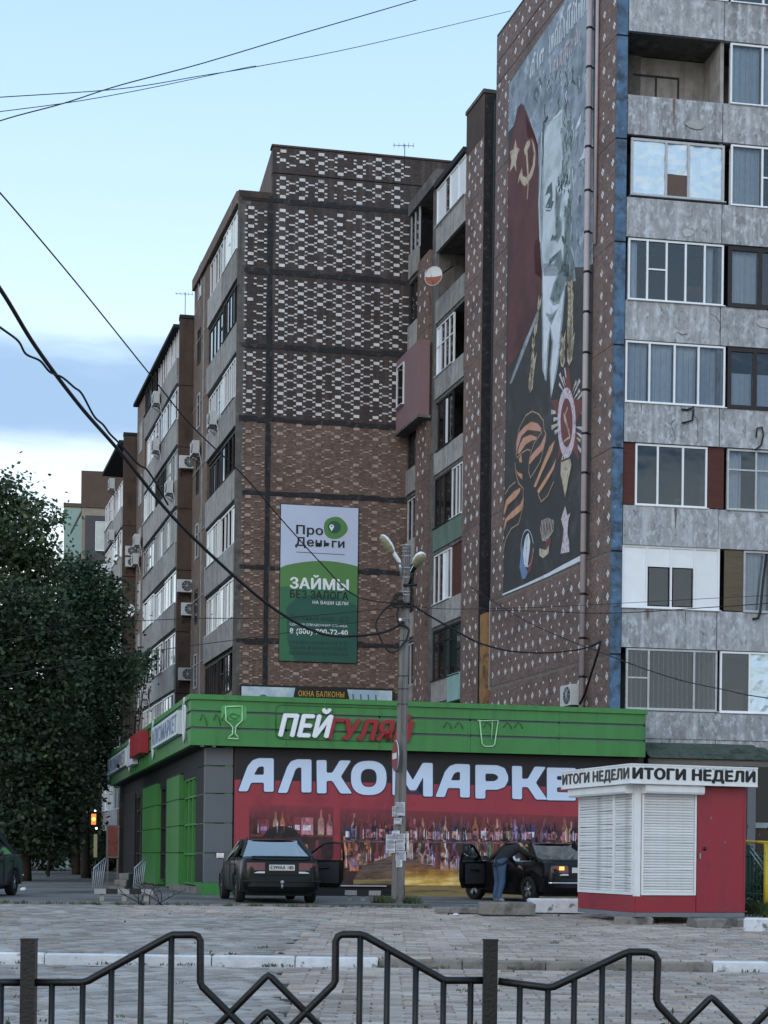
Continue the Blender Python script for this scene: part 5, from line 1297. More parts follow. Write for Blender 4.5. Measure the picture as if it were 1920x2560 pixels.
p2.flat(WS, bp([(882, 2206), (892, 2180), (905, 2164), (945, 2150), (975, 2140), (1010, 2142), (1045, 2156), (1075, 2168), (1085, 2185), (1086, 2206)]), .068, 0)
zf = WS.uv(1100, 2246)[1]
def mk_fade(name, col, z0, z1, hot=None):
    m = mk(name, col, .5, .35, 2.5, blot=hot, blot_lo=.48, blot_hi=.62, blot_scale=1.3, stretch=(.45, .45, 2.6)); t = m.node_tree; p = t.nodes['Principled BSDF']
    tc = N(t, 'ShaderNodeTexCoord'); sp = N(t, 'ShaderNodeSeparateXYZ'); t.links.new(tc.outputs['Object'], sp.inputs[0]); n = N(t, 'ShaderNodeTexNoise'); n.inputs['Scale'].default_value = 3; t.links.new(tc.outputs['Object'], n.inputs[0])
    f = mth(t, 'MULTIPLY_ADD', mth(t, 'SUBTRACT', n.outputs[0], .5), .35, sp.outputs[2]); mr = N(t, 'ShaderNodeMapRange'); mr.inputs['From Min'].default_value = z0; mr.inputs['From Max'].default_value = z1; t.links.new(f, mr.inputs[0]); t.links.new(mr.outputs[0], p.inputs['Alpha']); return m
zo = .65
m_glow = mk_fade('banner_warm_glow', '#d9a94e', WS.uv(1150, 2172)[1] - zo, WS.uv(1150, 2206)[1] - zo, '#fbe9a6'); m_glow2 = mk_fade('banner_orange_glow', '#9a5a3c', WS.uv(1150, 2150)[1] - zo, WS.uv(1150, 2200)[1] - zo, '#c08a55')
zb9 = WS.uv(1100, 2214)[1]
p2.flat(WS, [(WS.uv(1012, 2120)[0], zb9), (UB1, zb9), (UB1, WS.uv(1150, 2120)[1]), (WS.uv(1012, 2120)[0], WS.uv(1150, 2120)[1])], .074, 3)
p2.flat(WS, [(WS.uv(1008, 2150)[0], zb9), (UB1, zb9), (UB1, WS.uv(1150, 2150)[1]), (WS.uv(1008, 2150)[0], WS.uv(1150, 2150)[1])], .077, 1)
p2.flat(WS, bp([(882, 2211), (1010, 2211), (1010, 2197), (882, 2199)]), .071, 2)
for q, (xa, xb, ya) in enumerate(((895, 990, 2172), (905, 1000, 2160), (930, 1040, 2150))): p2.flat(WS, bp([(xa, ya + 6), (xb, ya), (xb + 6, ya + 3), (xa + 2, ya + 9)]), .0725, 4)
MB().box(WS, WS.uv(1004, 2214)[0], UB1, .36, .372, zf, WS.uv(1100, 2214)[1] - .004).build('lower_sheet', m_bplank, bn)
p2.build('printed_table', [m_brown, m_glow, m_bplank, m_glow2, m_bgrey], bn, kind='stuff')
MB().box(WS, UB0, WS.uv(965, 2213)[0], .0, .07, bz0 - .03, bz0 - .002).build('lower_batten', m_pvc_old, bn)
k5 = lambda pts: [(560 + a * .5546, 1680 + b * .5546) for a, b in pts]
GL = {
 'А': ([[(62, 538), (105, 425), (128, 398), (155, 389), (222, 390), (222, 540), (178, 540), (178, 499), (120, 499), (105, 538)], [(133, 464), (150, 432), (162, 426), (178, 426), (178, 464)]]),
 'Л': ([[(240, 545), (283, 428), (300, 403), (328, 394), (392, 395), (392, 543), (347, 543), (347, 431), (332, 431), (320, 440), (283, 545)]]),
 'К': ([[(415, 398), (460, 398), (460, 455), (486, 455), (520, 399), (570, 400), (524, 472), (575, 548), (523, 548), (486, 491), (460, 491), (460, 547), (417, 547)]]),
 'О': ([[(650 + 80 * math.copysign(abs(math.cos(q)) ** .8, math.cos(q)), 478 + 77 * math.copysign(abs(math.sin(q)) ** .8, math.sin(q))) for q in [2 * math.pi * k / 32 for k in range(32)]], [(650 + 36 * math.copysign(abs(math.cos(q)) ** .8, math.cos(q)), 478 + 41 * math.copysign(abs(math.sin(q)) ** .8, math.sin(q))) for q in [2 * math.pi * k / 24 for k in range(24)]]]),
 'М': ([[(757, 555), (757, 404), (800, 405), (848, 488), (893, 410), (938, 411), (938, 562), (895, 561), (895, 474), (862, 534), (834, 533), (800, 472), (800, 556)]]),
 'А2': ([[(950, 563), (993, 450), (1015, 424), (1042, 415), (1105, 417), (1105, 566), (1061, 565), (1061, 524), (1006, 523), (992, 564)], [(1019, 489), (1034, 458), (1047, 451), (1061, 451), (1061, 489)]]),
 'Р': ([[(1130, 570), (1130, 419), (1228, 421), (1262, 434), (1277, 468), (1277, 492), (1262, 519), (1228, 531), (1175, 531), (1175, 571)], [(1175, 458), (1216, 459), (1232, 470), (1232, 482), (1216, 493), (1175, 493)]]),
 'К2': ([[(1295, 424), (1340, 425), (1340, 482), (1366, 482), (1397, 427), (1447, 429), (1402, 500), (1455, 576), (1403, 575), (1366, 519), (1340, 519), (1340, 574), (1296, 572)]]),
 'Е': ([[(1452, 431), (1582, 434), (1582, 470), (1497, 469), (1497, 487), (1570, 488), (1570, 521), (1497, 520), (1497, 542), (1582, 544), (1582, 580), (1452, 578)]]),
 'Т': ([[(1598, 436), (1740, 440), (1740, 476), (1692, 475), (1692, 583), (1647, 582), (1647, 473), (1598, 472)]]),
}
for g_, loops in GL.items():
    lp = [[WS.uv(*q) for q in k5(l)] for l in loops]
    lp = [rnd_poly(l, .045 if len(l) < 20 else .0001, 3) if len(l) < 20 else l for l in lp]
    mb = MB().flat(WS, [grow(l, .028 if i == 0 else -.028) for i, l in enumerate(lp)], .060, 0).flat(WS, lp, .064, 1)
    mb.build('printed_letter', [m_bnavy, m_blet], bn)

# ================================================================== other banners
m_bnw = mk('banner_pale_sky', '#b6c2dc', .5, .05, 1)
m_bn1 = mk('banner_green_light', '#4f7f45', .5, .06, 1); m_bn2 = mk('banner_green', '#2f6b4a', .5, .06, 1); m_bn3 = mk('banner_green_deep', '#1f5347', .5, .06, 1)
m_ink = mk('banner_ink', '#16181f', .5, .05, 2); m_bnwhite = mk('banner_white', '#dde4ea', .5, .05, 2); m_inkg = mk('banner_dark_green_ink', '#153a30', .5, .05, 2)
la = thing('banner', 'tall white and green loan banner hanging on the patterned brick wall', 'banner', tuple(W1F.p(W1F.uv(795, 1650)[0], .05, 9)))
u0, zt_ = W1F.uv(700, 1262); u1, zb_ = W1F.uv(890, 1655)
u0 = W1F.uv(700, 1460)[0]; u1 = W1F.uv(893, 1460)[0]; zb_ = W1F.uv(795, 1655)[1]; zt_ = W1F.uv(795, 1266)[1]
MB().box(W1F, u0 - .03, u1 + .03, .005, .05, zb_ - .03, zt_ + .03).build('frame', m_soff, la)
MB().box(W1F, u0, u1, .0, .06, zb_, zt_).build('sheet', m_bnw, la)
wu, hz = u1 - u0, zt_ - zb_
def LB(x, y): return (u0 + wu * x, zt_ - hz * y)      # fractions, y down
hill = [LB(0, .405)] + [LB(k / 12, .405 - .055 * math.sin(math.pi * min(1, k / 12 * .78 + .04)) ) for k in range(1, 13)] + [LB(1, 1), LB(0, 1)]
MB().flat(W1F, hill, .064).build('green_print', m_bn1, la)
MB().flat(W1F, [LB(0, .53), LB(.2, .515), LB(.5, .50), LB(.8, .515), LB(1, .56), LB(1, 1), LB(0, 1)], .067).build('green_print', m_bn2, la)
MB().flat(W1F, [LB(.08, .66), LB(.2, .60), LB(.45, .565), LB(.75, .58), LB(1, .63), LB(1, 1), LB(.2, 1), LB(.1, .88)], .070).build('green_print', m_bn3, la)
blob = [LB(.70 + .155 * math.cos(q) * (1 + .06 * math.cos(3 * q)), .135 + .072 * math.sin(q) * (1 - .05 * math.sin(2 * q))) for q in [2 * math.pi * k / 30 for k in range(30)]]
MB().flat(W1F, blob, .066).build('logo_blob', m_bn1, la)
MB().flat(W1F, [LB(.69 + .085 * math.cos(q), .13 + .04 * math.sin(q)) for q in [2 * math.pi * k / 24 for k in range(24)]], .069).build('logo_blob', m_bn3, la)
MB().flat(W1F, [[LB(.655 + .03 * math.cos(q), .128 + .0145 * math.sin(q)) for q in [math.pi * .8 + k * math.pi * 1.4 / 12 for k in range(13)]] + [LB(.655, .158)], [LB(.655 + .012 * math.cos(q), .125 + .006 * math.sin(q)) for q in [2 * math.pi * k / 8 for k in range(8)]]], .072).build('logo_pin', m_bnwhite, la)
def LT(body, x0, y0, x1, y1, mat, bold=.02): MB().text(W1F, body, *[LB(x0, 0)[0], LB(x1, 0)[0], LB(0, y1)[1], LB(0, y0)[1]], .074, 0, bold).build('lettering', mat, la)
LT('Про', .20, .128, .54, .20, m_ink, .025); LT('Деньги', .19, .205, .82, .272, m_ink, .022)
MB().flat(W1F, [LB(.2, .300), LB(.83, .303), LB(.83, .306), LB(.2, .303)], .072).build('rule', m_ink, la)
LT('ЗАЙМЫ', .13, .445, .88, .535, m_bnwhite, .04); LT('БЕЗ ЗАЛОГА', .13, .545, .88, .595, m_ink, .03); LT('НА ВАШИ ЦЕЛИ', .42, .608, .88, .634, m_bnwhite, .01)
LT('Зелёный мкр., д.2', .13, .70, .88, .745, m_inkg, .015); LT('ЕДИНАЯ СПРАВОЧНАЯ СЛУЖБА:', .13, .757, .88, .775, m_bnwhite, .005); LT('8 (800) 700-72-40', .13, .79, .88, .835, m_bnwhite, .02)
LT('ОЦЕНИВАЙТЕ', .13, .865, .88, .89, m_inkg, .01); LT('СВОИ ФИНАНСОВЫЕ', .13, .90, .88, .925, m_inkg, .01); LT('ВОЗМОЖНОСТИ И РИСКИ', .13, .935, .88, .96, m_inkg, .01)
# board for windows and balconies, just above the shop roof
wb = thing('advert_board', 'low black advertising board with yellow lettering above the green fascia', 'sign', tuple(W1F.p(W1F.uv(790, 1740)[0], .3, 6.3)))
WB = Fr(W1F.p(0, .3, 0), R_(11))
a, b = WB.uv(600, 1730)[0], WB.uv(984, 1730)[0]; z1 = WB.uv(790, 1716)[1]; z0 = z1 - 1.1
MB().box(WB, a, b, -.06, .0, z0, z1).build('board', m_soff, wb)
m_skyp = mk('printed_pale_sky', '#9db7c9', .5, .15, 1, blot='#cfdbe2', blot_lo=.5, blot_hi=.65, blot_scale=.7); m_gold = mk('gold_ink', '#b8963a', .5, .05, 2)
c = WB.uv(738, 1730)[0]; d = WB.uv(868, 1730)[0]; e_ = (b - a)
MB().flat(WB, [(a + .06, z1 - .08), (c, z1 - .08), (c - .2, z0), (a + .06, z0)], .004).build('window_print', m_skyp, wb)
MB().flat(WB, [(d, z1 - .08), (b - .06, z1 - .08), (b - .06, z0), (d + .25, z0)], .004).build('window_print', m_skyp, wb)
m_tealp = mk('printed_teal', '#456d74', .5, .2, 2)
for q in range(4): MB().flat(WB, [(d + .2 + q * .3, z1 - .25), (d + .26 + q * .3, z1 - .25), (d + .36 + q * .3, z0), (d + .28 + q * .3, z0)], .007).build('window_print', m_tealp, wb)
MB().flat(WB, [(a + .9 + .22 * math.cos(q), z1 - .62 + .25 * math.sin(q)) for q in [2 * math.pi * k / 16 for k in range(16)]], .007).build('window_print', m_tealp, wb)
MB().text(WB, 'ОКНА БАЛКОНЫ', c + .13, d - .12, WB.uv(800, 1742)[1], WB.uv(800, 1728)[1], .006, 0, .02).build('lettering', m_gold, wb)

# ================================================================== kiosk
KX, KD = (1590 - CX) / F * 28.3, 28.3; KG = ground_z(28.3)
KR = Fr((KX, KD, 0), R_(20)); KLf = Fr((KX, KD, 0), X=(math.sin(R_(17)), -math.cos(R_(17))))
m_kred = mk('kiosk_red_paint', '#8a1f2e', .42, .06, 1.5, spec=.5, rndv=.02, blot='#741b2a', blot_lo=.5, blot_hi=.7, blot_scale=.8, blot2='#5c2028', b2lo=.62, b2hi=.70, b2scale=5, streak='#6b2530', streak_amt=.3)
m_kgrey = mk('kiosk_grey_rail', '#6b7077', .55, .1, 3)
m_slat = mk('shutter_slat_white', '#cdcfd0', .42, .08, 3, rndv=.10, streak='#8f9192', streak_amt=.35, blot='#a5a6a6', blot_lo=.58, blot_hi=.68, blot_scale=3)
m_kwhite = mk('kiosk_white', '#d5d8da', .4, .06, 3, streak='#a3a6a8', streak_amt=.2)
m_kblack = mk('kiosk_black_letters', '#101014', .4, .04, 3)
kk_ = thing('kiosk', 'red and white news kiosk with closed roller shutters on concrete blocks', 'kiosk', (KX, KD, KG))
kz0 = KG + .13; kz1 = KR.uv(1590, 1960)[1]
kur = KR.uv(1862, 2150)[0]; kul = KLf.uv(1447, 2150)[0]
def KB(fr, a, b, y0, y1, z0, z1, name, mat): return MB().box(fr, a, b, y0, y1, z0, z1).build(name, mat, kk_)
far = KR.p(kur, 0, 0) + (KLf.p(kul, 0, 0) - KLf.p(0, 0, 0))
q = [KR.p(.02, -.02, 0), KR.p(kur - .02, -.02, 0), far, KLf.p(kul + .02, -.02, 0)]
MB().hexa([Vector((v.x, v.y, kz0 + .05)) for v in q] + [Vector((v.x, v.y, kz1)) for v in q]).build('body', m_kred, kk_)
zsp = KR.uv(1660, 2238)[1]
KB(KR, .0, kur, -.03, .012, kz0, kz0 + .07, 'base_rail', m_kgrey); KB(KLf, kul, -.002, -.03, .012, kz0, kz0 + .07, 'base_rail', m_kgrey)
ud = KR.uv(1741, 2150)[0]
KB(KR, .0, ud - .01, -.02, .008, kz0 + .075, zsp - .01, 'lower_panel', m_kred); KB(KLf, kul, -.0, -.02, .008, kz0 + .075, zsp - .01, 'lower_panel', m_kred)
dr = KB(KR, ud, kur - .04, -.02, .016, kz0 + .08, kz1 - .02, 'door', m_kred)
uu, zz = KR.uv(1760, 2122); MB().lathe(KR.p(uu, .016, zz), KR.Y, [(.0, .012), (.035, .012), (.038, 0)], 12).build('lock', m_kblack, dr)
uu, zz = KR.uv(1747, 2140); MB().box(KR, uu - .012, uu + .012, .016, .05, zz - .05, zz + .05).build('handle', m_zinc, dr)
KB(KR, kur - .038, kur + .0, -.02, .02, kz0 + .08, kz1 - .02, 'edge_trim', m_kred)
KB(KR, -.0, .075, -.06, .02, zsp - .02, kz1, 'corner_post', m_kwhite); KB(KLf, -.07, -.004, -.06, .02, zsp - .02, kz1, 'corner_post', m_kwhite)
def shutter(fr, a, b, z0, z1):
    root = MB().box(fr, a, a + .035, .0, .035, z0, z1).box(fr, b - .035, b, .0, .035, z0, z1).box(fr, a + .037, b - .037, .0, .034, z0, z0 + .05).build('roller_shutter', m_kwhite, kk_)
    n = int(round((z1 - z0 - .05) / .046)); h = (z1 - z0 - .05) / n
    sm_ = MB(); w = (b - a - .08)
    for q, (y, z) in enumerate(((.0, 0.002), (.010, .008), (.014, .020), (.012, .032), (.004, h - .004), (0, h - .004))):
        pass
    prof = [(.002, .0), (.012, .006), (.016, h * .45), (.012, h * .8), (.003, h - .002)]
    for (y0, z0_), (y1, z1_) in zip(prof[:-1], prof[1:]): sm_.poly([fr.X * (-w / 2) + fr.Y * y0 + Vector((0, 0, z0_)), fr.X * (w / 2) + fr.Y * y0 + Vector((0, 0, z0_)), fr.X * (w / 2) + fr.Y * y1 + Vector((0, 0, z1_)), fr.X * (-w / 2) + fr.Y * y1 + Vector((0, 0, z1_))])
    me = sm_.mesh('slat', m_slat, Vector(), False)
    for k in range(n):
        o = bpy.data.objects.new('slat', me); COL.objects.link(o); o.parent = root
        o.location = fr.p((a + b) / 2, .006, z0 + .05 + k * h) - ORG[kk_.name]; o.rotation_euler = (rnd.gauss(0, .006), 0, rnd.gauss(0, .001))
zsh = KR.uv(1660, 1985)[1]
ua, ub = KR.uv(1602, 2150)[0], KR.uv(1738, 2150)[0]
shutter(KR, ua, ub, zsp, zsh)
um = KLf.uv(1537, 2150)[0]
shutter(KLf, KLf.uv(1449, 2150)[0], um - .005, zsp, zsh); shutter(KLf, um + .005, -.075, zsp, zsh)
def hood(fr, a, b):
    mb = MB(); P = lambda u, y, z: fr.p(u, y, z)
    pr_ = [(.0, zsh), (.17, zsh + .0), (.19, zsh + .03), (.19, zsh + .13), (.15, zsh + .19), (.0, zsh + .2)]
    for (y0, z0), (y1, z1) in zip(pr_, pr_[1:] + pr_[:1]): mb.poly([P(a, y0, z0), P(b, y0, z0), P(b, y1, z1), P(a, y1, z1)])
    mb.poly([P(a, y, z) for y, z in pr_]); mb.poly([P(b, y, z) for y, z in pr_]); return mb.build('shutter_hood', m_kwhite, kk_)
hood(KR, ua - .02, ub + .06); hood(KLf, kul - .1, -.06)
# roof and lettered lightbox frieze
sz0, sz1 = KR.uv(1575, 1958, .22)[1], KR.uv(1575, 1909, .22)[1]
sr_, sl_ = KR.uv(1894, 1950, .24)[0], KLf.uv(1404, 1945, .24)[0]
KRs, KLs = KR.off(0, .24), KLf.off(0, .24)
# corner of the frieze: where both offset planes meet
def meet(f1, f2):
    a, b = f1.X, f2.X; d = f2.o - f1.o; den = a.x * b.y - a.y * b.x; return (d.x * b.y - d.y * b.x) / den
uc1 = meet(KRs, KLs); uc2 = meet(KLs, KRs)
sl_ = KLs.uv(1404, 1945)[0]; sr_ = KRs.uv(1894, 1950)[0]
f1 = KB(KRs, uc1, sr_, -.1, 0, sz0, sz1, 'sign_box', m_kwhite); f2 = KB(KLs, sl_, uc2 - .002, -.1, 0, sz0, sz1, 'sign_box', m_kwhite)
rq = [KRs.p(uc1, -.102, 0), KRs.p(sr_, -.102, 0), KRs.p(sr_, -.102, 0) + (KLs.p(sl_, 0, 0) - KLs.p(0, 0, 0)), KLs.p(sl_, -.102, 0)]
MB().hexa([Vector((v.x, v.y, sz0 + .06)) for v in rq] + [Vector((v.x, v.y, sz1 - .04)) for v in rq]).build('roof', m_kwhite, kk_)
def rimmed(fr, a, b, par):
    MB().box(fr, a, b, .002, .012, sz1 - .02, sz1 + .004).box(fr, a, b, .002, .012, sz0 - .004, sz0 + .02).build('sign_rim', m_kwhite, par)
rimmed(KRs, uc1, sr_, f1); rimmed(KLs, sl_, uc2 - .002, f2)
hh = sz1 - sz0
MB().text(KRs, 'ИТОГИ НЕДЕЛИ', uc1 + .05, sr_ - .06, sz0 + hh * .13, sz0 + hh * .80, .004, 0, .065).build('lettering', m_kblack, f1)
MB().text(KLs, 'ИТОГИ НЕДЕЛИ', sl_ + .06, uc2 - .06, sz0 + hh * .14, sz0 + hh * .80, .004, 0, .065).build('lettering', m_kblack, f2)
m_faint = mk('faint_blue_print', '#8fa3b8', .5, .05, 3)
fm = MB(); rb = random.Random(3); x = sr_ - 1.25
while x < sr_ - .1:
    if rb.random() < .8: fm.quad(KRs, x, x + rb.uniform(.02, .05), .003, sz1 - .065, sz1 - .065 + rb.uniform(.02, .035))
    x += .06
fm.build('faint_small_print', m_faint, f1)
m_sticker = mk('torn_sticker', '#7d6a6c', .7, .25, 12, rndv=.1); rb = random.Random(8)
for k in range(2):
    a = rb.uniform(ud + .1, kur - .2); z = rb.uniform(kz0 + .9, kz0 + 1.7); w = rb.uniform(.03, .07); h = rb.uniform(.03, .06)
    MB().flat(KR, [(a, z), (a + w, z + rb.gauss(0, .006)), (a + w * rb.uniform(.6, 1), z + h), (a + rb.gauss(0, .008), z + h * rb.uniform(.7, 1))], .020).build('torn_sticker', m_sticker, dr)
m_scuff = mk('grey_scuff', '#6a4a4e', .8, .3, 9)
for k in range(14):
    fr_, a0, a1 = (KR, .1, kur - .1) if k % 2 else (KLf, kul + .1, -.1); a = rb.uniform(a0, a1); z = kz0 + rb.uniform(.08, .20 if k % 3 else .5); L_ = rb.uniform(.05, .25)
    if fr_ is KLf or a < ud: z = min(z, zsp - .06)
    MB().flat(fr_, [(a, z), (a + L_, z + rb.gauss(0, .015)), (a + L_ * .9, z + rb.uniform(.006, .02)), (a + L_ * .2, z + rb.uniform(.008, .02))], .0185 if (fr_ is KR and a > ud - L_) else .0105).build('scuff', m_scuff, kk_)
# blocks under the kiosk
def kblock(pa, pb, py, h, lab, dep=.35, rz=20):
    z = KG + .0; c0 = on_ground(pa, py, ground_z(27.6)); 
    block(pa, pb, py, h, dep, m_kerbg, lab, z=ground_z(27.8), rz=R_(rz))
kblock(1533, 1622, 2311, .135, 'concrete block tilted under the near corner of the red kiosk', .5, -12)
kblock(1742, 1822, 2319, .15, 'grey concrete block under the right part of the red kiosk', .5, 10)
kblock(1842, 1862, 2318, .15, 'small dark block under the right end of the red kiosk', .4, 10)
# ================================================================== lamp post
m_post = mk('post_concrete', '#6f6e6c', .9, .2, 2, bump=.5, bscale=30, stretch=(3, 3, .5), blot='#575553', blot_lo=.5, blot_hi=.65, blot_scale=1.5, streak='#8d8b88', streak_amt=.3)
m_lampw = mk('lamp_white_enamel', '#d9dee2', .35, .06, 4)
m_lampglass = mk('clouded_lamp_cover', '#8b8a70', .3, .15, 6)
m_wire = mk('galvanised_band', '#a9adb2', .35, .1, 6, metal=.7)
m_paper = mk('weathered_paper', '#c6c8cd', .85, .18, 9, rndv=.12, blot='#8a8c96', blot_lo=.55, blot_hi=.66, blot_scale=14)
m_paperink = mk('paper_print', '#6c6f7c', .85, .2, 9)
PD = 36.8
p0 = at(994, 2258, PD); p0.z = .48; p1 = at(1017, 1362, PD)
post = thing('lamp_post', 'leaning concrete lamp post with two lamp heads, tangled wires and pasted notices', 'lamp post', tuple(p0))
def postpt(f): return p0 + (p1 - p0) * f
def ring(f):
    c = postpt(f); w = .145 + (.085 - .145) * f; d = .13 + (.08 - .13) * f; b = .035
    return [c + Vector((x, y, 0)) for x, y in ((-w, -d + b), (-w + b, -d), (-b * .8, -d), (-b * .5, -d + .025), (b * .5, -d + .025), (b * .8, -d), (w - b, -d), (w, -d + b), (w, d), (-w, d))]
mb = MB(); L = [ring(f) for f in (0, .12, .3, .5, .7, .85, 1)]
for A_, B_ in zip(L[:-1], L[1:]):
    for k in range(10): mb.poly([A_[k], A_[(k + 1) % 10], B_[(k + 1) % 10], B_[k]])
mb.poly(L[-1]); mb.build('post', m_post, post)
def pf_(y): return (2258 - y) / (2258 - 1362)
for y in (1364, 1372, 1380, 1391, 1420, 1432, 1444, 1480, 1488, 1548, 1552, 1602, 1690, 1722, 1760):
    f = pf_(y); c = postpt(f); w = .150 + (.090 - .150) * f; d = w * .92
    r_ = [c + Vector((x, yy, 0)) for x, yy in ((-w, -d), (w, -d), (w, d), (-w, d), (-w, -d))]
    mb = MB(); mb.tube(r_, .010 if y < 1600 else .007, 5); mb.build('band', m_wire if y < 1600 else m_black, post)
def lamp_head(root_px, tip_px, d0, d1, wid, label_part, lens_down=True, dark=False):
    a = at(*root_px, d0); b = at(*tip_px, d1); ax = (b - a); Ln = ax.length; ax.normalize()
    side = ax.cross(Vector((0, 0, 1))).normalized(); up = side.cross(ax).normalized()
    st = [(0, .28, .35), (.06, .34, .55), (.38, .40, .6), (.46, .72, .85), (.62, .98, 1.0), (.82, .95, .95), (.94, .68, .7), (1.0, .25, .3)]
    def loft(sgn, hh, mat, name, rng):
        mb = MB(); n = 10; rows = []
        for f, w, h in st:
            if not rng[0] <= f <= rng[1]: continue
            rows.append([a + ax * (f * Ln) + side * (wid * w * math.cos(math.pi * k / n)) + up * (sgn * hh * h * math.sin(math.pi * k / n)) for k in range(n + 1)])
        for R0, R1 in zip(rows[:-1], rows[1:]):
            for k in range(n): mb.poly([R0[k], R0[k + 1], R1[k + 1], R1[k]], 0, smooth=True)
        mb.poly(rows[0]); mb.poly(rows[-1]); mb.poly([R0[0] for R0 in rows] + [R0[-1] for R0 in rows[::-1]])
        return mb.build(name, mat, head)
    head = MB().tube([a + ax * (-.02), a + ax * .06], .035, 8).build('lamp_head', m_wire, post)
    loft(1, wid * .9, m_lampw, 'housing', (0, 1)); loft(-1, wid * .75, m_lampglass, 'lens', (.38, 1)); loft(-1, wid * .5, m_lampw if not dark else m_black, 'gear_cover', (0, .46))
    return a
a1 = lamp_head((1000, 1408), (953, 1338), PD - .15, PD - .45, .115, '')
a2 = lamp_head((1029, 1432), (1057, 1384), PD - .3, PD - .85, .135, '', dark=True)
MB().tube([postpt(pf_(1446)) + Vector((-.09, -.06, 0)), at(1001, 1420, PD - .12), a1], .028, 8).build('lamp_arm', m_wire, post)
MB().tube([postpt(pf_(1462)) + Vector((.07, -.06, 0)), at(1027, 1450, PD - .2), a2], .03, 8).build('lamp_arm', m_black, post)
MB().tube([at(1008, 1463, PD - .1), at(1043, 1462, PD - .1)], .03, 6).build('cross_arm', m_black, post)
MB().tube([at(975, 1508, PD - .1), at(1032, 1510, PD - .1)], .028, 6).build('cross_arm', m_black, post)
def cab(pts_px, r, name='cable_loop', parent=post, mat=m_cable, d=PD - .16):
    P_ = [at(x, y, d) if len(q) == 2 else at(x, y, q[2]) for q in pts_px for x, y in [q[:2]]]
    P_ = spline(P_); return MB().tube(P_, r, 6).build(name, mat, parent)
def spline(P_, n=6):
    out = []
    for k in range(len(P_) - 1):
        a = P_[max(0, k - 1)]; b = P_[k]; c = P_[k + 1]; d = P_[min(len(P_) - 1, k + 2)]
        for q in range(n):
            t = q / n; out.append(.5 * ((2 * b) + (c - a) * t + (2 * a - 5 * b + 4 * c - d) * t * t + (3 * b - a - 3 * c + d) * t ** 3))
    out.append(P_[-1]); return out
k6 = lambda pts: [(900 + a * .1898, 1300 + b * .1898) for a, b in pts]
cab(k6([(560, 1110), (420, 1120), (330, 1170), (240, 1290), (205, 1390), (250, 1520), (320, 1660), (400, 1740), (480, 1730), (560, 1640), (600, 1590)]), .022)
cab(k6([(560, 1140), (500, 1180), (490, 1280), (520, 1370), (580, 1390), (640, 1440), (630, 1520), (600, 1600)]), .026)
cab(k6([(520, 960), (490, 1010), (430, 1060), (440, 1130), (520, 1150), (580, 1120)]), .03)
cab(k6([(560, 980), (500, 970), (450, 1010), (500, 1060), (570, 1060)]), .03)
cab(k6([(590, 1120), (660, 1140), (700, 1110), (640, 1090)]), .03)
MB().lathe(at(*k6([(530, 1315)])[0], PD - .2), (0, -1, 0), [(0, .03), (.035, .03), (.035, 0)], 8).build('insulator', m_lampw, post)
# notices: each sheet wraps the face of the post or its left side, corners lifting
kp = lambda a, b: (940 + a * .1492, 1950 + b * .1492)
rp_ = random.Random(6)
for (x0, y0, x1, y1) in ((330, 370, 485, 600), (270, 440, 375, 610), (300, 635, 432, 745), (270, 850, 395, 1020), (168, 915, 318, 1222), (340, 900, 492, 1060), (330, 1055, 480, 1180), (512, 890, 552, 1200), (330, 1195, 500, 1350), (340, 1330, 440, 1460)):
    A_, B_ = kp(x0, y0), kp(x1, y1); dd = PD - .155 - rp_.uniform(0, .012); n = 4
    mb = MB(); g_ = []
    for j in range(4):
        row = []
        for i in range(n + 1):
            lift = .03 * max(0, abs(i - n / 2) - 1.2) * rp_.uniform(0, 1) + rp_.uniform(0, .006)
            row.append(at(A_[0] + (B_[0] - A_[0]) * i / n + rp_.uniform(-.3, .3), A_[1] + (B_[1] - A_[1]) * j / 3 + rp_.uniform(-.4, .4), dd - lift))
        g_.append(row)
    for j in range(3):
        for i in range(n): mb.poly([g_[j + 1][i], g_[j + 1][i + 1], g_[j][i + 1], g_[j][i]])
    nt_ = mb.build('notice', m_paper, post)
    mb = MB(); yy = A_[1] + 2
    while yy < B_[1] - 1.5:
        xx0, xx1 = A_[0] + 1.5, B_[0] - rp_.uniform(1.5, 6)
        if rp_.random() < .8: mb.poly([at(xx0, yy + .9, dd - .034), at(xx1, yy + .9, dd - .034), at(xx1, yy, dd - .034), at(xx0, yy, dd - .034)])
        yy += rp_.uniform(1.8, 3.2)
    if len(mb.f): mb.build('printed_lines', m_paperink, nt_, recalc=False, kind='stuff')
# no-entry disc seen almost edge on
rsn = thing('road_sign', 'round red no-entry sign with a white bar, seen almost edge-on on the lamp post', 'road sign', tuple(at(990, 1890, PD - .1)))
m_sred = mk('sign_red', '#8e2a30', .4, .08, 3); m_sback = mk('sign_edge', '#b9bcc0', .4, .1, 4, metal=.3)
sc_ = at(990, 1890, PD - .12); RS = Fr((sc_.x, sc_.y, sc_.z), X=(.2, -.98))
mb = MB().lathe(sc_, RS.Y, [(0, 0), (.33, 0), (.345, .006), (.345, .02), (.33, .024)], 30); mb.build('rim', m_sback, rsn)
MB().flat(RS, [(.315 * math.cos(2 * math.pi * k / 30), .315 * math.sin(2 * math.pi * k / 30)) for k in range(30)], .03).build('face', m_sred, rsn)
MB().flat(RS, [(-.22, -.065), (.22, -.065), (.22, .065), (-.22, .065)], .033).build('white_bar', m_lampw, rsn)
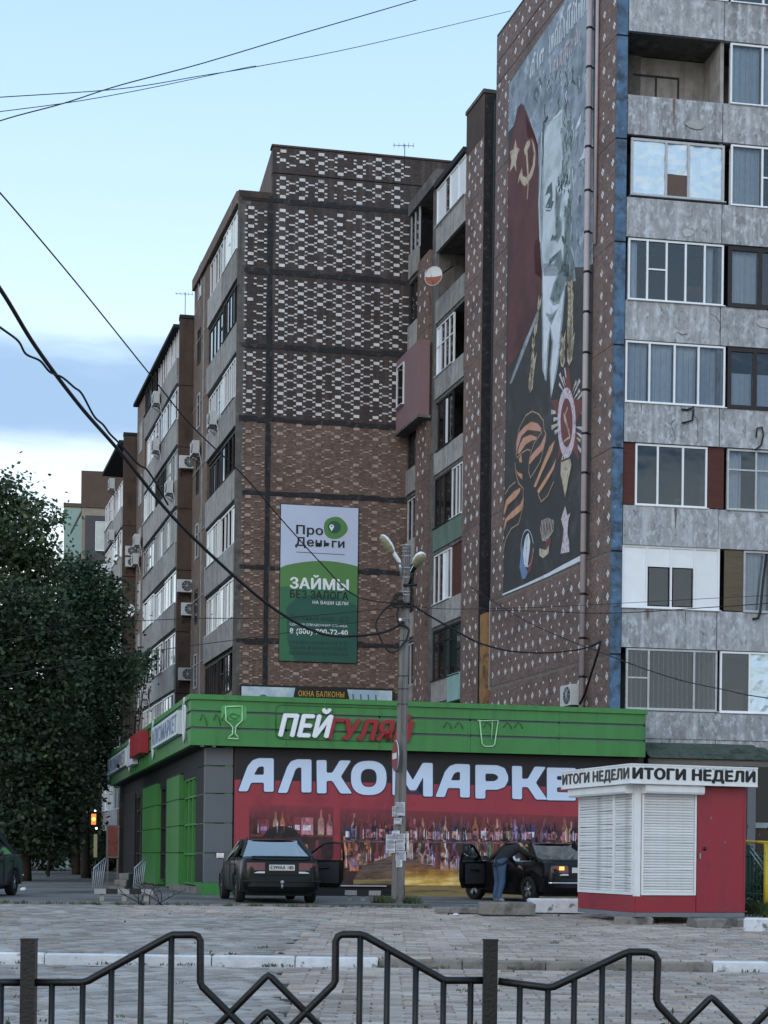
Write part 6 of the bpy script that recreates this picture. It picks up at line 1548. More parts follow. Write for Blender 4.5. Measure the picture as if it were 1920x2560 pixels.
# grass tufts round the foot of the post
m_grass = mk('dull_grass', '#3f4a2c', .9, .3, 6, rndv=.2)
def tuft(name, c, rad, n, h, label, seed, mat=m_grass, flat_=1.0):
    r = random.Random(seed); mb = MB()
    for k in range(n):
        q = r.uniform(0, 6.28); d = rad * math.sqrt(r.random()); b = c + Vector((d * math.cos(q), d * math.sin(q) * flat_, 0)); hh = h * r.uniform(.4, 1); w = .012 + .02 * hh
        l = Vector((r.gauss(0, .35), r.gauss(0, .35), 1)) * hh; s_ = Vector((math.cos(q + 1), math.sin(q + 1), 0)) * w
        mb.poly([b - s_, b + s_, b + l * .6 + s_ * .6, b + l * .6 - s_ * .6]); mb.poly([b + l * .6 - s_ * .6, b + l * .6 + s_ * .6, b + l])
    return solo(name, mb, mat, label, 'grass', tuple(c), kind='stuff', recalc=False)
tuft('grass', Vector((p0.x - .32, p0.y - .1, .49)), .26, 160, .22, 'tuft of dull grass left of the foot of the lamp post', 1)
tuft('grass', Vector((p0.x + .3, p0.y - .1, .49)), .24, 140, .2, 'tuft of dull grass right of the foot of the lamp post', 2)

# ================================================================== cars
def car_paint(name, col): return mk(name, col, .30, .04, 1.5, spec=.25, coat=.06)
m_tyre = mk('tyre_rubber', '#1a1a1b', .85, .1, 8); m_rim = mk('alloy_rim', '#a7abb0', .3, .08, 5, metal=.85); m_steel = mk('dusty_rim', '#55565a', .5, .15, 5, metal=.5)
m_dark = mk('car_dark_trim', '#101112', .6, .1, 5); m_tail = mk('tail_red', '#5a1a1e', .2, .1, 6, coat=.6); m_tailw = mk('tail_white', '#b9bcc0', .2, .08, 6, coat=.6)
m_cglass = mk_glass('car_glass', (.35, .4, .42), .06, .55); m_rear = mk_glass('car_rear_glass', (.5, .55, .6), .30, .5)
m_chrome = mk('chrome_trim', '#c9ccd0', .15, .02, 5, metal=.95)
m_seat = mk('seat_cloth', '#2a2a2d', .9, .15, 5)
def car(name, label, loc, rz, paint, L=4.6, Wd=1.72, H=1.38, rim=m_rim, open_door=None, door_ang=65, lights='rear', plate=None, wheel_r=.305, glass=m_cglass, steer=0):
    T = thing(name, label, 'car', loc, rz=rz); O = Vector()
    B = lambda mb, n, mat, par=T, **k: mb.build(n, mat, par, org=O, **k)
    hL = L / 2; w = Wd / 2; zb = .19
    # lower body: stations along y (rear to front): (y, half width, top z, bottom z)
    ST = [(-hL, w * .80, .74, .36), (-hL + .03, w * .90, .86, .27), (-hL + .10, w * .955, .955, .22), (-hL + .35, w * .985, .985, .2), (-hL + .8, w, .985, zb), (-.6, w, .955, zb), (.35, w, .93, zb), (hL - 1.35, w * .995, .915, zb),
          (hL - .9, w * .985, .87, zb), (hL - .4, w * .95, .79, .2), (hL - .12, w * .86, .70, .24), (hL - .02, w * .74, .60, .32)]
    mb = MB(); rows = []
    for y, ww, zt_, z0 in ST:
        h = zt_ - z0
        sec = [(0, z0), (ww * .80, z0), (ww * .955, z0 + .06), (ww * .99, z0 + h * .30), (ww, z0 + h * .52), (ww * .985, z0 + h * .74), (ww * .955, z0 + h * .90), (ww * .90, zt_ - .012), (ww * .78, zt_ + .004), (0, zt_ + .022)]
        ring_ = [(x, z) for x, z in sec] + [(-x, z) for x, z in sec[-2:0:-1]]
        rows.append([Vector((x, y, z)) for x, z in ring_])
    for R0, R1 in zip(rows[:-1], rows[1:]):
        n = len(R0)
        for k in range(n): mb.poly([R0[k], R0[(k + 1) % n], R1[(k + 1) % n], R1[k]], 0, smooth=True)
    mb.poly(rows[0]); mb.poly(rows[-1])
    me = mb.mesh('body', [paint, m_dark], O); bm = bmesh.new(); bm.from_mesh(me); bmesh.ops.remove_doubles(bm, verts=bm.verts, dist=.0005); bmesh.ops.recalc_face_normals(bm, faces=bm.faces); bm.to_mesh(me); bm.free()
    body = bpy.data.objects.new('body', me); COL.objects.link(body); body.parent = T
    ya, yf = -hL + .98, hL - .86            # axles
    cut = MB()
    for y in (ya, yf):
        cut.lathe(Vector((-w - .1, y, wheel_r)), (1, 0, 0), [(.0, 0), (wheel_r + .055, 0), (wheel_r + .055, 2 * w + .2), (0, 2 * w + .2)], 28)
    co = bpy.data.objects.new('cut', cut.mesh('cut', m_dark, O)); COL.objects.link(co)
    bmc = bmesh.new(); bmc.from_mesh(co.data); bmesh.ops.remove_doubles(bmc, verts=bmc.verts, dist=.0005); bmesh.ops.recalc_face_normals(bmc, faces=bmc.faces); bmc.to_mesh(co.data); bmc.free()
    md = body.modifiers.new('b', 'BOOLEAN'); md.object = co; md.solver = 'EXACT'; md.operation = 'DIFFERENCE'
    bak_p = body.parent; body.parent = None
    dg = bpy.context.evaluated_depsgraph_get(); nm = bpy.data.meshes.new_from_object(body.evaluated_get(dg)); body.modifiers.clear(); body.data = nm; nm.name = 'body'; body.parent = bak_p
    bpy.data.objects.remove(co)
    # smooth the shell with split normals at the arches
    # greenhouse: roof, pillars and glass
    yb0, yt0, yt1, yb1 = -hL + .72, -hL + 1.42, .28, hL - 1.38     # rear screen base, roof rear, roof front, windscreen base
    zb_, zr_ = .955, H; wb_, wt_ = w * .90, w * .66
    roof = MB(); nx = 8; ny = 8; R_s = []
    for j in range(ny + 1):
        y = yt0 - .04 + (yt1 - yt0 + .08) * j / ny; e = abs(j / ny - .5) * 2; rw_ = []
        for i in range(nx + 1):
            x = -1 + 2 * i / nx; rw_.append(Vector((x * wt_ * (1.03 if abs(x) == 1 else 1), y, zr_ - .035 * x * x - .022 * e * e - (.02 if abs(x) == 1 else 0))))
        R_s.append(rw_)
    for j in range(ny):
        for i in range(nx): roof.poly([R_s[j][i], R_s[j][i + 1], R_s[j + 1][i + 1], R_s[j + 1][i]], 0, smooth=True)
    B(roof, 'roof', paint)
    zs_ = zr_ - .06
    def bar(P0, P1, wd, name='pillar', par=T, mat=paint):
        mbp = MB(); d = (P1 - P0).normalized(); s1 = d.cross(Vector((1, 0, 0))).normalized() * wd / 2; s2 = d.cross(s1).normalized() * .022
        mbp.hexa([P0 - s1 - s2, P0 + s1 - s2, P0 + s1 + s2, P0 - s1 + s2, P1 - s1 - s2, P1 + s1 - s2, P1 + s1 + s2, P1 - s1 + s2]); return B(mbp, name, mat, par)
    for s in (-1, 1):
        C0_, C1_ = Vector((s * wb_, yb0 + .02, zb_ - .02)), Vector((s * wt_, yt0, zs_ + .02))
        A0_, A1_ = Vector((s * wb_, yb1 - .02, zb_ - .05)), Vector((s * wt_, yt1, zs_ + .02))
        M0_, M1_ = Vector((s * (wb_ + .01), -.28, zb_ - .02)), Vector((s * (wt_ + .012), -.30, zs_ + .02))
        bar(C0_, C1_, .15); bar(A0_, A1_, .07); bar(M0_, M1_, .07, mat=m_dark)
        bar(C1_ + Vector((0, -.03, 0)), A1_ + Vector((0, .03, 0)), .05, 'roof_rail')
        q0 = Vector((s * wb_, yb0 + .22, zb_)); 
        if not (open_door == ('left' if s < 0 else 'right')): B(MB().poly([M0_ + Vector((0, .04, .02)), A0_ + Vector((0, -.06, .05)), A1_ + Vector((0, -.02, -.03)), M1_ + Vector((0, .04, -.03))]), 'side_window', glass)
        B(MB().poly([q0 + Vector((0, .02, .02)), M0_ + Vector((0, -.04, .02)), M1_ + Vector((0, -.04, -.03)), C1_ + Vector((0, .1, -.03))]), 'side_window', glass)
        # chrome line round the window foot
        B(MB().tube([q0, M0_, A0_ + Vector((0, 0, .03))], .009, 5), 'window_trim', m_chrome if rim is m_rim else m_dark)
        mi = bar(Vector((s * (w + .03), yb1 - .30, .97)), Vector((s * (w + .16), yb1 - .30, 1.0)), .03, 'mirror_arm', mat=m_dark)
        mm = MB().box(WORLD, 0, 0, 0, 0, 0, 0); mm = MB()
        mm.lathe(Vector((s * (w + .12), yb1 - .36, 1.0)), (0, 1, 0), [(0, 0), (.075, 0), (.088, .02), (.08, .08), (.04, .12), (0, .125)], 14); mm.v = [Vector((s * (w + .12) + (v.x - s * (w + .12)) * 1.25, v.y, 1.0 + (v.z - 1.0) * .85)) for v in mm.v]
        mo = B(mm, 'mirror', paint); B(MB().poly([Vector((s * (w + .12) + a * .085, yb1 - .363, 1.0 + b * .055)) for a, b in ((-1, -1), (1, -1), (1, 1), (-1, 1))]), 'mirror_glass', m_chrome, mo)
        # door seams and handles
        for yy in (yb1 - .08, -.30, -1.15):
            if open_door == ('left' if s < 0 else 'right') and yy > -.2: continue
            B(MB().box(WORLD, s * w - .012, s * w + .004, -yy - .005, -yy + .005, .3, .93), 'door_seam', m_dark)
        for yy in (-.18, -1.02): B(MB().box(WORLD, min(s * w, s * (w + .018)), max(s * w, s * (w + .018)), -yy - .09, -yy + .09, .80, .83), 'door_handle', paint if rim is not m_rim else m_dark)
    # front and rear glass
    B(MB().poly([Vector((-wb_ + .03, yb0 + .02, zb_ + .02)), Vector((wb_ - .03, yb0 + .02, zb_ + .02)), Vector((wt_ - .02, yt0 - .01, zs_ + .02)), Vector((-wt_ + .02, yt0 - .01, zs_ + .02))]), 'rear_window', m_rear)
    B(MB().poly([Vector((wb_ - .03, yb1 - .02, zb_)), Vector((-wb_ + .03, yb1 - .02, zb_)), Vector((-wt_ + .02, yt1 + .02, zs_ + .02)), Vector((wt_ - .02, yt1 + .02, zs_ + .02))]), 'windscreen', glass)
    for x0 in (-.38, .38):
        sb = MB(); sb.hexa([Vector(v) for v in ((x0 - .24, -.35, .5), (x0 + .24, -.35, .5), (x0 + .24, -.2, .5), (x0 - .24, -.2, .5), (x0 - .2, -.50, 1.0), (x0 + .2, -.50, 1.0), (x0 + .2, -.40, 1.0), (x0 - .2, -.40, 1.0))])
        sb.hexa([Vector(v) for v in ((x0 - .12, -.52, 1.02), (x0 + .12, -.52, 1.02), (x0 + .12, -.44, 1.02), (x0 - .12, -.44, 1.02), (x0 - .10, -.54, 1.17), (x0 + .10, -.54, 1.17), (x0 + .10, -.47, 1.17), (x0 - .10, -.47, 1.17))])
        B(sb, 'front_seat', m_seat)
    B(MB().box(WORLD, -.6, .6, 1.15, 1.3, .5, 1.02), 'rear_seat', m_seat)
    B(MB().box(WORLD, -.66, .66, -yb1 + .0, -yb1 + .35, .75, .93), 'dashboard', m_dark)
    B(MB().tube([Vector((-.38 + .17 * math.cos(q), yb1 - .45 - .06 * math.sin(q), .93 + .15 * math.sin(q))) for q in [2 * math.pi * k / 16 for k in range(17)]], .014, 5), 'steering_wheel', m_dark)
    # wheels
    for s in (-1, 1):
        for yy in (ya, yf):
            st_ = steer if yy == yf else 0
            c = Vector((s * (w - .10), yy, wheel_r)); ax = Vector((s * math.cos(st_), math.sin(st_) * s, 0))
            tw_ = MB().lathe(c - ax * .09, ax, [(wheel_r * .62, 0), (wheel_r * .93, 0), (wheel_r, .03), (wheel_r, .16), (wheel_r * .93, .19), (wheel_r * .66, .19), (wheel_r * .62, .16)], 26)
            wo = B(tw_, 'wheel', m_tyre)
            rm = MB().lathe(c + ax * .07, ax, [(wheel_r * .60, .02), (wheel_r * .66, .025), (wheel_r * .66, -.02), (wheel_r * .56, -.03), (wheel_r * .5, -.05), (0, -.05)], 24, 1)
            u_, v_ = ax.orthogonal().normalized(), None; v_ = ax.cross(u_)
            for k in range(5):
                for dq in (-.16, .16):
                    q = 2 * math.pi * k / 5 + dq; d = u_ * math.cos(q) + v_ * math.sin(q); t_ = u_ * -math.sin(q) + v_ * math.cos(q)
                    rm.hexa([c + ax * z_ + d * r1 * wheel_r + t_ * tt_ for z_ in (.055, .085) for r1, tt_ in ((.12, -.02), (.12, .02), (.62, .016), (.62, -.016))], 0)
            rm.lathe(c + ax * .06, ax, [(.045, .0), (.05, .03), (.02, .04), (0, .04)], 12, 0)
            B(rm, 'rim', [rim, m_dark], wo)
    # underside, bumpers, lamps
    for sg_, nm_ in ((-1, 'rear_bumper'), (1, 'front_bumper')):
        bmb = MB(); rows = []; 
        for k in range(13):
            x = -1 + k / 6; bow = .10 * abs(x) ** 3 + (.22 * max(0, abs(x) - .86) / .14); yy = sg_ * (hL + .045 - bow); ins = sg_ * -.16
            rows.append([Vector((x * w * .985, yy + ins, .27)), Vector((x * w * .985, yy - sg_ * .03, .27)), Vector((x * w * .985, yy, .36)), Vector((x * w * .985, yy, .52)), Vector((x * w * .985, yy - sg_ * .035, .57)), Vector((x * w * .985, yy + ins, .585))])
        for R0, R1 in zip(rows[:-1], rows[1:]):
            for k in range(5): bmb.poly([R0[k], R1[k], R1[k + 1], R0[k + 1]], 0, smooth=True)
        bmb.poly(rows[0]); bmb.poly(rows[-1]); B(bmb, nm_, paint)
    B(MB().box(WORLD, -w * .8, w * .8, -hL + .3, hL - .3, .16, .21), 'underbody', m_dark)
    B(MB().tube([Vector((x * w * .97, -hL - .05 + .10 * abs(x) ** 3, .47)) for x in [-1 + k / 8 for k in range(17)]], .02, 6), 'bumper_trim', m_dark if rim is not m_rim else m_chrome)
    if True:
        e_ = -hL - .012
        def lampq(x0, x1, z0, z1, mat, n_='tail_light', par=T):
            mbq = MB(); xs_ = [x0 + (x1 - x0) * k / 4 for k in range(5)]
            yy = lambda x: e_ + .012 + .13 * max(0, abs(x) / w - .55) ** 1.5 * 1.4 + (.0)
            for a, b in zip(xs_[:-1], xs_[1:]): mbq.poly([Vector((a, yy(a) - .012, z0)), Vector((b, yy(b) - .012, z0)), Vector((b, yy(b) + .004, z1)), Vector((a, yy(a) + .004, z1))])
            return B(mbq, n_, mat, par)
        for s in (-1, 1):
            a, b = sorted((s * .36, s * w * .86)); tl = lampq(a, b, .70, .86, m_tail)
            a2, b2 = sorted((s * .36, s * .58)); lampq(a2, b2, .64, .69, m_tailw, 'reversing_lamp', tl)
        B(MB().box(WORLD, -.27, .27, hL - .0, hL + .014, .70, .82), 'number_plate', m_tailw)
        B(MB().box(WORLD, -.36, .36, hL - .02, hL + .006, .66, .87), 'boot_panel', m_dark)
        B(MB().tube([Vector((-w * .9, -hL + .09, .60)), Vector((-w * .6, -hL + .0, .60)), Vector((w * .6, -hL + .0, .60)), Vector((w * .9, -hL + .09, .60))], .008, 4), 'boot_seam', m_dark)
        if plate:
            fr = Fr((0, -hL - .016, 0), 0.0); B(MB().text(fr, plate, -.24, .24, .725, .80, .002, 0, .02), 'plate_number', m_dark)
    for s in (-1, 1):
        a, b = sorted((s * .42, s * w * .80)); fm_ = MB(); fm_.poly([Vector((a, hL - .0 - (.10 if abs(a) > abs(b) else 0), .56)), Vector((b, hL - .0 - (.10 if abs(b) > abs(a) else 0), .56)), Vector((b, hL - .02 - (.12 if abs(b) > abs(a) else 0), .69)), Vector((a, hL - .02 - (.12 if abs(a) > abs(b) else 0), .69))]); B(fm_, 'headlight', m_tailw)
    if open_door:
        s = -1 if open_door == 'left' else 1
        # cut look: dark opening panel and a swung door hinged at its front edge
        B(MB().box(WORLD, min(s * (w - .03), s * (w + .006)), max(s * (w - .03), s * (w + .006)), -(yb1 - .12), .26, .3, .92), 'door_opening', m_dark)
        hx, hy = s * w, yb1 - .1; ca, sa = math.cos(R_(door_ang)), math.sin(R_(door_ang))
        def D(d, t, z): return Vector((hx + s * (d * sa + t * ca), hy - (d * ca - t * sa) + 0, z))     # d: along the door from the hinge, t: outward thickness
        dl = 1.08
        dm = MB(); pf = [(0, .30), (dl * .9, .30), (dl, .5), (dl, .93), (0, .93)]
        for t_ in (-.05, .05): dm.poly([D(d, t_, z) for d, z in pf])
        for (d0, z0), (d1, z1) in zip(pf, pf[1:] + pf[:1]): dm.poly([D(d0, -.05, z0), D(d1, -.05, z1), D(d1, .05, z1), D(d0, .05, z0)])
        do = B(dm, 'open_door', paint)
        fm_ = MB(); F_ = [D(.08, 0, .93), D(.62, -.06, 1.30), D(.80, -.07, 1.335), D(dl - .01, -.07, 1.30), D(dl, 0, .93)]
        fm_.tube(F_, .03, 6); B(fm_, 'window_frame', paint if rim is m_rim else m_dark, do)
        B(MB().poly([F_[0], F_[1], F_[2], F_[3], F_[4]]), 'pane', m_glass, do)
        B(MB().poly([D(.08, -.055, .4), D(dl - .1, -.055, .4), D(dl - .1, -.055, .88), D(.08, -.055, .88)]), 'door_card', m_seat, do)
        B(MB().tube([D(.35, -.08, .72), D(.5, -.10, .74), D(.75, -.08, .76)], .02, 6), 'grab_handle', m_dark, do)
    return T
m_blackpaint = car_paint('black_green_paint', '#0b0e0f'); m_blackpaint2 = car_paint('black_paint', '#08090b'); m_greypaint = car_paint('dark_grey_paint', '#2f3338')
car1 = car('parked_car', 'black saloon seen from behind with its right front door open', tuple(Vector((-2.62, 37.55, .495))), R_(12.0), m_blackpaint, rim=m_steel, open_door='right', door_ang=62, plate='Е399АА 180', steer=.0)
# tow ball and boot details
tb = MB().tube([Vector((0, -2.25, .34)), Vector((0, -2.36, .34)), Vector((0, -2.38, .40))], .022, 8); tb.lathe(Vector((0, -2.38, .40)), (0, 0, 1), [(.012, 0), (.04, .03), (.045, .06), (.03, .09), (0, .1)], 12)
tb.build('tow_ball', m_zinc, car1, org=Vector())
MB().tube([Vector((x * .62, -2.27 + .06 * abs(x) ** 3, .985)) for x in [-1 + k / 6 for k in range(13)]], .022, 6).build('boot_lip', m_blackpaint, car1, org=Vector())
car2 = car('parked_car', 'black saloon half hidden by the kiosk with a person leaning to its window', tuple(Vector((3.55, 40.1, .495))), R_(24), m_blackpaint2, rim=m_rim, open_door='left', door_ang=58, steer=.25, L=4.6, Wd=1.74, H=1.39)
m_amber = mk('amber_lamp', '#d28a2e', .3, .08, 6, coat=.5)
p_sig = mk_emit('lit_amber_indicator', '#ffa850', 1.1)
MB().box(WORLD, -.60, -.48, 2.305, 2.325, .76, .84).build('indicator_lamp', p_sig, car2, org=Vector())
car3 = car('parked_car', 'dark grey car cut off by the left edge of the picture', tuple(Vector((-9.62, 38.3, .495))), R_(178), m_greypaint, rim=m_rim, H=1.52, Wd=1.78)

# ================================================================== the person at the car
m_jeans = mk('blue_jeans', '#3a4f6b', .9, .22, 5, bump=.5, bscale=14); m_jacket = mk('black_jacket', '#17181b', .8, .15, 6, bump=.4, bscale=12); m_skin = mk('skin', '#b58b74', .6, .08, 5); m_hair = mk('short_dark_hair', '#3a3029', .8, .25, 20); m_shoe = mk('pale_shoe', '#8b8d90', .7, .12, 6)
def person():
    base = Vector((2.62, 38.25, .495)); T = thing('person', 'person in dark jacket and blue jeans leaning towards the window of the black car', 'person', tuple(base), rz=R_(-58))
    # local: +y is where the person faces (towards the car), z up
    J = {'pelvis': (0, 0, .90), 'spine1': (0, .10, 1.03), 'spine2': (0, .26, 1.16), 'chest': (0, .40, 1.24), 'neck': (0, .54, 1.29), 'head1': (0, .62, 1.315), 'head': (0, .70, 1.33),
         'hipl': (-.10, 0, .86), 'kneel': (-.11, .05, .47), 'anklel': (-.12, -.03, .09), 'toel': (-.13, .13, .045), 'hipr': (.10, 0, .86), 'kneer': (.11, .02, .47), 'ankler': (.13, -.10, .09), 'toer': (.14, .06, .045),
         'shl': (-.17, .42, 1.24), 'ell': (-.26, .52, .99), 'wrl': (-.20, .68, .84), 'pal': (-.19, .73, .81), 'shr': (.17, .42, 1.24), 'elr': (.30, .62, 1.10), 'wrr': (.24, .84, 1.02), 'par': (.23, .90, 1.01)}
    RD = {'pelvis': (.165, .13), 'spine1': (.185, .15), 'spine2': (.20, .16), 'chest': (.205, .165), 'neck': .062, 'head1': .075, 'head': .10, 'hipl': .105, 'hipr': .105, 'kneel': .072, 'kneer': .072, 'anklel': .06, 'ankler': .06, 'toel': .042, 'toer': .042,
          'shl': .078, 'shr': .078, 'ell': .058, 'elr': .058, 'wrl': .036, 'wrr': .036, 'pal': .04, 'par': .04}
    E_ = [('pelvis', 'spine1'), ('spine1', 'spine2'), ('spine2', 'chest'), ('chest', 'neck'), ('neck', 'head1'), ('head1', 'head'), ('pelvis', 'hipl'), ('hipl', 'kneel'), ('kneel', 'anklel'), ('anklel', 'toel'), ('pelvis', 'hipr'), ('hipr', 'kneer'), ('kneer', 'ankler'), ('ankler', 'toer'),
          ('chest', 'shl'), ('shl', 'ell'), ('ell', 'wrl'), ('wrl', 'pal'), ('chest', 'shr'), ('shr', 'elr'), ('elr', 'wrr'), ('wrr', 'par')]
    names = list(J)
    for s, w_, pa_ in (('l', 'wrl', 'pal'), ('r', 'wrr', 'par')):
        a = Vector(J[w_]); b = Vector(J[pa_]); d = (b - a).normalized(); sd_ = Vector((1, 0, 0)); sd_ = (sd_ - d * sd_.dot(d)).normalized(); dn = d.cross(sd_); sg = 1 if s == 'l' else -1
        for k, (off, ln_) in enumerate(((-.030, .065), (-.010, .078), (.010, .074), (.030, .058))):
            n1, n2, n3 = f'f{s}{k}a', f'f{s}{k}b', f'f{s}{k}c'; r0 = b + sd_ * off + d * .02; J[n1] = tuple(r0); J[n2] = tuple(r0 + d * ln_ * .55); J[n3] = tuple(r0 + d * ln_ * .85 + Vector((0, 0, -.03)))
            for q, rr_ in ((n1, .0105), (n2, .0095), (n3, .0085)): RD[q] = rr_
            E_ += [(pa_, n1), (n1, n2), (n2, n3)]
        t1, t2 = f't{s}a', f't{s}b'; J[t1] = tuple(b - d * .015 + sd_ * .045 * sg); J[t2] = tuple(b + d * .03 + sd_ * .065 * sg); RD[t1] = .012; RD[t2] = .0105; E_ += [(pa_, t1), (t1, t2)]
    names = list(J)
    me = bpy.data.meshes.new('body'); me.from_pydata([J[n] for n in names], [(names.index(a), names.index(b)) for a, b in E_], [])
    o = bpy.data.objects.new('body', me); COL.objects.link(o)
    sk = o.modifiers.new('skin', 'SKIN'); sk.use_smooth_shade = True
    for k, n in enumerate(names):
        r = RD[n]; me.skin_vertices[0].data[k].radius = r if isinstance(r, tuple) else (r, r)
        me.skin_vertices[0].data[k].use_root = (n == 'pelvis')
    o.modifiers.new('sub', 'SUBSURF').levels = 2
    dg = bpy.context.evaluated_depsgraph_get(); nm = bpy.data.meshes.new_from_object(o.evaluated_get(dg)); o.modifiers.clear(); o.data = nm; nm.name = 'body'
    for m_ in (m_jeans, m_jacket, m_skin, m_shoe): nm.materials.append(m_)
    seg = {'j': 0, 't': 1, 's': 2, 'h': 3}
    bones = [(Vector(J[a]), Vector(J[b]), 0 if ('knee' in a or 'knee' in b or ('hip' in b)) and 'toe' not in b else (3 if 'toe' in b else (2 if (a in ('wrl', 'wrr', 'pal', 'par', 'neck', 'head1') or a[0] in 'ft') else 1))) for a, b in E_]
    for f in nm.polygons:
        c = f.center; best = (9, 1)
        for a, b, t_ in bones:
            ab = b - a; t = max(0, min(1, (c - a).dot(ab) / max(1e-9, ab.length_squared))); d_ = (c - (a + ab * t)).length
            if d_ < best[0]: best = (d_, t_)
        mi = best[1]
        if c.z < .87 and mi == 1 and c.y < .3: mi = 0
        if mi == 0 and c.z < .085: mi = 3
        f.material_index = mi; f.use_smooth = True
    o.parent = T
    # hem of the jacket, hair, ears, nose
    hm = MB(); n = 18; prof = [(.175, .84), (.185, .90), (.182, .97)]
    rows = [[Vector((rx * math.cos(2 * math.pi * k / n), (z - .84) * .75 - .01 + rx * .78 * math.sin(2 * math.pi * k / n), z)) for k in range(n)] for rx, z in prof]
    for R0, R1 in zip(rows[:-1], rows[1:]):
        for k in range(n): hm.poly([R0[k], R0[(k + 1) % n], R1[(k + 1) % n], R1[k]], 0, smooth=True)
    hm.build('jacket_hem', m_jacket, T, org=Vector())
    hd = Vector(J['head']); hr = MB(); nn, mm_ = 14, 8
    rows = []
    for j in range(mm_ + 1):
        th = math.pi * .56 * j / mm_; rows.append([hd + Vector((.098 * math.sin(th) * math.cos(q), .108 * math.sin(th) * math.sin(q) - .015 * math.cos(th) - .012, .118 * math.cos(th) + .004)) for q in [2 * math.pi * k / nn for k in range(nn)]])
    for R0, R1 in zip(rows[:-1], rows[1:]):
        for k in range(nn): hr.poly([R0[k], R0[(k + 1) % nn], R1[(k + 1) % nn], R1[k]], 0, smooth=True)
    hr.build('hair', m_hair, T, org=Vector())
    fc = MB()
    for s in (-1, 1): fc.lathe(hd + Vector((s * .092, -.0, -.02)), (s, 0, 0), [(.028, 0), (.03, .01), (.018, .018), (0, .018)], 8)
    fc.hexa([hd + Vector(v) for v in ((-.016, .085, -.045), (.016, .085, -.045), (.012, .118, -.045), (-.012, .118, -.045), (-.008, .085, .005), (.008, .085, .005), (.006, .098, .005), (-.006, .098, .005))])
    fc.build('face_features', m_skin, T, org=Vector())
    ey = MB()
    for s in (-1, 1): ey.lathe(hd + Vector((s * .034, .088, 0)), (0, 1, 0), [(.013, 0), (.010, .006), (0, .008)], 8)
    ey.box(Fr(hd + Vector((0, 0, 0)), math.pi), -.022, .022, .088, .096, -.066, -.060); ey.build('eyes_and_mouth', m_dark, T, org=Vector())
person()
# ================================================================== trees and bushes
m_bark = mk('dark_bark', '#2e2722', .95, .3, 5, bump=.8, bscale=14, stretch=(2, 2, .5))
def mk_leaf(name, a, b):
    m = bpy.data.materials.new(name); m.use_nodes = True; t = m.node_tree; p = t.nodes['Principled BSDF']
    tc = N(t, 'ShaderNodeTexCoord'); sp = N(t, 'ShaderNodeSeparateXYZ'); t.links.new(tc.outputs['UV'], sp.inputs[0])
    c = mixc(t, lin(a), lin(b), sp.outputs[0]); t.links.new(c, p.inputs['Base Color']); p.inputs['Roughness'].default_value = .55; p.inputs['Specular IOR Level'].default_value = .3
    try: p.inputs['Subsurface Weight'].default_value = 0
    except Exception: pass
    tl = N(t, 'ShaderNodeBsdfTranslucent'); t.links.new(c, tl.inputs[0]); mx = N(t, 'ShaderNodeMixShader'); mx.inputs[0].default_value = .25
    t.links.new(p.outputs[0], mx.inputs[1]); t.links.new(tl.outputs[0], mx.inputs[2]); t.links.new(mx.outputs[0], t.nodes['Material Output'].inputs[0]); return m
m_leaf1 = mk_leaf('walnut_leaf', '#2a3a28', '#617657'); m_leaf2 = mk_leaf('maple_leaf', '#26372b', '#5c7558'); m_leaf3 = mk_leaf('dark_leaf', '#1c2a23', '#44573f')
def leaves(mb, r, lobes, n, size, shell=.55, tw=None):
    tot = sum(l[3] * l[4] * l[5] for l in lobes); 
    for cx_, cy_, cz_, rx, ry, rz in lobes:
        k = int(n * (rx * ry * rz) / tot)
        ncl = max(6, k // 26)
        for _ in range(ncl):
            d = Vector((r.gauss(0, 1), r.gauss(0, 1), r.gauss(0, 1))).normalized(); q = (shell + (1 - shell) * r.random()) * (1 + r.gauss(0, .07))
            c = Vector((cx_ + d.x * rx * q, cy_ + d.y * ry * q, cz_ + d.z * rz * q)); sp = r.uniform(.18, .5); tone = min(1, max(0, r.gauss(.45, .36)))
            for _ in range(26):
                p = c + Vector((r.gauss(0, sp), r.gauss(0, sp), r.gauss(0, sp * .7)))
                ax = Vector((r.gauss(0, 1), r.gauss(0, 1), r.gauss(-.35, .6))).normalized(); nm = ax.orthogonal().normalized(); nm.rotate(Matrix.Rotation(r.uniform(0, 6.28), 3, ax)); s = size * r.uniform(.6, 1.3)
                sd_ = nm * s * .30; tn = min(1, max(0, tone + r.gauss(0, .18)))
                mb.poly([p, p + ax * s * .45 + sd_, p + ax * s, p + ax * s * .45 - sd_], 0, [(tn, 0)] * 4)
def tree(name, label, base, hgt, lobes, n, size, leaf, seed, trunk_r=.22, limbs=7, group=None):
    r = random.Random(seed); T = thing(name, label, 'tree', tuple(base), group=group); o = Vector(base)
    tm = MB(); top = o + Vector((r.gauss(0, .3), r.gauss(0, .3), hgt * .72)); tm.tube(spline([o, o + (top - o) * .35 + Vector((r.gauss(0, .12), 0, 0)), o + (top - o) * .7 + Vector((r.gauss(0, .2), 0, 0)), top]), trunk_r, 10, r1=trunk_r * .3)
    tm.build('trunk', m_bark, T)
    for k in range(limbs):
        l = lobes[k % len(lobes)]; f = r.uniform(.3, .8); a = o + (top - o) * f; e = Vector(l[:3]) + Vector((r.gauss(0, l[3] * .4), r.gauss(0, l[4] * .4), r.gauss(0, l[5] * .3)))
        MB().tube(spline([a, a + (e - a) * .5 + Vector((0, 0, .25)), e]), trunk_r * .38, 7, r1=.02).build('limb', m_bark, T)
    cm = MB(); leaves(cm, r, lobes, n, size); cm.build('crown', leaf, T, recalc=False); return T
def Lb(pxx, pyy, d, rpx, rpy, dy=None):
    c = at(pxx, pyy, d); k = d / F; return (c.x, c.y, c.z, rpx * k, (dy or rpx * k), rpy * k)
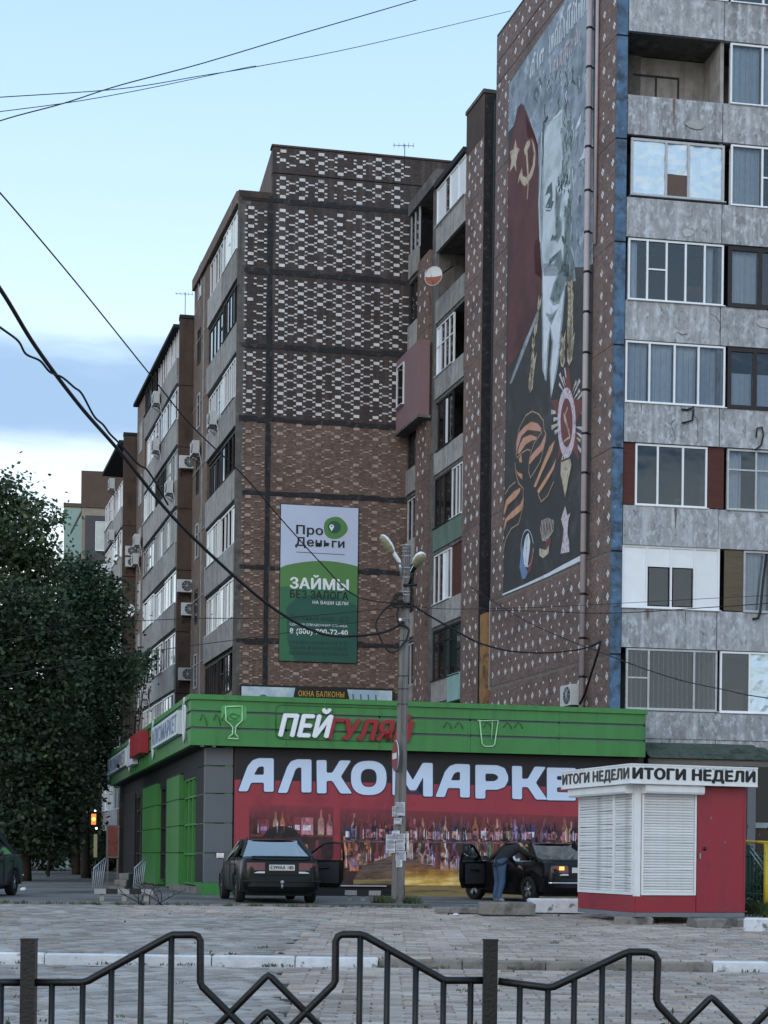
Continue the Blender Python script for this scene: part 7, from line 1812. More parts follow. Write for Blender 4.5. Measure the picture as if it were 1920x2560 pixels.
tree('tall_tree', 'tall loose-leaved tree at the left edge with sky showing through its top', tuple(at(20, 2225, 64)[:2]) + (.45,), 15.5,
     [Lb(15, 1235, 64, 66, 55), Lb(95, 1295, 64.5, 60, 50), Lb(30, 1350, 63.5, 95, 75), Lb(-60, 1300, 64, 90, 110), Lb(100, 1420, 64.5, 70, 60), Lb(30, 1500, 64, 100, 80)], 11500, .22, m_leaf1, 2)
tree('broad_tree', 'broad dense dark tree in front of the lower apartment section, beside the shop', tuple(at(215, 2225, 69)[:2]) + (.45,), 13,
     [Lb(205, 1455, 69, 62, 75), Lb(245, 1520, 68.5, 70, 90), Lb(175, 1560, 68, 80, 100), Lb(265, 1640, 69, 60, 100), Lb(210, 1720, 68, 95, 110), Lb(255, 1820, 69, 55, 90), Lb(170, 1840, 68, 100, 90), Lb(300, 1690, 70, 38, 60, 1.0), Lb(215, 1930, 69, 45, 80)], 30000, .20, m_leaf2, 3)
tree('broad_tree', 'very dark wide tree at the lower left behind the grey car', tuple(at(60, 2225, 60)[:2]) + (.45,), 11.5,
     [Lb(40, 1560, 60, 110, 110), Lb(110, 1640, 60, 90, 100), Lb(20, 1740, 60, 130, 120), Lb(120, 1800, 60, 100, 110), Lb(40, 1900, 60, 130, 110), Lb(150, 1930, 60.5, 90, 80), Lb(-60, 1700, 60, 100, 200), Lb(60, 2050, 60, 130, 90), Lb(160, 2040, 61, 60, 80), Lb(-30, 2080, 60, 90, 90)], 32000, .21, m_leaf3, 4, trunk_r=.28)
tree('tall_tree', 'dark tree closing the view behind the poster board left of the shop', tuple(at(190, 2215, 80)[:2]) + (.4,), 12,
     [Lb(150, 1850, 80, 120, 100), Lb(230, 1900, 80, 70, 100), Lb(90, 1900, 80, 120, 120), Lb(0, 1880, 80, 140, 140), Lb(180, 2060, 80, 70, 90), Lb(80, 2070, 80, 90, 80)], 14000, .3, m_leaf3, 6)
sp_ = [Lb(338, 1655, 79, 22, 14, .5), Lb(360, 1640, 79, 20, 12, .5), Lb(322, 1690, 78, 22, 20, .5), Lb(350, 1672, 79, 12, 10, .4)]
tree('slender_tree', 'slender young tree whose twigs reach in front of the lower balconies', tuple(at(318, 2215, 78.5)[:2]) + (.45,), 9.5, sp_, 900, .22, m_leaf2, 8, trunk_r=.09, limbs=4)
hm = MB(); r_ = random.Random(12)
leaves(hm, r_, [(-24, 96, 2.2, 12, 1.6, 3.4), (-14, 97, 2.0, 4, 1.2, 2.6), (-18, 98, 2.6, 4, 1.2, 3.2), (-33, 98, 3, 10, 1.5, 4), (-22, 100, 5, 14, 1.2, 4)], 30000, .40, .1)
o = solo('undergrowth', hm, m_leaf3, 'dark mass of bushes under the trees left of the shop', 'bushes', (-20, 96, .4), kind='stuff', recalc=False)
tree('far_tree', 'far dark tree filling the gap at the end of the yard', (-17.5, 104, .4), 10, [(-17, 104, 6, 4, 2, 4.5), (-22, 105, 6.5, 4, 2, 4.5), (-13.8, 103, 5, 2.5, 1.5, 3.6), (-28, 105, 7, 4, 2, 5)], 9000, .36, m_leaf3, 21, group=None)

# ================================================================== foreground fence
FD = 8.2
fp = lambda x, y, d=FD: at(x, y, d)
fence = thing('metal_fence', 'low black metal fence with a zigzag top rail across the foreground', 'fence', (0, FD, -.1))
fz = .16
for x, yt in ((73, 2350), (1226, 2352)):
    a = fp(x, yt); hw = .035
    mb = MB().box(WORLD, a.x - hw, a.x + hw, -FD - hw, -FD + hw, -.12, a.z); mb.box(WORLD, a.x - hw - .003, a.x + hw + .003, -FD - hw - .003, -FD + hw + .003, a.z + .0, a.z + .008)
    mb.build('post', m_black, fence)
def rail(pts, r=.0185, name='rail', bend=True):
    P_ = [fp(*q) for q in pts]
    return MB().tube(P_, r, 8).build(name, m_black, fence)
zlow = lambda x: (fp(x, 2560).x, FD)
lowy = 2143 + (EYE - fz) / FD * F
rail([(-30, 2456), (56, 2456)])
R1 = [(90, 2456), (205, 2456), (220, 2452), (420, 2342), (432, 2337), (484, 2337), (495, 2341), (501, 2351), (501, 2455), (506, 2467), (573, 2533), (680, 2640), (760, 2720)]
R1b = [(1208, 2451), (1118, 2451), (1106, 2448), (915, 2341), (900, 2336), (857, 2336), (845, 2341), (839, 2353), (838, 2452), (832, 2463), (758, 2536), (650, 2645), (570, 2725)]
R2 = [(1246, 2453), (1366, 2469), (1384, 2467), (1556, 2386), (1572, 2380), (1618, 2380), (1636, 2386), (1645, 2400), (1641, 2498), (1646, 2512), (1700, 2570), (1800, 2680)]
for q in (R1, R1b, R2): rail(q)
def dia(x, ytop, half, name='zigzag'):
    yb_ = 2720
    return rail([(x - (yb_ - ytop), yb_), (x - 8, ytop + 6), (x, ytop), (x + 8, ytop + 6), (x + (yb_ - ytop), yb_)], .017, name)
dia(671, 2438, 0); dia(668, 2530, 0); dia(1779, 2494, 0); rail([(1850, 2600), (1930, 2518), (1990, 2460)], .017, 'zigzag')
def barv(x, yt):
    a = fp(x, yt); MB().tube([Vector((a.x - .002, FD, fz)), Vector((a.x, FD, a.z))], .0155, 8).build('bar', m_black, fence)
for x, yt in ((3, 2456), (-70, 2456), (130, 2456), (207, 2456), (279, 2419), (354, 2378), (429, 2338), (901, 2336), (969, 2371), (1040, 2411), (1109, 2450), (1177, 2451), (1300, 2460), (1370, 2469), (1436, 2443), (1506, 2409), (1573, 2380)): barv(x, yt)
for x0, x1 in ((-30, 57), (90, 1208), (1244, 1990)): MB().tube([Vector((fp(x0, 2400).x, FD, fz)), Vector((fp(x1, 2400).x, FD, fz))], .0165, 8).build('bottom_rail', m_black, fence)
# the fence runs on past both edges of the picture
for x in (-1080, 2380): a = fp(x, 2350); MB().box(WORLD, a.x - .035, a.x + .035, -FD - .035, -FD + .035, -.12, a.z).build('post', m_black, fence)
rail([(-30, 2456), (-90, 2456), (-105, 2452), (-300, 2342), (-315, 2337), (-370, 2337), (-384, 2353), (-384, 2455), (-456, 2533), (-640, 2720)]); rail([(-1062, 2456), (-960, 2456), (-760, 2340), (-745, 2337), (-715, 2337), (-703, 2353), (-703, 2455), (-632, 2530), (-440, 2722)]); dia(-545, 2438, 0)
rail([(2362, 2453), (2260, 2453), (2070, 2345), (2055, 2340), (1985, 2340), (1970, 2355), (1970, 2460), (1930, 2500)])
for x, yt in ((-145, 2430), (-225, 2385), (-312, 2338), (-750, 2338), (-830, 2382), (-905, 2425), (-990, 2456), (2050, 2342), (2120, 2374), (2190, 2414), (2290, 2453)): barv(x, yt)
for x0, x1 in ((-1062, -30), (1990, 2362)): MB().tube([Vector((fp(x0, 2400).x, FD, fz)), Vector((fp(x1, 2400).x, FD, fz))], .0165, 8).build('bottom_rail', m_black, fence)
# weeds and twigs at the fence
m_weed = mk('dry_weed', '#4c4a36', .9, .3, 8)
def weed(pxx, pyt, d, label, seed, n=5):
    r = random.Random(seed); a = at(pxx, pyt, d); b = Vector((a.x, d, ground_z(d) - .20)); mb = MB()
    for k in range(n):
        t = a + Vector((r.gauss(0, .05), r.gauss(0, .05), r.uniform(-.25, 0))); bb = b + Vector((r.gauss(0, .04), r.gauss(0, .04), 0)); mb.tube(spline([bb, bb + (t - bb) * .6 + Vector((r.gauss(0, .02), 0, 0)), t], 4), .004, 5, r1=.002)
        for q in range(7):
            f = r.uniform(.35, 1); p = bb + (t - bb) * f; ax = Vector((r.gauss(0, 1), r.gauss(0, 1), r.gauss(.4, .4))).normalized(); s = r.uniform(.02, .05); sd_ = ax.orthogonal().normalized() * s * .3
            mb.poly([p, p + ax * s * .5 + sd_, p + ax * s, p + ax * s * .5 - sd_])
    return solo('weed', mb, m_weed, label, 'weed', tuple(b), recalc=False)
weed(407, 2535, 9.0, 'dry weed stem behind the bar left of the first zigzag', 1); weed(455, 2545, 9.1, 'thin dry weed behind the upright loop of the fence', 2); weed(671, 2508, 9.0, 'dry weed rising in the middle of the zigzag', 3); weed(1683, 2510, 9.2, 'dry weed right of the right-hand fence loop', 4); weed(55, 2515, 8.8, 'dry twiggy weed beside the left fence post', 5, 7)

# ================================================================== air conditioners and dishes
def aircon(fr, u, z, label, w=.80, h=.56, d=.28, off=.12, group='air conditioners on the apartment walls'):
    T = thing('air_conditioner', label, 'air conditioner', tuple(fr.p(u, off, z)), group=group)
    MB().box(fr, u - w / 2, u + w / 2, off, off + d, z, z + h).build('case', m_acw, T)
    mb = MB(); c = fr.p(u + w * .12, off + d + .004, z + h / 2); mb.lathe(c, fr.Y, [(0, 0), (h * .40, 0), (h * .42, .012), (h * .40, .014)], 20); mb.build('fan_grille', m_acd, T)
    for k in range(4):
        q = k * math.pi / 4; v = fr.X * math.cos(q) + Vector((0, 0, math.sin(q))); MB().tube([c + fr.Y * .02 - v * h * .4, c + fr.Y * .02 + v * h * .4], .008, 5).build('grille_bar', m_acw, T)
    for s in (-1, 1):
        MB().tube([fr.p(u + s * w * .35, .0, z - .02), fr.p(u + s * w * .35, off + d, z - .02), fr.p(u + s * w * .35, .0, z - .3)], .018, 5).build('wall_bracket', m_black, T)
    MB().tube(spline([fr.p(u + w / 2, off + .1, z + .2), fr.p(u + w / 2 + .15, off, z - .1), fr.p(u + w / 2 + .1, .02, z - .6)]), .02, 6).build('hose', m_pvc_old, T)
    return T
def ac_at(fr, x, y, label, n=.2, **k):
    u, z = fr.uv(x, y, n); return aircon(fr, u, z - .28, label, **k)
ac_at(W2F, 468, 1157, 'air conditioner high on the dark brown fin, just left of the stair wall', w=.72)
ac_at(W2F, 462, 1466, 'air conditioner in a crossed wire cage halfway down the brown fin', w=.7)
ac_at(W2F, 470, 1524, 'small air conditioner just below the caged one on the brown fin', w=.62)
ac_at(W2F, 464, 1686, 'air conditioner on the brown fin just above the green shop fascia', w=.66)
ac_at(W1L, 490, 1122, 'air conditioner under a bent bracket on the stair wall of the middle block')
ac_at(W1L, 533, 1050, 'air conditioner on black brackets under the bright balcony glazing of the middle block')
ac_at(W2L, 391, 1116, 'air conditioner on a grey balcony in the upper part of the grey section')
ac_at(W2L, 425, 1221, 'air conditioner close to the brown fin crossed by the thick cable')
ac_at(W2L, 344, 1352, 'air conditioner at the far end of the grey section, over the tree')
ac_at(W2L, 340, 1400, 'air conditioner below the upper one at the far end of the grey section')
ac_at(W2L, 363, 1735, 'air conditioner low on the grey section next to the shop fascia')
ac_at(W2L, 392, 998, 'air conditioner under the roof overhang of the grey section')
ac_at(W3F, 326, 1377, 'upper one of two small air conditioners on the second dark fin', w=.55, h=.5)
ac_at(W3F, 326, 1405, 'lower one of two small air conditioners on the second dark fin', w=.55, h=.5)
ac_at(W3L, 281, 1212, 'air conditioner near the roof of the lowest section')
ac_at(W3L, 280, 1340, 'air conditioner just above the tree on the lowest section')
u_, z_ = WM.uv(1446, 1742); aircon(WM, u_, z_ - .28, 'grey air conditioner on the mural wall just above the shop roof', w=.85, h=.6)
MB().tube(spline([WM.p(u_ - .3, .2, z_ + .3), WM.p(u_ - .05, .25, z_ + .75), WM.p(u_ + .5, .2, z_ + 1.1)]), .03, 6)
m_dishw = mk('dish_white', '#c3c6c9', .5, .1, 3); m_dishb = mk('dish_rust_brown', '#8a5038', .7, .25, 5)
def dish(c, nrm, rad, label, lower=None, name='satellite_dish', wall=None):
    T = thing(name, label, 'satellite dish', tuple(c)); nrm = Vector(nrm).normalized(); mb = MB(); n = 28; a = nrm.orthogonal().normalized(); up = (Vector((0, 0, 1)) - nrm * nrm.z).normalized(); sx = up.cross(nrm)
    rows = []
    for j in range(6):
        f = j / 5; rows.append([Vector(c) + (sx * math.cos(q) * .9 + up * math.sin(q)) * (rad * f) + nrm * (.18 * rad * f * f) for q in [2 * math.pi * k / n for k in range(n)]])
    for R0, R1 in zip(rows[:-1], rows[1:]):
        for k in range(n):
            q = 2 * math.pi * (k + .5) / n; mb.poly([R0[k], R0[(k + 1) % n], R1[(k + 1) % n], R1[k]], 1 if lower and math.sin(q) < -.02 else 0, smooth=True)
    mb.build('reflector', [m_dishw, m_dishb], T, recalc=False)
    MB().tube([R1[k] for k in range(n)] + [R1[0]], .012, 5).build('rim', m_dishw, T)
    MB().tube([Vector(c) - up * rad * .95, Vector(c) - up * rad * .5 + nrm * rad * .8, Vector(c) + nrm * rad * 1.1], .012, 5).build('feed_arm', m_wire, T)
    w_ = wall if wall is not None else Vector(c) - nrm * .5
    MB().tube([Vector(c), Vector(c) - nrm * .15, w_], .025, 6).build('mount', m_black, T); return T
du, dz_ = WM.uv(1085, 692, .7); c = WM.p(du, .7, dz_); dish(c, (-.35, -1, .15), .36, 'round satellite dish, pale above and rusty brown below, in front of the dark open loggia', True, wall=WM.p(du + .1, .0, dz_ + .45))
c = at(323, 1528, 88); dish(c, (-.2, -1, .2), .36, 'grey satellite dish on the second dark fin beside the tree', wall=W3F.p(.3, 0, c.z - .1))
# rooftop aerials
def aerial(c, h, label):
    T = thing('tv_aerial', label, 'aerial', tuple(c)); c = Vector(c)
    MB().tube([c, c + Vector((0, 0, h))], .016, 6).build('mast', m_black, T); MB().tube([c + Vector((-.45, 0, h * .95)), c + Vector((.35, 0, h * .93))], .011, 5).build('boom', m_black, T)
    for k in range(5): x = -.4 + k * .18; MB().tube([c + Vector((x, -.22, h * .95)), c + Vector((x, .22, h * .95))], .007, 4).build('element', m_black, T)
a = at(1005, 390, 63); aerial((a.x + .1, a.y, a.z - .5), .95, 'small tv aerial on the roof left of the tall tiled pillar')
a = at(474, 770, 76); aerial((a.x - .2, a.y, a.z - .4), 1.1, 'thin tv aerial where the middle block meets the grey section')
# ironwork on the street front
ib = thing('wall_bracket', 'black iron bracket under the window with four curtained lights', 'bracket', tuple(WR.p(WR.uv(1720, 1040)[0], 0, 13)))
k7 = lambda pts: [WR.p(*(lambda q: (q[0], .1, q[1]))(WR.uv(1500 + a * .497, 750 + b * .497, .1))) for a, b in pts]
MB().tube(k7([(410, 550), (440, 552), (473, 538), (470, 560), (465, 605), (430, 615), (412, 618)]), .028, 6).build('bar', m_black, ib)
MB().tube([k7([(440, 552)])[0], k7([(440, 552)])[0] - WR.Y * .12], .025, 6).build('stub', m_black, ib)
ib = thing('wall_lamp_bracket', 'black wire hoop on the balcony panel at the right edge', 'bracket', tuple(k7([(810, 670)])[0]))
MB().tube(k7([(785, 690), (790, 645), (815, 640), (822, 680), (810, 730), (780, 755)]), .024, 6).build('hoop', m_black, ib)
ib = thing('iron_pole', 'leaning black iron pole fixed below the olive boarded window', 'pole', tuple(k7([(800, 1590)])[0]))
MB().tube(k7([(838, 1280), (820, 1420), (806, 1570), (795, 1600), (768, 1605)]), .035, 8).build('pole', m_black, ib)
# black cable arm by the drainpipe
arm = thing('iron_bracket', 'black iron arm carrying cables beside the drainpipe', 'bracket', tuple(WM.p(WM.uv(1488, 1650)[0], .4, 7)))
MB().tube([WM.p(*(lambda q: (q[0], .35, q[1]))(WM.uv(x, y, .35))) for x, y in ((1450, 1760), (1462, 1735), (1497, 1625), (1501, 1604), (1478, 1616))], .035, 7).build('arm', m_black, arm)

# ================================================================== overhead cables
def wire(name, label, pts, r, mat=m_cable):
    P_ = spline([at(*q) for q in pts], 8); c = P_[0]; return solo(name, MB().tube(P_, r, 6), mat, label, 'cable', tuple(c), recalc=False)
wire('cable', 'thick black cable sagging from upper left down to the lamp post', [(-2600, -1400, 16), (-1400, -700, 18), (-600, 0, 20), (-120, 560, 22), (0, 722, 23), (90, 868, 24), (200, 1015, 26), (300, 1130, 28), (430, 1290, 30), (585, 1440, 32), (700, 1532, 33.5), (800, 1583, 35), (880, 1590, 36), (960, 1580, 36.5), (1009, 1556, PD - .1)], .030)
wire('cable', 'thin loose black cable twined above the thick one on the left', [(-2600, -1350, 16), (-1400, -620, 18), (-600, 120, 20), (-60, 770, 22), (0, 818, 23), (45, 852, 23.5), (65, 885, 24), (100, 902, 24.3), (125, 930, 24.6), (155, 943, 25), (185, 968, 25.6), (205, 985, 26), (235, 1040, 26.6), (258, 1062, 27), (275, 1085, 27.4), (300, 1110, 28), (345, 1160, 28.7), (372, 1180, 29), (420, 1262, 30)], .017)
wire('cable', 'single thin cable slanting from the left edge past the loan banner', [(-2200, -1300, 17), (-900, -330, 21), (-100, 380, 24), (0, 482, 25), (185, 700, 27.5), (370, 930, 30), (480, 1065, 31.5), (610, 1190, 33), (705, 1300, 34), (800, 1405, 35), (890, 1490, 36), (1010, 1510, PD - .1)], .013)
wire('cable', 'fine wire rising steeply across the top left of the sky', [(-2400, 1000, 22), (-900, 600, 27), (-200, 375, 30), (0, 302, 32), (160, 258, 33), (300, 213, 34.5), (500, 160, 36.5), (750, 85, 39), (1040, 0, 42), (1300, -80, 45), (2600, -420, 52)], .012)
wire('cable', 'fine wire crossing the sky to the roof of the mural block', [(-2400, 330, 24), (-900, 290, 30), (-150, 252, 34), (0, 243, 35), (300, 222, 38), (500, 190, 40), (650, 165, 43), (900, 116, 48), (1278, 27, 56)], .010)
wire('cable', 'fine wire crossing the sky just below its twin', [(-2400, 560, 24), (-900, 400, 30), (-150, 296, 34), (0, 279, 35), (200, 252, 37), (400, 215, 39), (600, 172, 42), (640, 165, 43)], .009)
wire('cable', 'black cable drooping from the lamp post to the iron arm by the drainpipe', [(1030, 1512, PD - .15), (1080, 1543, 38), (1140, 1577, 39.5), (1200, 1608, 41), (1280, 1628, 43), (1370, 1632, 45), (1440, 1625, 46), (1478, 1616, 47.4)], .022)
wire('cable', 'thin cable running from the tiled pillar down to the right balconies', [(1178, 1468, 58), (1240, 1508, 55), (1330, 1560, 50), (1440, 1608, 47), (1500, 1630, 45.6), (1600, 1668, 44), (1700, 1700, 43.4), (1800, 1722, 43), (1960, 1750, 42.5), (2500, 1800, 41)], .014)
wire('cable', 'level thin wire crossing the lower mural wall and the grey parapets', [(1225, 1526, 55), (1350, 1528, 50), (1480, 1533, 46.5), (1600, 1530, 45.4), (1750, 1520, 45), (1930, 1508, 44.6)], .013)
wire('cable', 'faint wire just above the level one on the mural wall', [(1010, 1508, PD), (1100, 1522, 39), (1300, 1520, 44), (1480, 1512, 45.5), (1700, 1500, 45), (1930, 1488, 44.6)], .008)
wire('cable', 'faint wire running from the post across the lower balconies on the left', [(-2400, 1800, 20), (-900, 1700, 26), (-50, 1608, 30), (120, 1580, 31), (300, 1556, 33), (500, 1546, 35), (700, 1545, 36), (985, 1520, PD - .1)], .008)
wire('cable', 'thin wire in front of the dark tree, sloping up to the right', [(-2400, 2000, 20), (-900, 1850, 25), (-50, 1700, 28), (150, 1665, 30), (400, 1625, 33), (600, 1598, 34.5), (800, 1570, 36), (990, 1540, PD - .1)], .008)

# ================================================================== right-hand side: awning, shop windows, railing, grass
m_slate = mk('green_roof_shingle', '#46524a', .85, .25, 3, bump=.5, bscale=20, blot='#323a35', blot_lo=.5, blot_hi=.65, blot_scale=2)
m_aged = mk('weathered_board', '#605e5b', .85, .25, 3, stretch=(.4, .4, 4))
aw = thing('entrance_canopy', 'green shingled entrance canopy on the right block behind the kiosk', 'canopy', tuple(WR.p(2.5, .6, 4.2)))
ua_, ub_ = WR.uv(1590, 1880)[0], WR.uv(1880, 1880)[0] + .35
zt_ = WR.uv(1650, 1856)[1]; ze_ = WR.uv(1650, 1893, 1.1)[1]
r = random.Random(4)
NR = 5
for j in range(NR):
    f0, f1 = j / NR, (j + 1) / NR; y0, y1 = 1.15 * (1 - f0), 1.15 * (1 - f1) - .05; z0, z1 = ze_ + (zt_ - ze_) * f0, ze_ + (zt_ - ze_) * f1
    x = ua_ + f0 * .05
    while x < ub_ - f0 * .5:
        w = r.uniform(.28, .34); dz = r.uniform(0, .018)
        MB().hexa([WR.p(x + .004, y0, z0 - .02), WR.p(x + w, y0, z0 - .02), WR.p(x + w, y1, z1), WR.p(x + .004, y1, z1), WR.p(x + .004, y0, z0 + .02 + dz), WR.p(x + w, y0, z0 + .012 + dz), WR.p(x + w, y1, z1 + .015), WR.p(x + .004, y1, z1 + .015)]).build('shingle', m_slate, aw); x += w
MB().box(WR, ua_, ub_, 1.0, 1.06, ze_ - .20, ze_ - .03).build('fascia_board', m_aged, aw)
MB().box(WR, ua_, ub_ - .1, .07, .99, ze_ - .12, ze_ - .06).build('ceiling', m_soff, aw)
pcx = WR.uv(1875, 2050, .9)[0]
MB().box(WR, pcx - .12, pcx + .12, .8, 1.0, .3, ze_ - .13).build('column', m_cass, aw)
MB().box(WR, pcx - .3, pcx - .27, .95, .98, 3.7, ze_ - .1).build('rod', m_wire, aw)
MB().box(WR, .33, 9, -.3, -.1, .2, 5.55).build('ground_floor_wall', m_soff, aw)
MB().box(WR, .33, 9, -.1, .06, 4.9, 5.62).build('ground_floor_lintel', m_conc, aw)
wx = WR.uv(1889, 1960, .0)[0]
sw = MB().box(WR, wx - .05, wx, -.1, .02, .6, 4.6).box(WR, wx, wx + 2.4, -.1, .03, 2.45, 2.6).build('shop_window', m_zinc, aw)
MB().box(WR, wx, wx + 2.4, -.06, -.04, 2.6, 4.5).build('pane', m_shopglass, sw); MB().box(WR, wx, wx + 2.4, -.05, -.02, .5, 2.45).build('lower_panel', mk('brown_shop_panel', '#3b2a20', .6, .15, 2), sw)
m_yel = mk('yellow_pipe_paint', '#c9b52f', .5, .12, 4, blot='#8f7f2a', blot_lo=.58, blot_hi=.66, blot_scale=6)
yr = thing('gas_pipe', 'yellow painted pipe railing at the right edge behind the kiosk', 'pipe', tuple(at(1915, 2240, 30.5)))
MB().tube([at(1848, 2103, 31.5), at(1960, 2109, 30.4)], .032, 10).build('pipe', m_yel, yr)
MB().tube([at(1916, 2109, 30.8) , Vector((at(1916, 2109, 30.8).x, 30.8, .45))], .045, 10).build('upright', m_yel, yr)
gf = thing('garden_fence', 'dark green wire garden fence overgrown with weeds right of the kiosk', 'fence', tuple(at(1885, 2270, 31.5)))
m_gfence = mk('green_fence_paint', '#1f4a40', .6, .15, 4)
for k in range(9):
    x = 1866 + k * 9; a = at(x, 2128, 31.6); MB().tube([a, Vector((a.x, a.y, .47))], .013, 5).build('bar', m_gfence, gf)
for y in (2140, 2235): MB().tube([at(1862, y, 31.6), at(1950, y, 31.6)], .018, 5).build('rail', m_gfence, gf)
MB().box(Fr(at(1871, 2115, 31.7), 0), -.06, .08, -.02, .02, -.75, 0).build('gate_leaf', m_gfence, gf)
for d0, d1 in (((1877, 2118), (1912, 2165)), ((1875, 2128), (1912, 2180))): MB().tube([at(*d0, 31.3), at(*d1, 31.3)], .011, 5).build('brace', m_wire, gf)
hm = MB(); leaves(hm, random.Random(5), [(at(1905, 2215, 32.2).x, 32.2, 1.0, .45, .4, .55), (at(1950, 2215, 32.2).x, 32.3, 1.0, .6, .4, .6)], 2600, .10, .2)
solo('bush', hm, m_leaf3, 'dark weedy bush behind the green wire fence at the right edge', 'bush', tuple(at(1905, 2260, 32.2)), recalc=False)
tuft('grass', at(1893, 2278, 30.6) + Vector((0, 0, -.05)), .5, 900, .26, 'strip of green grass between the kiosk and the right edge', 7, mk('green_grass', '#34482a', .9, .3, 5), .8)
vk = bpy.data.objects.new('verge_kerb', None); COL.objects.link(vk); vk['kind'] = 'structure'; c0 = on_ground(1858, 2322, ground_z(29.2)); vk.location = c0; ORG['verge_kerb'] = Vector(c0)
r = random.Random(3)
for k in range(3):
    fr = Fr((c0.x + k * .52, c0.y - .05 - k * .10, 0), R_(-9)); mb = MB(); zz = ground_z(29.2); ch = .03; L_ = .5
    P = [fr.p(x, y, zz - .1) for x, y in ((0, 0), (L_, 0), (L_, -.16), (0, -.16))] + [fr.p(x, y, zz + .15) for x, y in ((0, 0), (L_, 0), (L_, -.16), (0, -.16))]; mb.hexa(P)
    Q = [fr.p(x, y, zz + .18) for x, y in ((ch, -ch), (L_ - ch, -ch), (L_ - ch, -.16 + ch), (ch, -.16 + ch))]; mb.poly(Q)
    for q in range(4): mb.poly([P[4 + q], P[4 + (q + 1) % 4], Q[(q + 1) % 4], Q[q]])
    mb.build('kerb_stone', m_kerbw, vk)

# ================================================================== left of the shop: steps, handrails, barriers, posters, lit sign
stp = thing('steps', 'grey concrete steps with striped handrails left of the shop', 'steps', tuple(on_ground(280, 2230, .49)))
sx0, sx1 = at(257, 2230, 44).x, at(304, 2230, 44).x
for k in range(4): MB().box(WORLD, sx0 + k * .08, sx1, -(44.2 + k * .32) - 1.4, -(44.2 + k * .32), .3 + k * .17 + .002, .47 + k * .17).build('step', m_kerbg, stp)
m_rail = mk('pale_handrail', '#9ba0a8', .5, .1, 5)
for q, (xa, xb) in enumerate(((231, 261), (333, 361))):
    hr_ = thing('handrail', ('pale handrail on the left flank of the concrete steps', 'pale handrail between the steps and the green shop columns')[q], 'handrail', tuple(on_ground((xa + xb) / 2, 2230, .49)))
    for k in range(6):
        f = k / 5; b = at(xa + (xb - xa) * f * .75, 2226, 44.5 + f); t_ = at(xa + 4 + (xb - xa) * f, 2172 - 26 * f, 44.5 + f); MB().tube([Vector((b.x, b.y, .49)), t_], .014, 6).build('bar', m_rail, hr_)
    MB().tube([at(xa + 3, 2171, 44.5), at(xb + 2, 2146, 45.5)], .02, 6).build('top_rail', m_rail, hr_)
m_stripw = mk('barrier_white', '#8f9090', .7, .15, 5); m_stripb = mk('barrier_black', '#1c1c1e', .7, .1, 5)
def barrier(px0, px1, py, label, n, hgt=.26):
    a = on_ground(px0, py, .495); b = on_ground(px1, py, .495); T = thing('low_barrier', label, 'barrier', tuple(a)); L_ = b.x - a.x
    for k in range(n): MB().box(WORLD, a.x + L_ * k / n, a.x + L_ * (k + 1) / n, -a.y - .04, -a.y + .04, .495 + hgt - .11, .495 + hgt).build('board', m_stripw if k % 2 == 0 else m_stripb, T)
    for f in (.12, .5, .88): MB().box(WORLD, a.x + L_ * f - .05, a.x + L_ * f + .05, -a.y - .06, -a.y - .041, .48, .495 + hgt - .02).build('post', m_stripw, T)
    return T
barrier(236, 392, 2252, 'low striped barrier in front of the steps left of the shop', 5); barrier(862, 952, 2252, 'low striped barrier between the black saloon and the lamp post', 3, .24)
def twigs(c, label, seed):
    r = random.Random(seed); mb = MB(); c = Vector(c)
    for k in range(9):
        a = c + Vector((r.uniform(-.25, .3), r.uniform(-.1, .1), 0)); e = a + Vector((r.gauss(-.1, .35), r.gauss(0, .1), r.uniform(.15, .5))); m_ = (a + e) / 2 + Vector((r.gauss(0, .05), 0, r.gauss(.03, .03))); mb.tube(spline([a, m_, e], 4), .012, 5, r1=.004)
        for q in range(2): f = r.uniform(.4, .9); p = a + (e - a) * f; mb.tube([p, p + Vector((r.gauss(0, .12), 0, r.uniform(.02, .15)))], .006, 4)
    return solo('broken_branch', mb, m_bark, label, 'branch', tuple(c), recalc=False)
twigs(on_ground(372, 2262, .5), 'broken leafless branch lying near the low striped barrier', 3)
pb = thing('poster_board', 'dark red picture poster in a pale frame left of the shop', 'poster', tuple(at(281, 2145, 55)))
PB = Fr(at(265, 2145, 55), R_(8)); h_ = 83 * 55 / F; w_ = 32 * 55 / F
MB().box(PB, 0, w_, -.06, 0, 0, h_).build('board', m_aged, pb); 
MB().box(PB, .05, w_ - .05, -.01, .006, .05, h_ - .05).build('poster', mk('dark_red_poster', '#6a2c26', .6, .35, 3, blot='#2c1d1a', blot_lo=.48, blot_hi=.6, blot_scale=2, blot2='#9d6a55', b2lo=.6, b2hi=.68, b2scale=2.5), pb)
for x in (.05, w_ - .05): MB().box(PB, x - .03, x + .03, -.1, -.061, -1.2, h_).build('leg', m_aged, pb)
sgn = thing('lit_sign', 'small glowing orange sign under the trees left of the shop', 'sign', tuple(at(236, 2110, 58)))
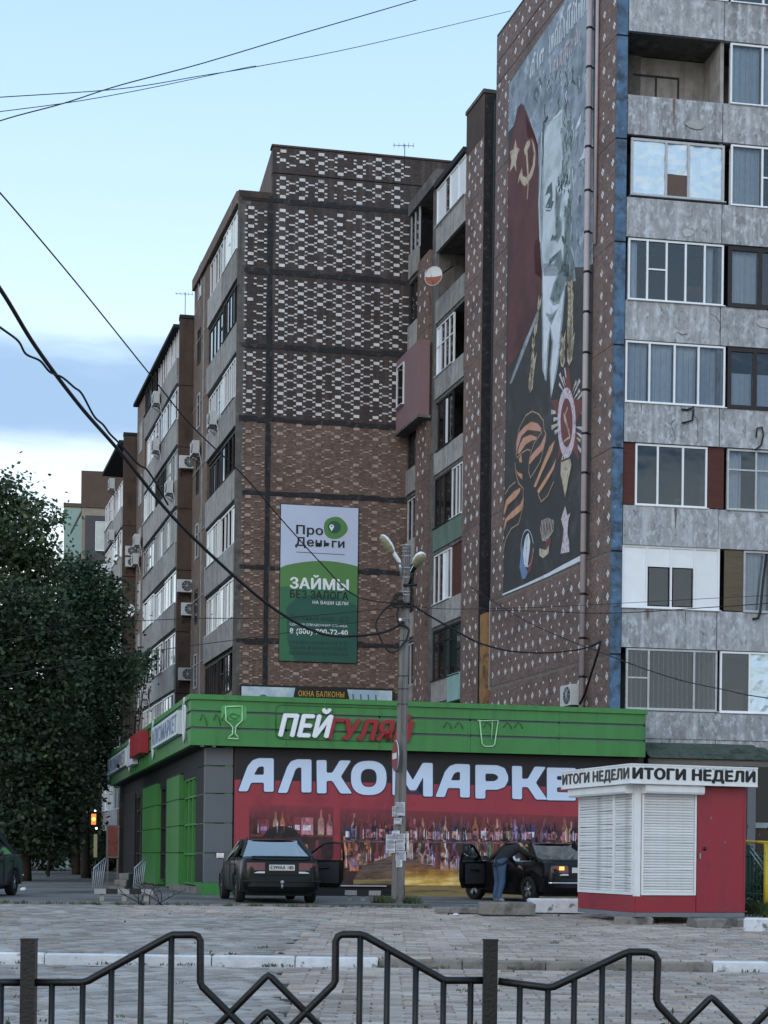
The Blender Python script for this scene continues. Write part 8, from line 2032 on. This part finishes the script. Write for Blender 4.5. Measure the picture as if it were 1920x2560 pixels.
a = at(235, 2048, 58); MB().lathe(a, (0, -1, 0), [(0, .05), (.06, .05), (.075, 0), (.06, -.05), (0, -.05)], 14).build('orange_lamp', mk_emit('orange_lamp', '#ff9a48', 2.2), sgn)
MB().box(Fr(at(235, 2060, 58), 0), -.09, .07, -.03, .03, -.02, .35).build('orange_panel', mk_emit('orange_panel', '#c8702e', .8), sgn)
for x, y, s in ((238, 2027, .03), (241, 2071, .034)): MB().lathe(at(x, y, 58), (0, -1, 0), [(0, .03), (s, .03), (s, -.03), (0, -.03)], 10).build('white_lamp', mk_emit('white_lamp', '#fff2e6', 2), sgn)
MB().box(Fr(at(239, 2136, 58), 0), -.06, .06, -.06, .06, -.1, .7).build('post', mk('pale_yellow_post', '#8a8362', .7, .1, 3), sgn)
MB().tube([at(239, 2090, 58), at(238, 2022, 58)], .03, 6).build('mast', m_black, sgn); MB().tube([at(239, 2138, 58), Vector((at(239, 2138, 58).x, 58, .45))], .03, 6).build('mast', m_black, sgn)
for x, lab in ((214, 'thin pale tree trunk under the dark trees'), (120, 'pale trunk of a young tree far under the dark trees')):
    b = at(x, 2205, 72); T = solo('tree_trunk', MB().tube([Vector((b.x, b.y, .3)), Vector((b.x + .1, b.y, 4.2))], .07, 8, r1=.05), m_bark, lab, 'tree trunk', (b.x, b.y, .3))
# small loose things on the paving
m_lit = mk('crumpled_white_paper', '#c9ccd0', .8, .1, 6)
def litter(x, y, z, label, s=.05):
    c = on_ground(x, y, z); r = random.Random(int(x)); mb = MB(); mb.lathe(c + Vector((0, 0, .005)), (0, 0, 1), [(0, 0), (s, .004), (s * 1.1, s * .5), (s * .5, s), (0, s * .9)], 7); mb.v = [v + Vector((r.gauss(0, s * .15), r.gauss(0, s * .15), abs(r.gauss(0, s * .1)))) for v in mb.v]
    return solo('paper_scrap', mb, m_lit, label, 'litter', tuple(c))
litter(1139, 2291, ground_z(33), 'white paper scrap on the plaza below the low concrete block'); litter(59, 2228, .49, 'white scrap lying in the road right of the grey car', .09)
